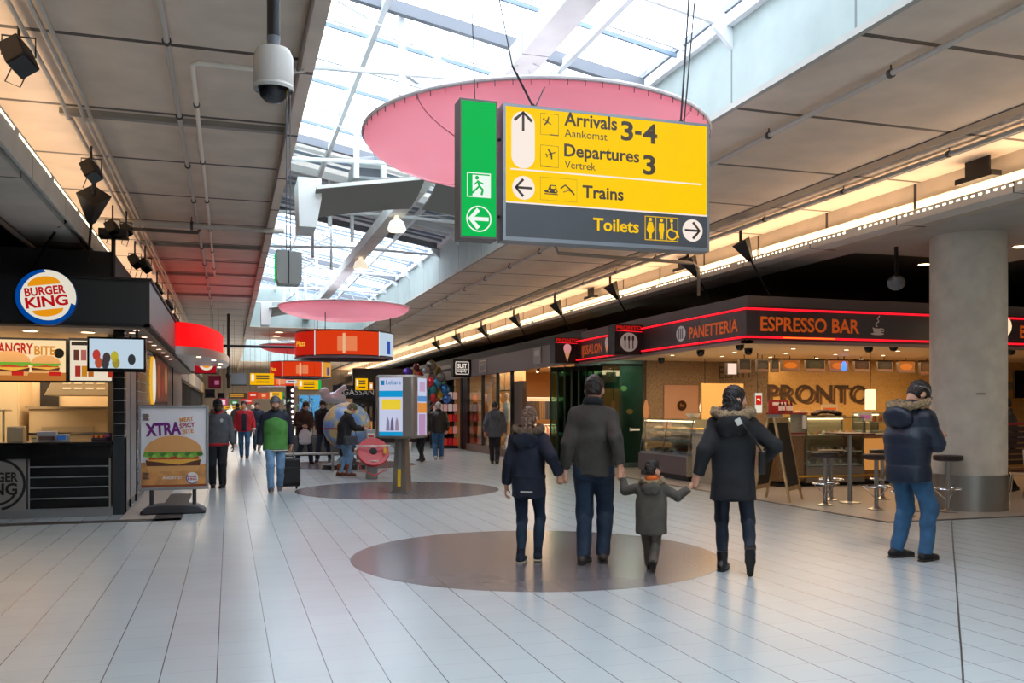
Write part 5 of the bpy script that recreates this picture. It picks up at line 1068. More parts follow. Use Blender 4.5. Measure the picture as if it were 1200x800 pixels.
for i, (yc, lab) in enumerate(((8.8, 'large pink translucent disc hanging behind the yellow direction sign'), (24.9, 'pink translucent disc hanging above the first ring of screens'), (40.8, 'red disc hanging above the second, farther ring of screens'))):
    t = thing('hanging_disc', lab, 'ceiling disc', (3.0, yc, 4.25)); r = 1.745
    mm = m_pink if i < 2 else glow('red disc', (236, 60, 70), .45)
    prof = [(.02, -.36)]+[(r*math.sin(R(a)), -.36*math.cos(R(a))) for a in range(6, 91, 6)]+[(r-.01, .005)]
    MB().lathe(prof, n=72, cap=False).build('membrane', mm, t); MB().lathe([(r-.02, .01), (r*.6, .05), (.02, .06)], n=72, cap=False).build('top_sheet', m_topsheet, t)
    MB().tube([(r*math.cos(a), r*math.sin(a), .015) for a in np.linspace(0, 2*math.pi, 73)[:-1]], .022, 8, True).build('rim', m_rim, t)
    if i == 0:
        st = MB()
        for a in range(0, 360, 5): st.bar(((r+.004)*math.cos(R(a)), (r+.004)*math.sin(R(a)), -.05), ((r+.008)*math.cos(R(a)), (r+.008)*math.sin(R(a)), .0), .006, .006)
        st.build('rim_stitching', mat('dark rose stitch', (120, 70, 84), .6), t)
        for a in (35, 125, 215, 305):
            pts = [(r*math.sin(R(q))*math.cos(R(a))*1.001, r*math.sin(R(q))*math.sin(R(a))*1.001, -.362*math.cos(R(q))) for q in range(8, 90, 8)]
            MB().tube(pts, .005, 5).build('membrane_seam', mat('rose seam', (196, 110, 124), .5), t)
    for a in (60, 180, 300): MB().cyl((r*.7*math.cos(R(a)), r*.7*math.sin(R(a)), .05), (.08*math.cos(R(a))-.1, .08*math.sin(R(a)), .76), .008, n=6).build('hanger', m_white, t)
# rings of screens under the farther discs
for i, (yc, R_) in enumerate(((24.9, 1.30), (40.8, 1.30), (58.0, 1.30))):
    t = thing('screen_ring', ('ring of orange advertising screens hanging under the pink disc', 'second ring of orange advertising screens, farther down the hall', 'third and farthest ring of orange advertising screens')[i], 'screen', (3.0, yc, 2.86))
    MB().lathe([(R_-.1, 0), (R_, 0), (R_, .70), (R_-.1, .70)], n=48, cap=False).build('drum', mat('dark grey drum', (70, 66, 66), .5), t); MB().lathe([(R_-.1, -.02), (R_+.03, -.02), (R_+.03, .02)], n=48, cap=False).build('lower_rim', mat('violet grey rim', (124, 110, 122), .4), t)
    def seg(a0, a1, z0, z1, m, nm, ro):
        A = [R(a) for a in np.linspace(a0, a1, 12)]; mb = MB()
        mb.add([(ro*math.cos(a), ro*math.sin(a), z) for z in (z0, z1) for a in A], [(q, q+1, 12+q+1, 12+q) for q in range(11)]); return mb.build(nm, m, t)
    cam_a = math.degrees(math.atan2(-yc, -3.0)); base = cam_a
    m_or = glow('screen orange red', (230, 62, 20), .85); m_or2 = glow('screen deep red', (206, 36, 20), .8)
    seg(base-88, base-36, .05, .66, m_or2, 'screen', R_+.01); seg(base-34, base+42, .05, .66, m_or, 'screen', R_+.01); seg(base+44, base+90, .05, .66, glow('screen pale blue', (196, 216, 232), .9) if i == 0 else glow('screen amber', (240, 170, 60), .8), 'screen', R_+.01)
    for a in (base-35, base+43, base-89): seg(a-.6, a+.6, .03, .68, glow('white divider', (255, 244, 240), .9), 'divider', R_+.02)
    a = R(base-55); tn = (-math.sin(a), math.cos(a), 0); Fr_ = ((R_*math.cos(a)*1.03, R_*math.sin(a)*1.03, .28), tn, (0, 0, 1), (math.cos(a), math.sin(a), 0))
    lettering('Plaza', Fr_, 0, 0, .14, glow('amber print', (255, 190, 60), .9), t, w=.42, align='c', bold=.02, lift=.03)
    seg(base-8, base+14, .14, .52, glow('screen figure', (250, 140, 90), .8), 'screen_picture', R_+.016); seg(base-2, base+1, .08, .60, glow('screen figure light', (255, 196, 150), .8), 'screen_picture', R_+.02)
    seg(base+58, base+66, .1, .45, glow('screen cobalt', (40, 80, 190), .8), 'screen_picture', R_+.02)
    for a in (0, 120, 240): MB().cyl(((R_-.05)*math.cos(R(a)), (R_-.05)*math.sin(R(a)), .7), ((R_-.05)*math.cos(R(a)), (R_-.05)*math.sin(R(a)), 1.45 if i < 2 else roofz(3.0+(R_-.05)*math.cos(R(a)))+.1-2.86), .012, n=6).build('hanger', m_black, t)
# gull wing reflectors on the box beam with lamps
m_wing = mat('grey reflector wing', (128, 130, 124), .4); m_wtop = mat('pale wing edge', (220, 222, 216), .5)
for k_, yc in enumerate((13.9, 30.0)):
    for sx in (-1, 1):
        t = thing('reflector_wing', ('left' if sx < 0 else 'right')+(' grey reflector wing below the skylight beam, just beyond the yellow sign' if k_ == 0 else ' grey reflector wing on the far part of the skylight beam'), 'reflector', (2.9, yc, 5.0))
        mb = MB(); n = 10
        for q in range(n+1):
            x = sx*(.1+1.6*q/n); z = -.14-.26*(q/n)**1.3
            for (dy, dz) in ((-.60, .08), (0, -.06), (.62, -.12), (.62, -.09), (0, -.03), (-.60, .11)): mb.v.append((x, dy, z+dz))
        for q in range(n):
            for j in range(6): a = q*6+j; b = q*6+(j+1) % 6; mb.f.append((a, b, b+6, a+6))
        mb.f += [(5, 4, 3, 2, 1, 0), tuple(n*6+j for j in range(6))]
        mb.build('wing', m_wing, t); bx(min(0, sx*1.7), max(0, sx*1.7), -.57, -.53, -.42, -.40).build('front_lip', m_wtop, t) if False else None
        MB().bar((sx*.1, -.61, -.05), (sx*1.7, -.61, -.31), .03, .05).build('front_lip', m_wtop, t); MB().bar((sx*.1, .1, 0), (sx*.9, .1, -.28), .03, .03).build('stay', m_white, t)
        if sx < 0: MB().prism([(-.15, -.52), (.10, -.52), (.17, -.1), (.17, .2), (-.17, .2)], lambda u, v, q: (-1.78+u, q, -.33+v), -.42, .30).build('end_box', mat('white end box', (226, 228, 226), .5), t, bevel=.004)
for i, y in enumerate((12.2, 16.3, 21.0, 30.5)):
    t = thing('beam_lamp', 'white bell shaped lamp under the skylight box beam', 'lamp', (2.9, y, 4.72), 0, 'bell lamps under the skylight beam')
    MB().lathe([(.15, 0), (.17, .03), (.13, .16), (.06, .22), (.04, .28)], n=24).build('shade', mat('white lamp shade', (240, 238, 232), .4, emit=(255, 236, 206), es=.75), t); MB().lathe([(.001, -.01), (.14, -.004)], n=24, cap=False).build('lamp_glass', m_down, t)
# dome camera
dc = thing('dome_camera', 'white dome security camera on a black drop pole near the skylight edge', 'camera', (.225, 4.96, 0))
MB().lathe([(.0985, 3.205), (.102, 3.22), (.102, 3.36), (.085, 3.40), (.03, 3.41)], n=32).build('housing', mat('white plastic', (200, 196, 190), .45), dc)
MB().lathe([(.10, 3.185), (.105, 3.20), (.10, 3.215)], n=32, cap=False).build('housing_rim', mat('white plastic', (200, 196, 190), .45), dc)
MB().lathe([(.002, 3.118), (.04, 3.126), (.068, 3.15), (.08, 3.195), (.08, 3.2)], n=28).build('dome', mat('smoked dome', (30, 30, 36), .08), dc)
MB().tube([(0, 0, 3.40), (0, 0, 3.47)], [.03, .036], 16).build('neck', m_greysteel, dc); MB().cyl((0, 0, 3.46), (0, 0, 4.7), .034, n=16).build('drop_pole', m_black, dc); MB().cyl((.03, 0, 3.7), (.055, 0, 3.7), .02).build('pole_bolt', m_black, dc)
# double sided hanging box on two rods
hx = thing('hanging_signal_box', 'grey box with a green side hanging on two thin rods under the left ceiling', 'sign', (.53, 8.75, 0))
MB().prism([(-.11, 2.70), (-.09, 2.66), (.09, 2.66), (.12, 2.70), (.12, 2.96), (-.11, 2.98)], lambda u, v, q: (u, q, v), -.10, .10).build('box', mat('grey box', (150, 150, 146), .4), hx, bevel=.004)
bx(-.122, -.109, -.08, .08, 2.70, 2.95).build('green_face', glow('exit green', (0, 196, 84), .5), hx)
for x in (-.015, .02): MB().cyl((x, 0, 2.97), (x, 0, ZC), .006, n=6).build('rod', m_greysteel, hx)
bx(-.004, .004, -.105, -.10, 2.66, 2.98).build('box_seam', m_black, hx)
# pipes under the ceilings
def pipe(lab, pts, r=.03, m=None, clips=True, name='ceiling_pipe'):
    t = thing(name, lab, 'pipe', (0, 0, 0)); MB().tube(pts, r, 10).build('run', m or m_pipe, t)
    if clips:
        for a, b in zip(pts[:-1], pts[1:]):
            a, b = Vector(a), Vector(b); L = (b-a).length
            if L < 1.2: continue
            for i in range(min(14, int(L/2))):
                p = a+(b-a)*((i+.5)/max(1, int(L/2))); 
                if p.y < 3: continue
                d = (b-a).normalized(); MB().cyl(p-d*.02, p+d*.02, r*1.5, n=10).build('clip', mat('dark clip', (70, 66, 62), .5), t); MB().cyl(p, (p.x, p.y, ZC), .008, n=6).build('hanger', mat('dark clip', (70, 66, 62), .5), t)
    return t
p1 = onZ(187, 0, 4.62); pipe('straight painted pipe along the left ceiling, left of the elbowed one', [(p1[0], 1, 4.62), (p1[0], 34, 4.62)], .026)
e1 = onZ(225, 73, 4.58); e2_ = onZ(298, 80, 4.58)
pipe('pale pipe with an elbow running from the dome camera down the left ceiling', [(.66, e2_[1]-.1, 4.58), (.5, e1[1], 4.58), (e1[0]+.05, e1[1], 4.58), (e1[0], e1[1]+.06, 4.58), (e1[0], 22, 4.58), (e1[0]+.1, 22.06, 4.58), (.6, 22.1, 4.58)], .022, mat('cream pipe', (238, 232, 220), .4))
for i, (u, r, lab) in enumerate(((8, .022, 'leftmost of three cable pipes on the left ceiling'), (33, .02, 'middle cable pipe of three on the left ceiling'), (44, .02, 'right hand cable pipe of the three on the left ceiling'))):
    a = onZ(u, 0, 4.64); pipe(lab, [(a[0], 2, 4.64), (a[0], 10.2, 4.64), (a[0]+.015, 10.5, 4.56), (a[0], 10.8, 4.64), (a[0], 44, 4.64)], r, clips=False)
c1 = onZ(110, 258, 4.55); pipe('horizontal pale beam pipe across the left ceiling above the kiosk', [(c1[0], c1[1], 4.55), (.9, c1[1], 4.55)], .05)
c2 = onZ(150, 268, 4.5); pipe('short dark pipe below the cross beam on the left ceiling', [(c2[0], c2[1], 4.5), (c2[0]+1.1, c2[1], 4.5), (c2[0]+1.2, c2[1], 4.66)], .03, mat('dark pipe', (96, 88, 82), .5), clips=False)
pipe('thin pipe along the right ceiling, nearest the skylight curb', [(5.88, 0, 4.62), (5.88, 36, 4.62)], .028)
pipe('pipe pair along the right ceiling beside the light trough', [(8.42, 0, 4.62), (8.42, 44, 4.62)], .03); pipe('second pipe of the pair beside the light trough', [(8.54, 0, 4.64), (8.54, 44, 4.64)], .022, mat('grey pipe', (140, 136, 130), .45), clips=False)
b1_ = onZ(648, 293, 4.5); b2_ = onZ(770, 318, 4.4)
pipe('branching sprinkler pipe crossing the right ceiling below the yellow sign', [(5.88, b1_[1], 4.62), (5.95, b1_[1], 4.45), (7.4, b1_[1], 4.42), (8.8, b1_[1], 4.40), (8.93, b1_[1], 4.30), (8.93, b1_[1], 3.75)], .035, mat('grey pipe', (140, 136, 130), .45), clips=False)
pipe('thin dark cable along the skylight edge of the left ceiling', [(.60, 1, 4.58), (.60, 40, 4.60)], .018, mat('brown cable', (120, 104, 94), .6), clips=False)
# cross channels on the left ceiling
for i in range(10):
    y = 8.65+2*i
    if i != 1 and i < 5: continue
    struct('ceiling_rib', MB().box(-1.72, .62, y-(.05 if i % 2 else .02), y+(.05 if i % 2 else .02), ZC-(.06 if i % 2 else .02), ZC), mat('ceiling rib', (150, 144, 136), .5))
# spot lights on the left trough edge
def spot(lab, p, aim, s=1.0, g=None):
    t = thing('spotlight', lab, 'spotlight', p, 0, g); d = Vector(aim).normalized(); q = Vector((0, 0, 1)).rotation_difference(d).to_matrix()
    MB().obox((0, 0, 0), (.17*s, .14*s, .20*s), q).build('lamp_body', m_black, t, bevel=.01); MB().obox(d*.105*s, (.15*s, .12*s, .012), q).build('lamp_front', m_gloss, t)
    MB().tube([(-.10*s, 0, 0), (-.10*s, 0, .13*s), (.10*s, 0, .13*s), (.10*s, 0, 0)], .008, 6).build('yoke', m_black, t); MB().cyl((0, 0, .13*s), (0, 0, .34*s), .012).build('stem', m_black, t)
    MB().tube([(-.05*s, .05, -.08), (-.09*s, .05, -.20), (0, .05, -.24), (.04*s, .05, -.12)], .006, 6).build('cord', m_black, t)
for (u, v, z, s, lab) in ((22, 66, 4.42, 1.0, 'black spotlight with a looped cord at the top left of the ceiling'), (107, 200, 4.4, .9, 'black spotlight under the ceiling rib, left of the kiosk roof'), (132, 268, 4.1, 1.0, 'black spotlight just above the flat lamp on the kiosk roof'), (148, 269, 4.15, .8, 'smaller tilted spotlight right of the one above the kiosk roof'), (158, 306, 3.75, .9, 'left spotlight of the pair above the kiosk fascia corner'), (170, 311, 3.70, .9, 'right spotlight of the pair above the kiosk fascia corner'), (184, 339, 3.6, .9, 'nearest of three spotlights along the kiosk fascia side'), (197, 358, 3.5, .9, 'middle one of three spotlights along the kiosk fascia side'), (205, 374, 3.42, .9, 'farthest of three spotlights along the kiosk fascia side')):
    p = onZ(u, v, z); spot(lab, p, (.35, -.5, -.8), s*1.25 if z > 4.3 else s)
ft = thing('flat_lamp', 'flat black lamp on a short post standing on the kiosk roof', 'lamp', (onY(133, 315, 14.3)[0], 14.3, 3.06)); MB().cyl((0, 0, 0), (0, 0, .95), .03).build('post', m_black, ft); bx(-.19, .19, -.14, .14, .92, 1.04).build('lamp_head', m_black, ft, bevel=.01)
# funnel shaped struts tying the shop roofs to the ceilings
def strut(lab, top, bot, s=1.0, name='roof_strut_bracket'):
    t = thing(name, lab, 'bracket', top); d = Vector(bot)-Vector(top)
    MB().tube([(0, 0, 0), d.normalized()*.42*s], [.20*s, .05*s], 4).build('funnel', m_black, t, smooth=0); MB().tube([d.normalized()*.3, d], .018, 8).build('tie_rod', m_black, t); MB().cyl((0, 0, 0), (0, 0, .22), .03).build('ceiling_plate', m_black, t)
ys = [onX(868, 280, 8.75)[1], onX(806, 302, 8.75)[1], onX(715, 335, 8.75)[1], onX(650, 355, 8.75)[1], onX(602, 372, 8.75)[1], onX(564, 386, 8.75)[1], onX(534, 396, 8.75)[1], onX(510, 405, 8.75)[1]]
nm_ = ('first and nearest', 'second', 'third', 'fourth', 'fifth', 'sixth', 'seventh', 'eighth and farthest')
for i, y in enumerate(ys): strut(nm_[i]+' black funnel bracket of the row above the right hand shops', (8.75, y, 4.50), (9.32, y-.08, 3.5), .95)
strut('black funnel bracket with round holes above the burger kiosk roof', (onZ(110, 228, 4.35)[0], onZ(110, 228, 4.35)[1], 4.35), (-1.9, 14.0, 3.6), 1.1)
strut('thin black diagonal strut left of the burger kiosk roof', (-2.1, 13.2, 4.0), (-2.9, 14.6, 3.2), .4)
# dark pipe with couplings in the left void
pipe('dark pipe along the underside of the left beam', [(-2.72, 4, 3.84), (-2.72, 30, 3.84)], .035, mat('dark pipe', (96, 88, 82), .5), clips=False)
for i in range(3):
    t = thing('small_ceiling_box', ('first', 'second', 'third')[i]+' black flat box on the ceiling behind the right light trough', 'box', (9.15, (9.3, 17.2, 22.3)[i], 4.42)); bx(-.08, .08, -.3, .3, 0, .07).build('box', m_black, t); bx(-.01, .01, -.2, .2, .07, .28).build('bracket', m_black, t)
hn = thing('horn_speaker', 'grey horn loudspeaker under the dark soffit left of the pillar', 'loudspeaker', (10.35, 12.2, 3.55)); MB().lathe([(.14, 0), (.12, .03), (.05, .16), (.035, .24)], n=24).build('horn', m_greysteel, hn); hn.rotation_euler = (R(70), 0, R(-40)); up_ = hn.rotation_euler.to_matrix().inverted() @ Vector((0, 0, 1)); e_ = Vector((0, 0, .22)); k_ = 4.10-3.55-(hn.rotation_euler.to_matrix() @ e_).z; MB().cyl(e_, e_+up_*k_, .03).build('bracket', m_black, hn)
# far yellow signs
def ysign(lab, px0, px1, py0, py1, Y, green=None):
    o, F_, w, h = hang('direction_sign', lab, 'sign', px0, px1, py0, py1, Y, (255, 190, 0), .85)
    plate(F_, rect(w*.05, w*.17, h*.35, h*.9), m_swh, o, 'arrow_field', lift=.004)
    for q in (.72, .5, .2): plate(F_, rect(w*.25, w*.8, h*q, h*(q+.10)), m_stx, o, 'text_line', lift=.004)
    if green: plate(F_, rect(w*1.0, w*1.14, 0, h), glow('exit green', (0, 196, 84), .85), o, 'green_panel', lift=.0, th=.1)
ysign('yellow hanging sign with white arrow, left of the second ring of screens', 293, 321, 437, 451, 37.5); ysign('yellow hanging sign with a green end panel below the first ring of screens', 350, 373, 445, 456.5, 33, 1)
ysign('small yellow hanging sign with a green end panel, farthest on the left', 316, 330, 459, 467.5, 50, 1); ysign('square yellow hanging sign between the ring of screens and the totem', 417, 431, 443, 457, 30)
o, F_, w, h = hang('striped_board', 'long board with orange and brown stripes hanging deep in the hall', 'sign', 268, 290, 460, 466, 48, (110, 86, 60), .4)
for q in (.2, .55): plate(F_, rect(w*.05, w*.8, h*q, h*(q+.2)), glow('stripe orange', (240, 170, 60), .7), o, 'stripe', lift=.005)
o, F_, w, h = hang('orange_screen', 'small orange screen hanging right of the square yellow sign', 'screen', 433, 437, 448, 457, 30, (236, 150, 40), .8); plate(F_, rect(w*.2, w*.8, h*.2, h*.8), m_swh, o, 'screen_picture', lift=.004)
# ------------------------------------------------------------------ bakery cafe on the right
XF = 8.32                                    # plane of the shop fronts along the hall
SF = lambda Y, Z: ((XF, Y, Z), (0, -1, 0), (0, 0, 1), (-1, 0, 0))         # board facing the hall (-x), right = towards the camera
m_fb = mat('dark brown fascia', (62, 54, 56), .35); m_roofc = mat('grey roof box', (98, 92, 90), .5)
m_neon = glow('red neon tube', (255, 24, 40), 1.6); m_neonw = glow('orange neon tube', (255, 110, 30), 1.8); m_orl = mat('orange sign letter', (226, 98, 22), .45, emit=(226, 98, 22), es=.25)
f_ = thing('cafe_fascia', 'dark cafe fascia with red neon lines reading PANETTERIA and ESPRESSO BAR', 'fascia', (0, 0, 0))
Yf = 13.4; zb, zt = 2.66, 3.24
bx(XF, XF+.08, Yf, 21.0, zb, zt).build('side_board', m_fb, f_); bx(XF+.08, 21.55, Yf, Yf+.08, zb, zt).build('front_board', m_fb, f_)
MB().box(XF-.03, XF+.12, Yf-.03, 21.0, zb-.05, zb).box(XF-.03, 21.55, Yf-.03, Yf+.12, zb-.05, zb).build('lower_trim', mat('fascia steel trim', (150, 130, 124), .4, .3), f_)
MB().box(XF+.05, 21.55, Yf+.05, 21.0, zt, zt+.18).build('roof_box', m_roofc, f_)
for z in (zb+.055, zt-.05):
    MB().tube([(XF-.03, 21, z), (XF-.03, Yf-.03, z), (21, Yf-.03, z)], .017, 8).build('neon_tube', m_neon, f_)
MB().cyl((9.0, Yf-.034, zb+.055), (10.05, Yf-.034, zb+.055), .014, n=8).build('neon_tube', m_neonw, f_)
for y in (15.0, 17.1): MB().box(XF-.004, XF, y, y+.012, zb, zt).build('board_joint', m_black, f_)
a = onX(808, 395, XF); b = onX(865, 390, XF)
lettering('PANETTERIA', SF(a[1], 0), 0, 2.83, .21, m_orl, f_, w=a[1]-b[1], bold=.02, lift=.006)
a = onY(891, 385, Yf); b = onY(1007, 387, Yf); lettering('ESPRESSO BAR', FR(a[0], Yf, 0), 0, 2.83, .23, m_orl, f_, w=b[0]-a[0], bold=.025, lift=.006)
c = onX(798, 392, XF)[1]; plate(SF(c, 2.95), disc(0, 0, .19, .15), m_letw, f_, 'cutlery_disc', lift=.004)
for x in (-.07, 0, .07): plate(SF(c, 2.95), rect(x-.014, x+.014, -.10, .10), m_fb, f_, 'cutlery', lift=.007)
c = onY(1028, 385, Yf)[0]; FCp = FR(c, Yf, 2.82)
plate(FCp, [(-.10, .12), (-.08, .04), (-.03, .02), (.03, .02), (.08, .04), (.10, .12)], m_letw, f_, 'cup', lift=.004); plate(FCp, disc(0, .01, .14, .022), m_letw, f_, 'saucer', lift=.005); plate(FCp, thick([(.10, .10), (.14, .09), (.13, .05), (.08, .05)], .018), m_letw, f_, 'cup_handle', lift=.005)
plate(FCp, thick([(0, .13), (-.04, .18), (.03, .23), (0, .28), (.05, .33)], .022), m_letw, f_, 'steam', lift=.005); plate(FCp, disc(0, .12, .08, .014), mat('coffee brown', (90, 50, 30), .5), f_, 'coffee', lift=.006)
def projbox(name, lab, Y, x0, kind, text=True):
    t = thing(name, lab, 'sign', (0, 0, 0)); bx(x0, XF-.002, Y, Y+.35, 2.64, 3.27).build('sign_box', m_black, t); F = FR(x0, Y, 2.64); w = XF-x0
    if text:
        lettering('PRONTO', F, w/2, .525, .075, glow('red neon letter', (230, 30, 24), .8), t, w=w*.9, bold=.02, align='c'); MB().cyl((x0+.02, Y-.012, 3.14), (XF-.02, Y-.012, 3.12), .006, n=6).build('neon_tube', m_neon, t)
    if kind == 'fork':
        plate(F, disc(w/2, .26, .20), m_letw, t, 'white_disc', lift=.004)
        for x, pr in ((-.09, 1), (0, 0), (.09, 1)):
            plate(F, rect(w/2+x-.012, w/2+x+.012, .12, .30), m_fb, t, 'cutlery', lift=.007); plate(F, disc(w/2+x, .34, .028, .06), m_fb, t, 'cutlery', lift=.008)
    if kind == 'ice':
        plate(F, [(w/2-.085, .30), (w/2, .03), (w/2+.085, .30)], mat('waffle cone', (226, 170, 120), .5, emit=(226, 170, 120), es=.4), t, 'cone', lift=.004); plate(F, disc(w/2, .36, .10, .11), mat('strawberry ice', (246, 170, 176), .5, emit=(246, 170, 176), es=.4), t, 'scoop', lift=.005)
    return t
projbox('projecting_sign', 'black projecting sign reading PRONTO with a white cutlery disc', 17.4, 7.68, 'fork'); projbox('projecting_sign', 'black projecting sign reading PRONTO with a pink ice cream cone', 21.0, 7.66, 'ice')
ij = thing('ice_cream_board', 'brown board reading IJSSALON between the two projecting signs', 'sign', (0, 0, 0)); bx(XF-.06, XF-.01, 17.75, 21.0, 2.68, 3.2).build('board', m_fb, ij)
a = onX(682, 410, XF-.06); b = onX(706, 405, XF-.06); lettering('IJSSALON', ((XF-.06, a[1], 0), (0, -1, 0), (0, 0, 1), (-1, 0, 0)), 0, 2.82, .22, m_orl, ij, w=a[1]-b[1], bold=.02, lift=.006)
for z in (2.71, 3.17): MB().cyl((XF-.09, 21, z), (XF-.09, 18.0, z), .016, n=8).build('neon_tube', m_neon, ij)
c = onX(711, 405, XF-.06)[1]; Fi = ((XF-.06, c, 2.76), (0, -1, 0), (0, 0, 1), (-1, 0, 0)); plate(Fi, [(-.09, .2), (0, .02), (.09, .2)], mat('waffle cone', (226, 170, 120), .5), ij, 'cone'); plate(Fi, disc(0, .27, .10, .11), m_letw, ij, 'scoop')
# soffit, walls
m_soff = mat('cream soffit', (226, 206, 172), .5); struct('ceiling_cafe', bx(XF+.09, 21.5, Yf+.09, 20.48, 2.70, 2.74), m_soff)
m_gran = speckle('granite wall', [(112, 92, 70), (150, 128, 100), (172, 150, 120), (96, 76, 56)], 26); m_gold = speckle('gilt granite', [(150, 112, 58), (182, 142, 82), (196, 156, 94), (138, 100, 50)], 30)
m_pinkb = mat('pink beige panel', (214, 168, 140), .45); m_cream = mat('cream wall', (220, 180, 112), .6)
struct('wall_cafe_back', bx(9.89, 12.0, 20.5, 20.7, 0, 2.72), m_gran)
gw = Vector((12.0, 20.5, 0)); ge = Vector((13.1, 18.55, 0))
struct('wall_cafe_corner', MB().bar(gw+Vector((0, .1, 1.36)), ge+Vector((0, .1, 1.36)), .2, 2.72), m_gran)
struct('wall_cafe_bar', bx(12.2, 21.8, 18.5, 18.7, 0, 2.72), m_gold)
struct('wall_cafe_side', bx(21.6, 21.8, 13.4, 18.5, 0, 2.72), m_gran)
FBk = lambda X, Z: FR(X, 20.5, Z)
a = onY(778, 451, 20.48); b = onY(818, 500, 20.48); hp = thing('hatch_panel', 'pink beige hatch panel with a round dark emblem on the granite wall', 'panel', (0, 0, 0)); bx(a[0], b[0], 20.46, 20.5, b[2], a[2]).build('panel', m_pinkb, hp)
c = onY(799, 475, 20.45); MB().prism(disc(0, 0, .125, n=24), lambda u, v, q: (c[0]+u, 20.46-q, c[2]+v), 0, .03).build('emblem', mat('dark bronze', (72, 46, 26), .35, .6), hp); plate(FR(c[0], 20.43, c[2]), [(-.06, -.03), (.06, -.03), (.05, .03), (0, .02), (-.04, .07), (-.06, .02)], mat('bronze relief', (140, 96, 48), .4), hp, 'relief')
a = onY(822, 449, 18.46); b = onY(884, 512, 18.46); struct('wall_cafe_niche', bx(a[0], b[0]-.3, 18.44, 18.5, b[2], a[2]), m_cream)
d_ = (ge-gw).normalized(); nn = Vector((-d_.y, d_.x, 0)); nn = nn if nn.y < 0 else -nn
gl = thing('gelato_lettering', 'raised brown letters reading GELATI high on the granite corner wall', 'lettering', (0, 0, 0)); lettering('GELATI', (tuple(gw+Vector((0, .1, 0))+nn*.11), tuple(d_), (0, 0, 1), tuple(nn)), .35, 2.28, .30, mat('brown letters', (98, 80, 66), .5), gl, w=1.15, bold=.01, align='c', lift=.01, name='letters')
pr = thing('bar_lettering', 'large dark gilt letters reading PRONTO on the back wall of the bar', 'lettering', (0, 0, 0)); a = onY(899, 471, 18.48); b = onY(1017, 471, 18.48); tt = onY(950, 451, 18.48)
lettering('PRONTO', FR(a[0], 18.5, a[2]), 0, 0, tt[2]-a[2], mat('dark gilt letter', (58, 36, 16), .6), pr, w=b[0]-a[0], bold=.015, lift=.02, name='letters'); lettering('PRONTO', FR(a[0]+.10, 18.5, a[2]-.05), 0, 0, tt[2]-a[2], mat('gilt letter edge', (92, 58, 24), .6), pr, w=b[0]-a[0], bold=.0, lift=.008, name='letter_edge')  # second, offset set of letters gives the double outline
# picture lightboxes in a row
pics = [(866, 880, 420, 437, (120, 92, 66)), (887, 901, 421, 436, (150, 116, 84)), (904, 913, 420, 436, (134, 108, 82)), (916, 937, 421, 435, (238, 120, 30)), (944, 967, 420, 436, (120, 96, 50)), (972, 994, 421, 436, (230, 112, 34)), (1001, 1019, 421, 436, (150, 84, 54)), (1028, 1046, 422, 436, (134, 96, 66)), (1052, 1072, 422, 437, (232, 122, 36)), (1078, 1096, 422, 440, (180, 110, 60))]
wd10 = ('first, leftmost', 'second', 'third, narrow', 'fourth, bright orange', 'fifth', 'sixth, orange', 'seventh', 'eighth', 'ninth, orange', 'tenth, half behind the pillar')
for i, (u0, u1, v0, v1, c) in enumerate(pics):
    a = onY(u0, v0, 17.6); b = onY(u1, v1, 17.6); t = thing('food_picture', wd10[i]+' food picture of the row above the bar', 'picture', (0, 0, 0), 0, 'food pictures above the bar')
    bx(a[0], b[0], 17.6, 17.66, b[2], a[2]).build('picture_frame', mat('picture dark frame', (70, 54, 40), .5), t); w, h = b[0]-a[0], a[2]-b[2]; F = FR(a[0], 17.6, b[2]); e = .8 if c[0] > 220 else .25
    plate(F, rect(.02, w-.02, .02, h-.02), glow('picture %d %d' % c[:2], tuple(int(v*.75) for v in c), e), t, 'print'); plate(F, disc(w*.5, h*.5, w*.36, h*.26, 16), glow('picture food %d %d' % c[:2], c, e), t, 'food', lift=.004); plate(F, rect(.02, w-.02, .02, h*.26), mat('picture plate', (84, 50, 30), .5), t, 'table', lift=.005)
    MB().cyl(((a[0]+b[0])/2, 17.63, a[2]), ((a[0]+b[0])/2, 17.63, 2.70), .01, n=6).build('hanger', m_black, t)
bl = thing('blue_lamp', 'small glowing blue lamp among the food pictures', 'lamp', (onY(989, 430, 17.4)[0], 17.4, onY(989, 434, 17.4)[2])); MB().lathe([(.04, 0), (.06, .05), (.05, .14), (.03, .20)], n=14).build('shade', glow('blue light', (60, 110, 255), 2.5), bl); MB().cyl((0, 0, .2), (0, 0, .36), .012, n=6).build('stem', m_black, bl)
for i, (u, v) in enumerate(((858, 432),)):
    a = onY(u, v, 17.7); t = thing('wall_light_box', 'square pink white lit box left of the food pictures', 'lamp', (a[0], 17.7, a[2])); bx(-.12, .12, 0, .1, -.13, .13).build('box_frame', m_fb, t); plate(FR(0, 0, 0), rect(-.11, .11, -.12, .12), glow('pink white panel', (255, 220, 200), 1.0), t, 'panel')
a = onY(889, 472, 17.0); t = thing('lit_brand_box', 'tall white lit box with a red square emblem by the bar', 'sign', (a[0], 17.0, a[2])); bx(-.09, .09, 0, .08, -.22, .22).build('box_frame', m_alu, t); MB().cyl((0, .04, .22), (0, .04, 2.70-a[2]), .01, n=6).build('hanger', m_black, t); plate(FR(0, 0, 0), rect(-.085, .085, -.21, .21), glow('sign white face', (255, 246, 226), .75), t, 'panel'); plate(FR(0, 0, 0), rect(-.07, .07, -.04, .16), glow('emblem red', (226, 40, 30), .7), t, 'emblem', lift=.005); plate(FR(0, 0, 0), thick([(-.04, .07), (0, .09), (.04, .05)], .03), m_letw, t, 'emblem_mark', lift=.008)
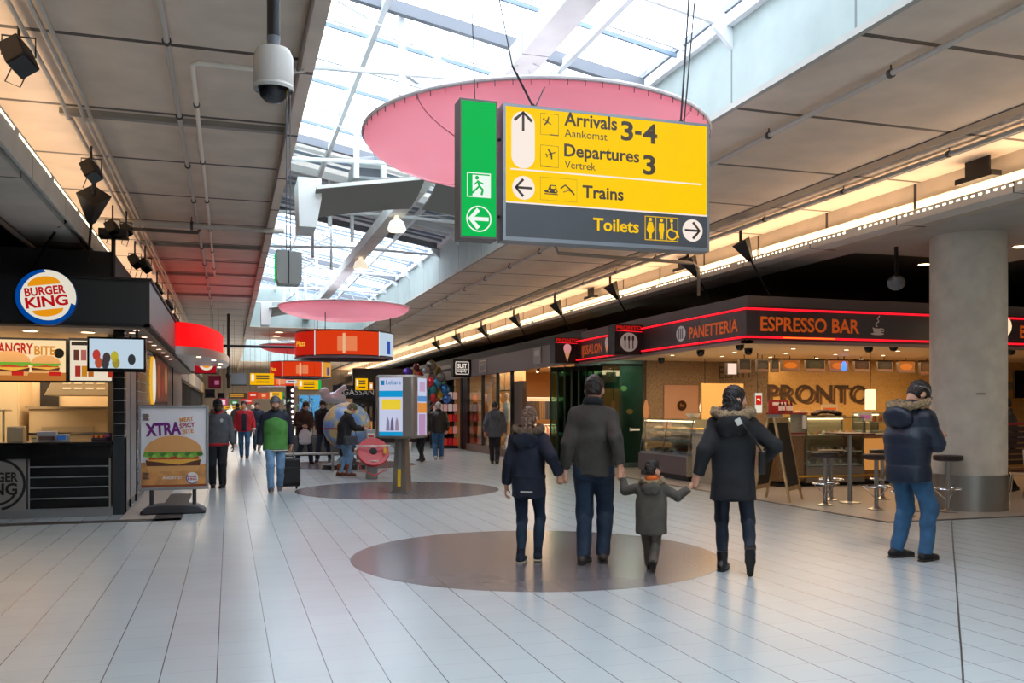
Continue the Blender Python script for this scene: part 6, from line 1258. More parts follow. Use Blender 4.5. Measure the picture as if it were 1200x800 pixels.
# cone shaded lamps
for i, (u, v, Y, lab) in enumerate(((826, 474, 19.3, 'glowing pointed glass lamp by the ice cream counter'), (1020, 468, 16.4, 'glowing cream glass lamp at the right end of the bar'), (757, 480, 20.3, 'slim glowing orange glass lamp beside the green glass door'))):
    a = onY(u, v, Y); t = thing('glass_lamp', lab, 'lamp', (a[0], Y, a[2]))
    MB().lathe([(.05, -.22), (.12, -.16), (.13, -.05), (.09, .10), (.03, .24)] if i == 0 else [(.03, -.22), (.06, -.16), (.07, -.02), (.05, .14), (.02, .24)] if i == 2 else [(.11, -.22), (.11, .2), (.09, .22)], n=20).build('glass_shade', glow('lamp glass %d' % i, (255, 216, 170) if i != 2 else (236, 150, 90), 1.6 if i < 2 else .6), t); MB().cyl((0, 0, .22), (0, 0, 2.7-a[2]), .008, n=6).build('cord', m_black, t)
# counters
m_cnt = speckle('brown granite counter', [(96, 70, 46), (136, 104, 72), (150, 118, 86), (84, 60, 40)], 34); m_lgr = speckle('pale granite', [(150, 136, 110), (176, 160, 134), (190, 174, 148), (140, 124, 98)], 40)
cn = thing('bar_counter', 'brown granite bar counter with a brass foot rail', 'counter', (0, 0, 0)); cx0, cx1 = onY(913, 560, 15)[0], 13.2
fx0, fx1 = onY(945, 530, 14.95)[0], onY(1012, 530, 14.95)[0]; bx(cx0, fx0-.015, 15.0, 15.7, .12, .98).build('counter_front', m_cnt, cn); bx(fx1+.015, cx1, 15.0, 15.7, .12, .98).build('counter_front', m_cnt, cn); bx(cx0+.03, cx1, 15.08, 15.7, 0, .075).build('toe_kick', m_black, cn); bx(cx0-.02, fx0-.015, 14.97, 15.75, .98, 1.02).build('counter_top', mat('counter top', (206, 196, 184), .3), cn, bevel=.004); bx(fx1+.015, cx1, 14.97, 15.75, .98, 1.02).build('counter_top', mat('counter top', (206, 196, 184), .3), cn, bevel=.004)
MB().cyl((cx0, 14.9, .2), (cx1, 14.9, .2), .022).build('foot_rail', mat('brass', (196, 156, 70), .3, .9), cn)
for x in np.arange(cx0+.2, cx1, .8): MB().cyl((x, 14.9, .2), (x, 15.02, .2), .015, n=8).build('rail_bracket', mat('brass', (196, 156, 70), .3, .9), cn)
def showcase(name, lab, x0, x1, y0, y1, z0, z1, shelves, foods, glow_=True):
    t = thing(name, lab, 'display case', (0, 0, 0)); fr = MB()
    for x in (x0, x1-.02):
        for y in (y0, y1-.02): fr.box(x, x+.02, y, y+.02, z0, z1)
    fr.box(x0, x1, y0, y0+.02, z1-.02, z1).box(x0, x1, y1-.02, y1, z1-.02, z1).box(x0, x0+.02, y0, y1, z1-.02, z1).box(x1-.02, x1, y0, y1, z1-.02, z1).build('frame', m_alu, t)
    bx(x0, x1, y0, y1, z1, z1+.015).build('top_glass', m_glass, t); bx(x0, x1, y0-.006, y0, z0, z1).build('front_glass', m_glass, t); bx(x0-.006, x0, y0, y1, z0, z1).build('side_glass', m_glass, t)
    bx(x0, x1, y1, y1+.02, z0, z1).build('back_panel', mat('showcase back', (196, 180, 150), .4), t)
    for z in shelves: bx(x0+.02, x1-.02, y0+.03, y1-.03, z, z+.02).build('shelf', mat('white shelf', (226, 222, 214), .3), t)
    if glow_: bx(x0+.03, x1-.03, y1-.06, y1-.03, z1-.05, z1-.025).build('lamp_strip', glow('showcase lamp', (255, 226, 180), 4), t)
    return t
fx0, fx1 = onY(945, 530, 14.95)[0], onY(1012, 530, 14.95)[0]
t = showcase('pastry_case', 'glass pastry case with cakes on two shelves at the bar counter', fx0, fx1, 14.95, 15.6, .38, 1.34, (.40, .66, .98), None)
bx(fx0-.01, fx1+.01, 14.93, 15.62, .08, .38).build('case_base', mat('case steel', (150, 146, 140), .35, .7), t)
rnd = random.Random(4); m_pal = [mat('cream cake', (240, 226, 200), .5), mat('sponge cake', (220, 176, 110), .6), mat('pink icing', (226, 150, 150), .5), mat('chocolate cake', (84, 52, 36), .5)]
def cakes(n, x0, x1, y, z, lab, grp, nm='pastry'):
    for i in range(n):
        x = x0+(x1-x0)*(i+.5)/n; r = rnd.uniform(.035, .05)
        o = MB().lathe([(r*.9, 0), (r, .02), (r*.95, .045), (r*.4, .07), (.004, .08)], n=12).build(nm, m_pal[rnd.randrange(4) if i % 3 else 0]); o.location = (x, y+rnd.uniform(0, .06), z); tag(o, lab, 'pastry', grp)
cakes(9, fx0+.05, fx1-.06, 15.1, 1.0, 'small round pastry on the upper shelf of the glass pastry case', 'pastries on the upper shelf'); cakes(9, fx0+.05, fx1-.06, 15.1, .68, 'small round pastry on the middle shelf of the glass pastry case', 'pastries on the middle shelf'); cakes(6, fx0+.08, fx1-.1, 15.1, .42, 'small round pastry on the bottom shelf of the glass pastry case', 'pastries on the bottom shelf')
gx0 = onY(916, 520, 14.9)[0]; t = thing('sandwich_case', 'small glass box with a red tray left of the pastry case', 'display case', (0, 0, 0)); bx(gx0, fx0-.03, 14.9, 15.4, 1.02, 1.04).build('tray', mat('dark red tray', (150, 30, 36), .4), t); MB().box(gx0, gx0+.015, 14.9, 15.4, 1.04, 1.40).box(fx0-.05, fx0-.035, 14.9, 15.4, 1.04, 1.40).build('side_frame', m_alu, t); bx(gx0, fx0-.03, 14.9, 14.905, 1.04, 1.4).build('front_glass', m_glass, t); bx(gx0-.01, fx0-.02, 14.88, 15.42, 1.40, 1.43).build('case_top', mat('dark red tray', (150, 30, 36), .4), t)
bx(gx0+.1, gx0+.3, 15.1, 15.3, 1.04, 1.30).build('inner_box', m_alu, t); bx(fx0-.13, fx0-.04, 14.885, 14.895, 1.12, 1.38).build('price_card', m_letw, t)
for i in range(4):
    x = gx0+.10+.075*i+(.02 if i > 1 else 0); o = thing('bottle', ('first', 'second', 'third', 'fourth')[i]+' white labelled bottle from the left on the small glass case', 'bottle', (x, 15.1, 1.43)); MB().lathe([(.028, 0), (.03, .01), (.03, .15), (.012, .19), (.012, .22)], n=12).build('bottle_glass', mat('dark bottle glass', (90, 20, 28), .2), o); MB().lathe([(.0305, .04), (.0305, .13)], n=12, cap=False).build('bottle_label', m_letw, o)
t = thing('red_display_box', 'dark red carton behind the bottles on the small glass case', 'box', (gx0+.2, 15.28, 1.43)); bx(-.19, .19, 0, .08, 0, .24).build('carton', mat('dark red tray', (150, 30, 36), .4), t); bx(-.15, .15, -.003, 0, .14, .2).build('carton_label', m_letw, t)
t = thing('cake_stand', 'white cake stand on top of the pastry case', 'cake stand', (fx0+.08, 15.2, 1.355)); MB().lathe([(.07, 0), (.02, .015), (.015, .09), (.13, .10), (.13, .11)], n=24).build('stand', m_letw, t)
t = thing('bread_basket', 'dark brown heap of loaves on a tray on the pastry case', 'bread', (fx0+.66, 15.25, 1.355)); bx(-.36, .36, -.14, .14, 0, .02).build('tray', m_black, t)
for i in range(8): MB().ball((-.28+.08*i, rnd.uniform(-.06, .06), .05+.05*math.sin(i/7*3.14)), (.10, .055, .045), 10).build('loaf', mat('dark bread', (62, 34, 26), .7), t)
t = thing('price_board', 'cream price card standing on the pastry case', 'card', (fx0+.85, 15.38, 1.355)); bx(-.19, .19, 0, .012, 0, .24).build('card', mat('cream card', (236, 208, 164), .5), t); bx(-.15, .15, -.003, 0, .12, .17).build('print', m_orl, t)
t = thing('price_board', 'small white card with pink print at the right end of the pastry case', 'card', (fx1+.12, 15.05, 1.02)); bx(-.16, .16, 0, .012, .24, .42).build('card', m_letw, t); bx(-.12, .12, -.003, 0, .29, .36).build('print', mat('pink print', (206, 90, 90), .5), t); MB().cyl((0, .006, 0), (0, .006, .24), .012, n=8).build('stand', m_black, t)
t = showcase('warm_case', 'warm lit glass case with orange shelves right of the pastry case', fx1+.36, fx1+1.0, 15.2, 15.75, 1.02, 1.42, (1.04, 1.22), None); 
for i in range(12):
    o = MB().lathe([(.02, 0), (.02, .10), (.012, .13)], n=10).build('jar', mat(('amber jar', 'red jar', 'cream jar')[i % 3], ((216, 140, 50), (186, 60, 40), (230, 200, 150))[i % 3], .35)); o.location = (fx1+.41+.048*(i % 12), 15.35, 1.24); tag(o, 'small jar on the middle shelf of the warm lit glass case', 'jar', 'jars in the warm lit case')
bx(fx1+.05, fx1+1.0, 14.96, 14.99, .30, .92).build('lit_front', glow('amber front', (240, 160, 80), .6), cn)
# ice cream case along the hall
ic = thing('ice_cream_case', 'long glass fronted ice cream case with dark lower panel by the green glass door', 'display case', (0, 0, 0)); iy0, iy1, ix = 16.75, 19.05, 9.0
bx(ix+.06, ix+.95, iy0, iy1, .0, .12).build('toe_kick', m_black, ic); bx(ix, ix+.9, iy0, iy1, .12, .50).build('lower_panel', mat('mauve grey panel', (104, 90, 90), .4), ic); bx(ix-.004, ix+.9, iy0-.02, iy0, .1, .52).build('end_panel', m_lgr, ic)
bx(ix+.04, ix+.9, iy0, iy1, .50, .54).build('deck', m_alu, ic)
for y in (iy0, (iy0+iy1)/2, iy1-.02): MB().bar((ix+.03, y+.01, .52), (ix+.16, y+.01, 1.27), .02, .02).build('glass_post', m_chrome, ic)
MB().prism([(ix+.03, .53), (ix+.16, 1.27), (ix+.165, 1.27), (ix+.036, .53)], lambda u, v, q: (u, q, v), iy0, iy1).build('front_glass', m_glass, ic); bx(ix+.15, ix+.9, iy0, iy1, 1.27, 1.285).build('top_glass', m_glass, ic)
for z in (.78, 1.0): bx(ix+.2, ix+.85, iy0+.03, iy1-.03, z, z+.012).build('glass_shelf', mat('pale shelf glass', (206, 212, 200), .15), ic)
bx(ix+.84, ix+.88, iy0, iy1, .54, 1.27).build('back_panel', mat('showcase back', (196, 180, 150), .4), ic); bx(ix+.18, ix+.22, iy0+.05, iy1-.05, 1.22, 1.25).build('lamp_strip', glow('showcase lamp', (255, 226, 180), 4), ic)
for k_, (z, cols, n) in enumerate(((.545, ((238, 226, 196), (226, 190, 130), (196, 120, 90)), 6), (.795, ((228, 196, 140), (240, 226, 190), (206, 150, 90)), 7), (1.015, ((220, 170, 90), (206, 140, 80), (240, 220, 180)), 6))):
    for i in range(n):
        y = iy0+.2+(iy1-iy0-.4)*i/(n-1); o = thing('food_tub', 'tub of cream or amber food on the %s level of the ice cream case' % ('bottom', 'middle', 'top')[k_], 'tub', (ix+.42, y, z), 0, 'tubs on the %s level of the ice cream case' % ('bottom', 'middle', 'top')[k_]); bx(-.17, .17, -.13, .13, 0, .05).build('tub', m_alu, o); MB().ball((0, 0, .05), (.15, .11, .045), 10).build('contents', mat('tub food %d %d' % (k_, i % 3), cols[i % 3], .6), o)
t = thing('white_shelf_clip', 'white bracket sticking out at the left end of the ice cream case', 'bracket', (ix, iy1, 1.0)); bx(-.20, .02, -.02, .02, 0, .05).build('arm', m_letw, t); bx(-.21, -.2, -.04, .04, -.01, .07).build('end_plate', m_letw, t)
pc = thing('till_counter', 'pale granite till counter between the ice cream case and the bar', 'counter', (0, 0, 0)); bx(9.1, 9.8, 15.05, 16.7, 0, .98).build('counter_body', m_lgr, pc); bx(9.06, 9.84, 15.05, 16.72, .98, 1.01).build('counter_top', m_alu, pc)
t = thing('till', 'grey till standing on the pale granite counter behind the woman in black', 'till', (9.4, 16.2, 1.01)); bx(-.2, .2, -.2, .2, 0, .12).build('drawer_box', m_alu, t, bevel=.006); MB().prism([(-.12, .12), (.15, .12), (.15, .3), (.02, .3)], lambda u, v, q: (u, q, v), -.15, .15).build('till_screen', m_greysteel, t)
t = thing('glass_bowl', 'glass bowl of pale snacks on the ice cream case top', 'bowl', (ix+.5, 17.4, 1.285)); MB().lathe([(.07, 0), (.13, .04), (.16, .12), (.15, .12), (.12, .045), (.06, .01)], n=24, cap=False).build('bowl_glass', mat('bowl glass', (206, 190, 176), .15), t); MB().ball((0, 0, .06), (.12, .12, .06), 10).build('snacks', m_pal[0], t)
# black spheres: small dome cameras in the soffit
for i, (u, v, lab) in enumerate(((821, 416, 'first and leftmost'), (877, 414, 'second'), (867, 408, 'third, nearest to the corner'), (775, 425, 'leftmost small'), (1018, 411, 'fourth'), (1047, 409, 'fifth'), (1185, 414, 'rightmost'))):
    p = onZ(u, v-6, 2.70); t = thing('soffit_camera', lab+' black dome camera in the cafe soffit', 'camera', (p[0], p[1], 2.70)); MB().lathe([(.001, -.14), (.05, -.125), (.075, -.08), (.078, -.04)], n=18).build('dome', m_gloss, t); MB().lathe([(.08, -.04), (.08, 0)], n=18).build('dome_mount', m_black, t)
for i, (x, y) in enumerate([(8.9+1.25*a_, 14.1+1.35*b_) for b_ in range(4) for a_ in range(5)]):
    t = thing('downlight', 'small round downlight in the cream cafe soffit', 'lamp', (x+(.5 if (i//5) % 2 else 0), y, 2.70), 0, 'downlights in the cafe soffit'); MB().lathe([(.055, -.012), (.06, 0)], n=14).build('rim', m_chrome, t); MB().lathe([(.0001, -.015), (.045, -.014)], n=14, cap=False).build('lens', m_down, t)
gb = thing('globe_lamp', 'round glowing globe lamp right of the pillar in front of the fascia', 'lamp', onY(1167, 383, 12.6)); MB().ball((0, 0, 0), .245, 24).build('globe', glow('globe cream', (255, 222, 176), 1.1), gb); MB().cyl((0, 0, .23), (0, 0, 4.1-gb.location.z), .012, n=8).build('stem', m_black, gb)
a = onY(1195, 386, Yf); lettering('BAR', FR(a[0], Yf, 0), 0, 2.84, .22, m_orl, f_, bold=.025, lift=.006)
for i, (u, v) in enumerate(((1196, 288), (1083, 312))):
    p = onZ(u, v, 4.10 if i == 0 else 4.30); t = thing('downlight', ('oval bright downlight in the soffit at the right frame edge', 'small downlight in the dark soffit just left of the pillar')[i], 'lamp', (p[0], p[1], 4.10 if i == 0 else 4.35)); MB().lathe([(.12, -.015), (.14, 0)], n=18).build('rim', m_chrome, t); MB().lathe([(.0001, -.02), (.11, -.018)], n=18, cap=False).build('lens', m_down, t)
# stools and table
m_seat = mat('dark brown stool seat', (58, 46, 42), .5)
def make_stool():
    t = thing('bar_stool', 'x', 'stool', (0, 0, 0), 0, 'bar stools in front of the cafe counter')
    MB().lathe([(.14, .74), (.20, .755), (.205, .815), (.19, .825), (.02, .828)], n=28).build('seat', m_seat, t); MB().cyl((0, 0, .04), (0, 0, .745), .032, n=16).build('column', m_steel, t); MB().lathe([(.125, 0), (.125, .012), (.06, .028), (.035, .05)], n=24).build('base', m_steel, t)
    rg = MB().tube([(.20*math.cos(a), .20*math.sin(a), .34) for a in np.linspace(0, 2*math.pi, 33)[:-1]], .012, 8, True).build('foot_ring', m_chrome, t)
    for a in (0, 2.09, 4.19): MB().cyl((.03*math.cos(a), .03*math.sin(a), .18), (.195*math.cos(a), .195*math.sin(a), .335), .008, n=8).build('ring_stay', m_chrome, rg)
    return t
st0 = make_stool()
for i, (u, v, lab) in enumerate(((967, 592, 'bar stool nearest the high table, in front of the pastry case'), (974, 586, 'bar stool just behind the one nearest the high table'), (1027, 597, 'bar stool in front, between high table and man in down jacket'), (1034, 585, 'bar stool behind, partly hidden by the man in down jacket'), (1062, 605, 'bar stool seen between the legs of the man in down jacket, front one'), (1069, 599, 'bar stool seen between the legs of the man in down jacket, rear one'), (1111, 600, 'bar stool standing alone against the pillar'))):
    p = onZ(u, v, 0)
    if i == 0: st0.location = (p[0], p[1], .003); st0['label'] = lab
    else: dup(st0, (p[0], p[1], .003), .4*i, lab)
p = onZ(996, 589, 0); t = thing('high_table', 'narrow high bar table with dark red top between the bar stools', 'table', (p[0], p[1], .003)); bx(-.27, .27, -.27, .27, 1.09, 1.115).build('table_top', mat('dark red table top', (84, 34, 34), .35), t, bevel=.004); MB().cyl((0, 0, .03), (0, 0, 1.09), .038, n=16).build('column', m_steel, t); MB().lathe([(.17, 0), (.17, .012), (.06, .03)], n=28).build('base', m_steel, t)
# A-frame menu board
p = onZ(905, 586, 0); t = thing('chalk_board', 'wooden A-frame chalkboard standing open behind the woman in black', 'sign board', (p[0]+.1, p[1], .003), R(38)); m_pine = mat('pine wood', (196, 164, 116), .55, var=(9, .1))
for sg_ in (-1, 1):
    def tr_(u, v, q, sg_=sg_): return (u, sg_*(.30-.25*v/1.35)+q, v)
    fr = MB()
    for x0_, x1_, z0_, z1_ in ((-.34, -.28, 0, 1.35), (.28, .34, 0, 1.35), (-.28, .28, 1.27, 1.35), (-.28, .28, .18, .25)): fr.prism(rect(x0_, x1_, z0_, z1_), tr_, -.015, .015)
    o = fr.build('board_frame', m_pine, t); MB().prism(rect(-.29, .29, .24, 1.28), tr_, -.008, .008).build('slate', mat('chalkboard', (34, 40, 40), .7), o)
# bench, chairs beyond the pillar
bn = thing('slatted_bench', 'dark brown slatted bench back right of the pillar', 'bench', (13.6, 12.3, .003), R(8))
for i in range(7): bx(-1.3, 1.6, -.03, .0, .55+.095*i, .625+.095*i).build('back_slat', mat('dark walnut slat', (62, 40, 36), .45), bn)
for x in (-1.25, 1.5): bx(x, x+.06, .0, .06, 0, 1.24).build('bench_post', m_black, bn)
bx(-1.3, 1.6, -.03, .1, 1.225, 1.26).build('top_rail', mat('red rail', (150, 30, 40), .4), bn); bx(-1.3, 1.6, .0, .42, .40, .45).build('bench_seat', mat('brown leather seat', (96, 62, 48), .5), bn)
def chair(lab, loc, rz):
    t = thing('cafe_chair', lab, 'chair', loc, rz); MB().prism([(-.2, .44), (.2, .44), (.2, .46), (-.2, .46)], lambda u, v, q: (u, q, v), -.2, .2).build('seat', mat('beige chair seat', (206, 182, 160), .5), t, bevel=.008)
    MB().prism([(-.19, .50), (.19, .50), (.20, .82), (-.20, .82)], lambda u, v, q: (u, -.2-.06*(v-.5)+q, v), -.01, .01).build('backrest', m_letw, t, bevel=.004)
    for x in (-1, 1):
        for y in (-1, 1): MB().cyl((x*.17, y*.17, .44), (x*.21, y*.22, 0), .011, n=8).build('leg', m_chrome, t)
chair('pale cafe chair with chrome legs right of the pillar', (12.25, 11.5, .003), R(48)); chair('second cafe chair farther right at the frame edge by the bench', (12.85, 11.7, .003), R(200))
# low wall behind with dark screen
t = thing('wall_screen', 'dark screen on the cafe wall right of the pillar', 'screen', (0, 0, 0)); a = onY(1189, 440, 16.5); bx(a[0], a[0]+1.0, 16.5, 16.56, 1.75, 2.4).build('casing', m_gloss, t); bx(a[0]+.4, a[0]+.6, 16.56, 18.5, 1.95, 2.15).build('wall_arm', m_black, t)
t = thing('plate_rack', 'steel rack with glasses right of the pillar', 'rack', (onY(1176, 500, 15)[0]+.2, 15, 0)); 
for z in (.9, 1.0, 1.1, 1.2): bx(-.3, .9, -.1, .2, z, z+.02).build('rack_shelf', m_alu, t)
for x in (-.3, .88): bx(x, x+.02, -.1, .2, 0, 1.3).build('rack_side', m_alu, t)
# ------------------------------------------------------------------ green folding glass door and suit shop
for i in range(7):
    t = thing('folding_door_leaf', ('first, nearest', 'second', 'third', 'fourth', 'fifth', 'sixth', 'seventh, farthest')[i]+' folded green glass door leaf beside the suit shop opening', 'door leaf', (0, 0, 0)); x = 8.25+.115*i; y = 21.6+.22*(6-i)
    bx(x, x+.72, y, y+.03, .02, 2.50).build('leaf_glass', m_green_glass, t); bx(x, x+.72, y-.012, y+.042, 2.50, 2.62).build('top_clamp', m_black, t); bx(x, x+.72, y-.012, y+.042, 0, .1).build('bottom_clamp', m_greysteel, t); bx(x-.02, x+.015, y-.005, y+.035, .1, 2.5).build('leaf_edge', mat('dark green edge', (24, 44, 40), .3), t)
struct('window_60', bx(9.06, 10.25, 21.3, 21.33, .12, 2.60), m_green_glass); struct('trim_13', MB().box(9.02, 10.3, 21.27, 21.36, 0, .12).box(10.22, 10.32, 21.27, 21.36, .12, 2.65).box(9.02, 10.3, 21.27, 21.36, 2.6, 2.66), mat('grey green frame', (88, 104, 104), .4))
struct('wall_shop_divider', bx(9.0, 14.0, 22.9, 23.1, 0, 3.2), mat('dim green wall', (92, 104, 94), .6)); struct('trim_14', bx(9.3, 10.1, 22.6, 22.9, .9, 1.05), m_alu)
for q, (u, v, c) in enumerate(((722, 485, (236, 140, 60)), (738, 482, (206, 110, 60)), (731, 455, (200, 210, 130)))):
    p = onY(u, v, 22.7); t = thing('wall_lamp', ('left amber', 'right amber', 'upper yellow green')[q]+' lamp glowing dimly behind the green glass', 'lamp', p); MB().ball((0, 0, 0), (.10, .06, .07), 12).build('lamp_glass', glow('lamp %d' % q, c, .9), t); MB().cyl((0, 0, 0), (0, .2, 0), .02, n=8).build('bracket', m_black, t)
m_band = mat('taupe shop fascia', (112, 96, 94), .5)
struct('wall_shop_fascia', bx(XF, XF+.15, 21.35, 40, 2.66, 3.25), m_band); struct('wall_shop_upper', bx(XF+.1, XF+.2, 21, 75, 3.25, 3.5), mat('dark shop top', (58, 52, 50), .6))
struct('ceiling_suit_shop', bx(XF+.15, 16, 23.1, 34.5, 2.95, 3.0), mat('warm white ceiling', (236, 214, 180), .6)); struct('wall_suit_back', bx(15.8, 16, 23.1, 34.5, 0, 3), m_cream); struct('wall_suit_end', bx(XF+.1, 16, 34.4, 34.6, 0, 3.2), mat('tan wall', (214, 170, 118), .6)); struct('floor_suit_shop', bx(XF, 16, 23.1, 34.4, 0, .05), mat('tan shop floor', (168, 142, 116), .4))
sb = projbox('projecting_sign', 'black projecting sign with white outlined letters reading SUIT', 31.6, 7.66, 'suit', False)
Fs = FR(7.66, 31.6, 2.64); outline(Fs, [(.08, .14), (.10, .10), (.56, .10), (.58, .14), (.58, .52), (.56, .56), (.10, .56), (.08, .52)], glow('sign warm white', (255, 240, 228), .95), sb, 'white_outline', .022, lift=.004); lettering('SUIT', Fs, .33, .33, .15, m_swh, sb, w=.34, bold=.03, align='c'); lettering('supply', Fs, .33, .19, .07, m_swh, sb, w=.34, bold=.02, align='c'); plate(Fs, rect(.13, .53, .285, .30), m_swh, sb, 'white_line', lift=.004)
a = onX(566, 427, XF); t = thing('fascia_logo', 'pale outlined square emblem on the taupe fascia beside the projecting sign', 'sign', (0, 0, 0)); Ff = ((XF, a[1]+.5, 2.74), (0, -1, 0), (0, 0, 1), (-1, 0, 0)); bx(XF-.02, XF, a[1]-.55, a[1]+.5, 2.72, 3.20).build('backing', mat('taupe backing', (120, 104, 98), .4), t); outline(Ff, rect(.08, .92, .05, .42), mat('pale outline', (214, 190, 160), .4), t, 'outline', .03, lift=.026); lettering('SUIT', Ff, .5, .24, .10, mat('pale outline', (214, 190, 160), .4), t, w=.5, align='c', lift=.026)
a = onX(630, 418, XF); t = thing('fascia_plaque', 'small grey plaque high on the taupe fascia above the shop opening', 'plaque', (0, 0, 0)); bx(XF-.02, XF, a[1]-.32, a[1]+.32, 2.78, 3.22).build('plaque', mat('grey plaque', (136, 124, 122), .4), t); bx(XF-.024, XF-.02, a[1]-.2, a[1]+.2, 3.0, 3.15).build('print', mat('pale print', (176, 166, 162), .4), t)
# windows with frames, dressed figures, racks
struct('window_61', bx(XF-.02, XF, 26.6, 31.9, .25, 2.62), m_glass); 
for y in (26.55, 28.1, 29.9, 31.9): struct('trim_15', bx(XF-.06, XF+.04, y, y+.09, .05, 2.66), m_black)
struct('trim_16', bx(XF-.08, XF+.1, 26.5, 32, 0, .25), mat('brown plinth', (112, 84, 70), .5)); struct('floor_window_deck', bx(XF+.12, 9.2, 26.6, 31.9, .05, .25), mat('tan shop floor', (168, 142, 116), .4)); struct('wall_window_back', bx(9.2, 9.3, 28.3, 31.9, 0, 2.9), mat('peach panel', (226, 178, 128), .6)); struct('wall_portal', bx(XF+.12, XF+.26, onX(613, 500, XF+.15)[1], onX(602, 500, XF+.15)[1], .05, 2.35), mat('taupe portal', (104, 84, 74), .5))
struct('wall_window_end', bx(XF, 9.3, 32.1, 32.15, 0, 3.0), mat('sand wall', (206, 174, 136), .6))
def mannequin(lab, x, y, rz, mt, md, head=None):
    t = thing('mannequin', lab, 'mannequin', (x, y, .25), rz); h = head or mat('mannequin white', (226, 200, 176), .4)
    solid('torso', [ell((0, 0, 1.28), (.19, .12, .24)), ell((0, 0, 1.0), (.16, .11, .2)), ell((0, 0, .86), (.17, .12, .12)), cone((-.2, 0, 1.40), (-.26, .02, .95), .055, .04), cone((.2, 0, 1.40), (.26, .02, .95), .055, .04)], .016, mt, t, k=.05); solid('legs', [cone((-.08, 0, .85), (-.1, 0, .08), .085, .055), cone((.08, 0, .85), (.1, 0, .08), .085, .055)], .016, md, t, k=.03)
    solid('head', [ell((0, .01, 1.66), (.075, .09, .11)), cone((0, 0, 1.44), (0, 0, 1.6), .05)], .014, h, t); MB().lathe([(.2, 0), (.2, .02)], n=20).build('base', m_chrome, t)
mannequin('mannequin with an orange head in a dark jacket in the suit shop window', 8.5, onX(557, 500, 8.5)[1], R(80), mat('maroon jacket', (110, 60, 58), .7), m_brownc, mat('orange head', (250, 130, 40), .5, emit=(250, 130, 40), es=.3)); mannequin('mannequin in a brown patterned suit in the middle of the shop window', 8.5, onX(568, 500, 8.5)[1], R(75), mat('brown plaid', (150, 96, 76), .7, var=(30, .3)), mat('brown plaid', (150, 96, 76), .7)); mannequin('mannequin in a pale suit behind the passing man in grey', 8.55, onX(585, 500, 8.55)[1], R(85), mat('sand suit', (216, 168, 112), .7), mat('sand suit', (216, 168, 112), .7)); mannequin('tall pale mannequin beside the dark window frame', 8.5, onX(594, 500, 8.5)[1], R(85), m_lab, mat('sand suit', (216, 168, 112), .7))
t = thing('orange_banner', 'tall orange lit banner hanging inside the suit shop window', 'banner', (0, 0, 0)); bx(8.9, 8.92, onX(597, 500, 8.9)[1], onX(586, 500, 8.9)[1], .4, 2.1).build('cloth', glow('banner orange', (250, 150, 50), .5), t); bx(8.89, 8.93, onX(597, 500, 8.9)[1], onX(586, 500, 8.9)[1], 2.1, 2.14).build('banner_rod', m_black, t); MB().cyl((8.91, onX(591, 500, 8.9)[1], 2.14), (8.91, onX(591, 500, 8.9)[1], 2.95), .006, n=6).build('cord', m_black, t)
t = thing('display_bags', 'pair of dark red bags on a window plinth beside the orange headed mannequin', 'bags', (8.75, 30.9, .25)); bx(-.25, .25, -.35, .35, 0, .3).build('plinth', m_lab, t); bx(-.12, .12, -.3, -.02, .3, .7).build('bag', mat('dark red bag', (120, 44, 40), .5), t, bevel=.02); bx(-.12, .12, .04, .3, .3, .62).build('bag', mat('dark red bag', (120, 44, 40), .5), t, bevel=.02)
rk = thing('clothes_rail', 'upper clothes rail crossing the back of the suit shop', 'rail', (0, 0, 0)); ra = onY(611, 466, 30)[0]; rb = onY(662, 466, 30)[0]; MB().cyl((ra, 30, 1.88), (rb, 30, 1.88), .02).build('rail', m_chrome, rk)
for x in (ra, rb): MB().cyl((x, 30, .05), (x, 30, 1.88), .02).build('rail_post', m_chrome, rk)
n = 22; gcols = [(56, 50, 54), (70, 58, 50), (126, 100, 72), (60, 62, 74), (92, 88, 98), (44, 40, 44)]
for i in range(n):
    x = ra+.06+(rb-ra-.12)*i/(n-1); t = thing('hanging_jacket', 'jacket on a pale hanger on the upper rail of the suit shop', 'jacket', (x, 30, 1.88), 0, 'jackets on the upper rail')
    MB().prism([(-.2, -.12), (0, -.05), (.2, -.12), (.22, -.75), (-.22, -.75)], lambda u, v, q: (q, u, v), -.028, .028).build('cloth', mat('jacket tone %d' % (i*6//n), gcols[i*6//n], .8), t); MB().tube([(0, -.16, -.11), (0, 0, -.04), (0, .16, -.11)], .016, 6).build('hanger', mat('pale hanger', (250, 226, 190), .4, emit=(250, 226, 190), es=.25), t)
rk = thing('clothes_rail', 'lower clothes rail with white shirts in the suit shop', 'rail', (0, 0, 0)); MB().cyl((ra-.3, 29.2, .95), (rb-.35, 29.2, .95), .02).build('rail', m_chrome, rk)
for x in (ra-.3, rb-.35): MB().cyl((x, 29.2, .05), (x, 29.2, .95), .02).build('rail_post', m_chrome, rk)
for i in range(12):
    x = ra-.22+(rb-ra-.2)*i/11; t = thing('hanging_shirt', 'white or pink shirt on the lower rail of the suit shop', 'shirt', (x, 29.2, .95), 0, 'shirts on the lower rail'); MB().prism([(-.18, -.1), (0, -.04), (.18, -.1), (.19, -.6), (-.19, -.6)], lambda u, v, q: (q, u, v), -.03, .03).build('cloth', mat('shirt tone %d' % (i % 3), ((240, 226, 210), (226, 186, 170), (206, 206, 220))[i % 3], .8), t)
t = thing('shop_desk', 'low taupe display desk in the suit shop opening', 'desk', (9.45, 26.0, .05)); bx(-.75, .9, -.4, .4, 0, .62).build('desk_body', mat('taupe desk', (140, 116, 104), .5), t, bevel=.01); bx(-.78, .93, -.43, .43, .62, .66).build('desk_top', mat('desk top', (176, 150, 130), .4), t)
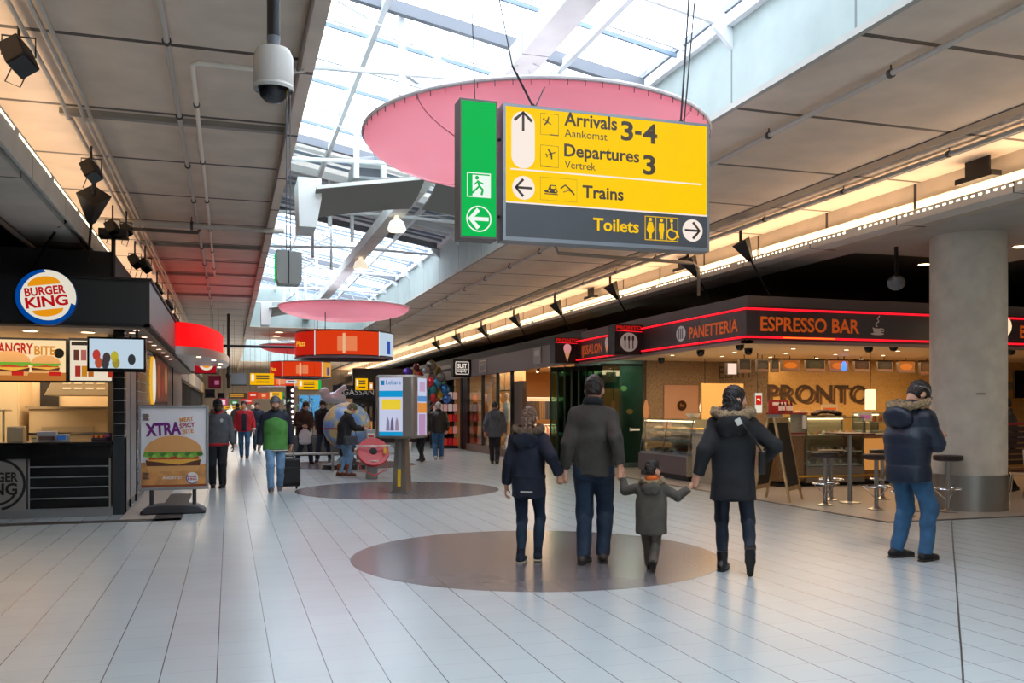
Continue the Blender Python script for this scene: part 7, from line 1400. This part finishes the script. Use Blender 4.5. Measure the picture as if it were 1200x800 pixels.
for i in range(4): o = bx(-.16, .16, -.12, .12, 0, .05+.02*(i % 2)).build('folded_shirt', mat('shirt tone %d' % (i % 3), (240, 226, 210), .8), bevel=.015); o.location = (9.0+.38*i, 26.0, .71); tag(o, ('first', 'second', 'third', 'fourth')[i]+' folded shirt from the left on the low taupe desk', 'shirt')
t = thing('desk_bust', 'dark display bust on the low taupe desk', 'bust', (9.8, 26.2, .71)); solid('bust_torso', [ell((0, 0, .3), (.2, .12, .3)), cone((0, 0, .5), (0, 0, .64), .05)], .014, m_darkc, t); MB().lathe([(.12, 0), (.12, .02)], n=16).build('bust_base', m_chrome, t)
for i in range(10):
    t = thing('shop_spotlight', 'small spotlight on the ceiling of the suit shop', 'lamp', (8.8+.9*(i % 5), 24.5+3.6*(i//5), 2.95), 0, 'spotlights in the suit shop'); MB().cyl((0, 0, 0), (0, 0, -.1), .015).build('stem', m_black, t); MB().cyl((0, 0, -.1), (-.06, -.03, -.22), .05).build('head', m_black, t); MB().ball((-.063, -.032, -.222), .042, 10).build('bulb', m_down, t)
# gift shop with red goods beyond
struct('wall_gift_front', bx(XF, XF+.1, 32.15, 33.0, 0, 2.66), m_black); struct('wall_gift_back', bx(9.6, 9.7, 33, 40, 0, 3), m_dark); struct('trim_17', bx(XF-.03, XF+.1, 32.9, 33.1, 0, 2.66), m_black)
gs = thing('goods_stand', 'black stand crowded with red and orange packets before the dark shop', 'stand', (7.85, 33.6, 0)); bx(-.5, .45, -.15, .5, 0, .1).build('stand_base', m_black, gs)
for z in (.1, .55, 1.0, 1.4, 1.85, 2.3): bx(-.5, .45, -.1, .5, z, z+.02).build('shelf', m_black, gs)
bx(-.5, .45, .45, .5, 0, 2.4).build('back', m_black, gs)
for r_ in range(5):
    for q in range(5):
        cc = ((226, 60, 40), (236, 90, 50), (200, 36, 50), (240, 160, 150))[(r_*3+q*2) % 4] if r_ < 3 else ((250, 190, 180), (246, 220, 210))[q % 2]
        o = bx(-.075, .075, -.05, .05, 0, .27).build('gift_packet', glow('packet %d %d' % cc[:2], cc, .35), bevel=.02); o.location = (7.85-.40+.19*q, 33.55, (.12, .57, 1.02, 1.42, 1.87)[r_]); tag(o, 'packet on the '+('bottom', 'second', 'third', 'fourth', 'top')[r_]+' shelf of the crowded red goods stand', 'packet', 'packets on the '+('bottom', 'second', 'third', 'fourth', 'top')[r_]+' shelf of the goods stand')
# ------------------------------------------------------------------ things in the middle of the hall
m_brz = mat('bronze grey metal', (140, 128, 118), .42, .35)
to = thing('display_totem', 'four sided bronze totem with lit advertising screens on a tapering foot', 'totem', (2.98, 16.6, 0))
p0 = onZ(471, 577, 0)
to.location = (p0[0], p0[1], 0); rt = R(-32); to.rotation_euler = (0, 0, rt)
bx(-.37, .37, -.37, .37, .98, 2.10).build('screen_box', m_brz, to, bevel=.05)
MB().lathe([(.20, 0), (.195, .02), (.13, .98)], n=4).build('foot', m_brz, to, smooth=20).rotation_euler = (0, 0, R(45)); bx(-.17, .17, -.17, .17, 0, .02).build('base_plate', m_greysteel, to)
FF = lambda k: ((-.31*1 if k == 0 else .372, -.372 if k == 0 else -.31, 1.03), (1, 0, 0) if k == 0 else (0, 1, 0), (0, 0, 1), (0, -1, 0) if k == 0 else (1, 0, 0))
for k in (0, 1):
    f = FF(k); sc = plate(f, rect(*((.03, .47) if k == 0 else (.12, .56)), .0, 1.02), glow('screen white', (206, 212, 240), .85), to, 'screen', lift=.003)
    sc['label'] = 'white screen with blue and yellow blocks' if k == 0 else 'screen with a pink, blue and orange poster'
    if k == 0:
        lettering('Lebara', f, .16, .90, .075, glow('print blue', (40, 150, 214), .6), to, w=.28, bold=.01, lift=.006, name='print'); plate(f, rect(.06, .13, .89, .97), glow('print blue', (40, 150, 214), .6), to, 'print', lift=.006)
        plate(f, rect(.03, .47, .68, .79), glow('block blue', (20, 160, 220), .8), to, 'print', lift=.006); plate(f, rect(.08, .44, .46, .64), glow('block yellow', (246, 214, 60), .85), to, 'print', lift=.006); plate(f, rect(.03, .47, 0, .07), glow('block blue', (20, 160, 220), .8), to, 'print', lift=.006)
        lettering('1 cent', f, .32, .71, .055, m_swh, to, w=.30, bold=.01, align='c', lift=.009, name='print') if False else None
        for q, (x, c) in enumerate(((.16, (150, 140, 170)), (.24, (120, 110, 150)), (.33, (170, 150, 170)))): plate(f, [(x, .09), (x+.07, .09), (x+.06, .25), (x+.035, .33), (x+.01, .25)], glow('figure tone %d' % q, c, .7), to, 'print', lift=.006)
    else:
        for (a, b, c, d, cc) in ((.12, .56, .60, .70, (90, 150, 210)), (.12, .56, .40, .58, (236, 150, 70)), (.16, .5, .0, .38, (190, 150, 190)), (.2, .48, .78, .95, (206, 170, 206))): plate(f, rect(a, b, c, d), glow('poster block %d' % cc[0], cc, .8), to, 'print', lift=.006)
tab = plate(((.02, -.186, .02), (1, 0, 0), (0, .06, .99), (0, -1, 0)), rect(-.03, .03, .10, .42), mat('yellow strip', (240, 200, 30), .5), to, 'yellow_strip', lift=.012); tab2 = plate(((.02, -.186, .02), (1, 0, 0), (0, .06, .99), (0, -1, 0)), rect(-.03, .03, .42, .9), m_alu, to, 'steel_strip', lift=.012)
# coin funnel
p = onZ(436, 561, 0); cf = thing('coin_funnel', 'round red charity coin funnel on a post with a grey box behind', 'coin funnel', (p[0], p[1], 0)); m_rd = mat('red plastic', (196, 24, 34), .3)
q_ = Matrix.Rotation(R(58), 3, 'X'); mb = MB(); mb.lathe([(.33, .10), (.345, .08), (.33, .0), (.12, -.16), (.06, -.18)], n=40, cap=False); mb.v = [tuple(q_ @ Vector(v)+Vector((0, -.1, .55))) for v in mb.v]; mb.build('funnel_bowl', m_rd, cf)
mb = MB().lathe([(.33, .10), (.30, .09), (.12, .04), (.10, .05)], n=40, cap=True); mb.v = [tuple(q_ @ Vector(v)+Vector((0, -.1, .55))) for v in mb.v]; mb.build('funnel_cover', m_rd, cf)
mb = MB().lathe([(.001, .125), (.075, .12), (.10, .05)], n=24, cap=False); mb.v = [tuple(q_ @ Vector(v)+Vector((0, -.1, .55))) for v in mb.v]; mb.build('hub', m_black, cf)
for z in (.40, .72): MB().tube([(-.36, -.16, z), (0, -.34, z-.0), (.36, -.16, z)], .015, 6).build('guard_rail', m_letw, cf)
MB().tube([(-.32, -.12, .40), (-.27, -.3, .22), (0, -.36, .10), (.27, -.3, .22), (.32, -.12, .40)], .012, 8).build('guard_hoop', m_rd, cf)
bx(-.12, .12, -.02, .16, 0, .50).build('post', m_alu, cf, bevel=.01); bx(-.11, .11, .16, .24, .5, 1.06).build('back_box', m_alu, cf, bevel=.01); plate(FR(0, .16, .82), rect(-.07, .07, .02, .16), m_letw, cf, 'notice', lift=.004); plate(FR(0, .16, .82), rect(-.06, .06, .07, .11), m_rd, cf, 'notice_print', lift=.007); bx(.2, .25, -.30, -.29, .55, .68).build('yellow_label', mat('yellow strip', (240, 200, 30), .5), cf)
# globe
gx, gy, gz = onY(406.5, 499, 23.2); gl_ = thing('globe', 'large painted world globe standing behind the woman at the coin funnel', 'globe', (gx, gy, 0)); rg = 27.8*(gx*SY_+gy*CY)/FPX
m_gb = bpy.data.materials.new('painted globe'); m_gb.use_nodes = True; n_ = NT(m_gb); tc = n_.n('TexCoord').outputs['Object']; nz = n_.n('TexNoise', tc); nz.inputs['Scale'].default_value = 2.1; nz.inputs['Detail'].default_value = 6
n_.set(m_gb.node_tree.nodes['Principled BSDF'].inputs['Base Color'], n_.ramp(nz.outputs[0], [(.44, (120, 160, 220)), (.52, (150, 186, 228)), (.54, (206, 206, 150)), (.62, (226, 196, 140)), (.70, (150, 180, 120))])); m_gb.node_tree.nodes['Principled BSDF'].inputs['Roughness'].default_value = .3
MB().ball((0, 0, gz), rg, 32).build('sphere', m_gb, gl_); MB().lathe([(rg*1.012, -.02), (rg*1.012, .02)], (0, 0, gz-.06), 40, cap=False).build('equator_band', mat('red band', (190, 60, 70), .4), gl_); MB().lathe([(.62, 0), (.62, .10), (.3, .16), (.16, .30), (.2, max(.32, gz-rg+.03))], n=32).build('pedestal', mat('dark pedestal', (56, 56, 60), .4), gl_)
for i, (x, y) in enumerate(((-.95, -.9), (.62, -1.15))):
    b = thing('steel_bench', ('left', 'right')[i]+' low steel bench in front of the painted globe', 'bench', (gx+x, gy+y, 0)); bx(-.62, .62, -.16, .16, .40, .44).build('bench_seat', m_steel, b, bevel=.006)
    for sx in (-.5, .5): bx(sx-.02, sx+.02, -.12, .12, 0, .40).build('leg', m_steel, b)
pl = thing('planter', 'large dark planter full of green foliage behind the two walking men', 'planter', onZ(366, 533, 0)[:2]+(0,)); bx(-1.1, 1.1, -.5, .5, 0, .62).build('trough', mat('dark planter', (66, 62, 60), .5), pl, bevel=.02); bx(-1.0, 1.0, -.42, .42, .60, .64).build('soil', mat('soil', (52, 40, 32), .9), pl)
rnd = random.Random(8); lv = MB()
for i in range(420):
    c = Vector((rnd.gauss(0, .62), rnd.gauss(0, .24), rnd.uniform(.64, 2.0-.3*rnd.random()))); a = rnd.uniform(0, 6.28); d = Vector((math.cos(a), math.sin(a), rnd.uniform(-.3, .8))).normalized(); s_ = d.cross(Vector((0, 0, 1))).normalized(); l = rnd.uniform(.12, .22)
    lv.add([c, c+d*l*.5+s_*l*.22, c+d*l, c+d*l*.5-s_*l*.22], [(0, 1, 2, 3)])
lv.build('foliage', mat('leaf green', (76, 120, 62), .5), pl, smooth=0)
for i in range(5): MB().tube([(-.6+.3*i, 0, .62), (-.7+.34*i, .05, 1.5)], .018, 6).build('stem', mat('bark', (90, 70, 52), .8), pl)
# foil plane shaped balloon above the globe
sb = thing('silver_balloon', 'silver foil figure balloon floating above the globe', 'balloon', onY(391, 466, 26)); solid('foil', [ell((0, 0, 0), (.34, .14, .16)), ell((-.26, 0, .16), (.15, .1, .13)), cone((.05, 0, .1), (.3, 0, .3), .07), cone((.2, 0, -.05), (.42, 0, -.2), .06)], .02, mat('silver foil', (214, 216, 220), .35, .25), sb); MB().cyl((0, 0, -.1), (.05, 0, -sb.location.z+.9), .006, n=6).build('string', m_letw, sb)
# balloons
rnd = random.Random(3); bal = [(478, 437, 9, (86, 60, 150)), (474, 446, 8, (70, 48, 130)), (484, 446, 8, (126, 90, 120)), (488, 430, 7, (110, 50, 60)), (492, 442, 9, (206, 70, 50)), (487, 452, 7, (190, 60, 44)), (500, 435, 8, (150, 150, 156)), (496, 451, 8, (226, 110, 60)), (503, 447, 9, (214, 60, 70)), (498, 460, 9, (60, 150, 180)), (507, 456, 10, (70, 164, 190)), (513, 449, 8, (80, 150, 190)), (515, 461, 9, (206, 170, 60)), (508, 466, 8, (190, 60, 60)), (522, 456, 8, (60, 120, 180)), (524, 467, 8, (70, 110, 180)), (496, 469, 8, (150, 60, 60)), (512, 471, 8, (140, 90, 60)), (505, 428, 9, (120, 110, 100)), (512, 434, 9, (150, 130, 90)), (517, 442, 8, (130, 120, 112)), (484, 438, 7, (196, 130, 60)), (520, 448, 7, (90, 150, 170)), (491, 466, 6, (90, 60, 130)), (500, 442, 7, (190, 190, 196))]
bb = onZ(506, 535, 0); wt = thing('balloon_weight', 'white bucket holding the balloon strings under the cluster', 'bucket', (bb[0]+.05, bb[1]+4.4, 0)); MB().lathe([(.14, 0), (.17, .3), (.16, .3), (.13, .03)], n=20, cap=False).build('bucket', m_letw, wt); MB().lathe([(.001, .26), (.155, .26)], n=20, cap=False).build('filling', m_lab, wt)
cn_ = {(86, 60, 150): 'purple'}
def cname(c):
    r, g, b = c; mx = max(c); mn = min(c)
    if mx-mn < 32: return 'grey'
    if b == mx: return 'purple' if r > g else 'blue'
    if r == mx: return 'gold' if g > r*.72 else 'orange' if g > r*.48 else 'red'
    return 'green'
for i, (u, v, r, c) in enumerate(bal):
    Y = bb[1]+4.2+rnd.uniform(-.4, .5); p = onY(u, v, Y); s_ = r*(p[0]*SY_+p[1]*CY)/FPX*.72
    t = thing('foil_balloon', cname(c)+' foil balloon in the floating cluster '+('at its top' if v < 440 else 'at its bottom' if v > 459 else 'half way up')+(' on the left side' if u < 492 else ' on the right side' if u > 511 else ' in the middle'), 'balloon', p, 0, cname(c)+' balloons '+str(v < 440)+str(v > 459)+str(u < 492)+str(u > 511))
    MB().ball((0, 0, 0), (s_, s_*.62, s_*1.02), 16, Matrix.Rotation(rnd.uniform(-.8, .8), 3, 'Z')).build('foil', mat('foil %d %d %d' % c, c, .22, .55), t)
    e = Vector((wt.location.x-p[0], wt.location.y-p[1], .3-p[2])); MB().tube([(0, 0, -s_), e*.55+Vector((rnd.uniform(-.1, .1), 0, .1)), e], .007, 5).build('string', mat('pale ribbon', (190, 180, 170), .5), t)
# ------------------------------------------------------------------ the far end of the hall
def farbox(name, lab, cat, px0, px1, py0, py1, Y, c, e, d=.3, parts=()):
    a = onY(px0, py0, Y); b = onY(px1, py1, Y); t = thing(name, lab, cat, (0, 0, 0)); bx(a[0], b[0], Y, Y+d, b[2], a[2]).build('casing', glow('far %d %d %d %.1f' % (*c, e), c, e) if e else mat('far %d %d %d' % c, c, .5), t); w, h = b[0]-a[0], a[2]-b[2]; F = FR(a[0], Y, b[2])
    for (x0, x1, y0, y1, cc, ee, nm) in parts: plate(F, rect(x0*w, x1*w, y0*h, y1*h), glow('far %d %d %d %.1f' % (*cc, ee), cc, ee), t, nm, lift=.006)
    if b[2] > 1.25:
        for x in (a[0]+w*.2, b[0]-w*.2): MB().cyl((x, Y+d/2, a[2]), (x, Y+d/2, top_z(x, Y)), .004, n=6).build('hanger', m_black, t)
    return t, F, w, h
# shop front reading GAS...
t, F, w, h = farbox('shop_sign', 'black shop sign with white letters reading GASSAN behind the globe', 'sign', 390, 440, 451, 467, 40, (26, 24, 26), 0); lettering('GASSAN', F, w*.24, h*.28, h*.42, m_letw, t, w=w*.72)
struct('wall_far_right', bx(5.2, 8.3, 40.2, 40.4, 0, 3.3), mat('far shop dark', (56, 48, 44), .5)); struct('wall_far_right_side', bx(8.2, 8.4, 40, 75, 0, 3.3), mat('far shop brown', (110, 84, 66), .6)); struct('ceiling_far_shop', bx(8.3, 16, 34.6, 75, 3.0, 3.1), m_dark)
for i in range(6):
    u = 414+6.2*i; t, F, w, h = farbox('shop_window', ('first, leftmost', 'second', 'third', 'fourth', 'fifth', 'sixth, rightmost')[i]+' narrow lit window of the dark far shop', 'window', u, u+4.6, 472, 515, 40.05, (40, 34, 32), 0, .1, ((.2, .8, .1, .5, (236, 150, 80), .6, 'lit_goods'), (.2, .8, .6, .9, (120, 96, 76), .4, 'display_panel')))
# left hand shops
for i, (y0, y1, c, e) in enumerate(((31.2, 36, (206, 150, 90), .35), (36.3, 42, (150, 60, 50), .3), (42.3, 50, (226, 190, 130), .4), (50.3, 60, (120, 100, 90), .2), (60.3, 74, (206, 170, 120), .4))):
    t = thing('lit_shop', ('first', 'second', 'third', 'fourth', 'fifth and farthest')[i]+' lit shop front along the left side beyond the burger kiosk', 'shop front', (-1.7, y0, 0)); L = y1-y0
    bx(-.5, 0, 0, L, 2.65, 3.3).build('fascia', mat('shop fascia %d' % i, tuple(int(v*.5) for v in c), .5), t); bx(-.4, -.3, 0, L, 0, 2.65).build('shop_window', glow('shop glow %d' % i, c, e), t)
    for q in range(int(L)): bx(-.28, -.2, q+.1, q+.22, 0, 2.65).build('mullion', m_black, t)
    for q in range(int(L/1.5)): bx(-.26, -.02, .3+q*1.5, 1.3+q*1.5, .4, 1.5).build('goods_shelf', mat('goods %d' % ((i+q) % 4), ((150, 60, 40), (206, 150, 60), (80, 90, 120), (200, 190, 170))[(i+q) % 4], .6), t)
fs = [('pink lit shop sign with a white round emblem, far left', 252, 266, 467, 475, 44, (226, 70, 110), .7, ((.55, .85, .15, .85, (255, 220, 230), .9, 'emblem'),)), ('red sign over a far shop, right of the green one', 283, 296, 467, 473, 58, (226, 50, 40), .7, ((.1, .9, .4, .7, (255, 180, 170), .8, 'text_line'),)), ('green sign over a far shop on the left', 271, 279, 469, 474, 58, (70, 150, 90), .6, ((.2, .8, .3, .7, (230, 250, 230), .8, 'text_line'),)), ('yellow strip sign at the far end of the hall', 262, 288, 476, 479, 60, (250, 190, 40), .8, ((.1, .9, .3, .6, (120, 80, 30), .1, 'text_line'),)), ('white rectangular sign deep in the hall above the heads', 333, 345, 468, 476, 50, (226, 226, 226), .7, ((.2, .8, .3, .6, (60, 120, 80), .3, 'text_line'),)), ('white round cornered sign left of the black shop sign', 376, 388, 461, 468, 42, (240, 226, 226), .8, ((.15, .85, .35, .65, (200, 60, 60), .5, 'text_line'),)), ('orange red sign right of the striped board', 291, 302, 459, 467, 49, (226, 56, 30), .7, ((.2, .8, .4, .7, (255, 200, 180), .8, 'text_line'),)), ('second orange red screen deep in the hall', 303, 315, 460, 467, 52, (236, 76, 30), .7, ((.3, .7, .3, .8, (255, 180, 120), .8, 'screen_picture'),)), ('small white box sign at the top of the dark mast', 335, 348, 445, 449, 41, (236, 236, 236), .7, ((.2, .8, .3, .7, (120, 120, 130), .2, 'text_line'),))]
for lab, a, b, c, d, Y, col, e, parts in fs: farbox('shop_sign', lab, 'sign', a, b, c, d, Y, col, e, .2, parts)
t = thing('light_mast', 'dark mast with a string of white lamps in the middle of the far hall', 'mast', (onY(340, 470, 42)[0], 42, 0)); bx(-.18, .18, 0, .3, 0, 2.55).build('mast', m_black, t)
for i in range(7): MB().ball((.1, -.02, .9+.24*i), .07, 10).build('lamp', glow('mast lamp', (255, 226, 230), 2), t)
for i, (u, lab) in enumerate(((352, 'left of the two far blue screen totems'), (364, 'right of the two far blue screen totems'))):
    p = onZ(u, 520, 0); t = thing('display_totem', lab+' beyond the planter', 'totem', (p[0], p[1]*.95, 0)); bx(-.25, .25, -.25, .25, 1.0, 2.1).build('screen_box', m_brz, t, bevel=.02); bx(-.12, .12, -.12, .12, 0, 1.0).build('foot', m_brz, t); plate(((-.25, -.25, 1.0), (1, 0, 0), (0, 0, 1), (0, -1, 0)), rect(.04, .46, .05, 1.05), glow('screen sky', (90, 170, 230), .8), t, 'screen', lift=.004)
# lamps under the cross ceiling
for i, (u, v) in enumerate(((327, 389), (324, 393.5), (321, 398), (318, 402), (389, 396))):
    p = onZ(u, v, ZC-.01); t = thing('downlight', 'flush warm downlight in the ceiling between the two skylights', 'lamp', (p[0], p[1], ZC), 0, 'downlights between the skylights'); MB().lathe([(.17, -.02), (.19, 0)], n=18).build('rim', m_alu, t); MB().lathe([(.0001, -.022), (.16, -.021)], n=18, cap=False).build('lens', m_down, t)
ac = thing('roof_vent', 'pale grey vent box under the white roof panel behind the pink disc', 'vent', (2.5, 17.3, roofz(2.5)-.35)); bx(-.3, .3, -.35, .35, 0, .28).build('casing', mat('vent grey', (196, 204, 206), .5), ac, bevel=.01); bx(-.2, .2, -.36, -.35, .05, .2).build('grille', m_greysteel, ac)
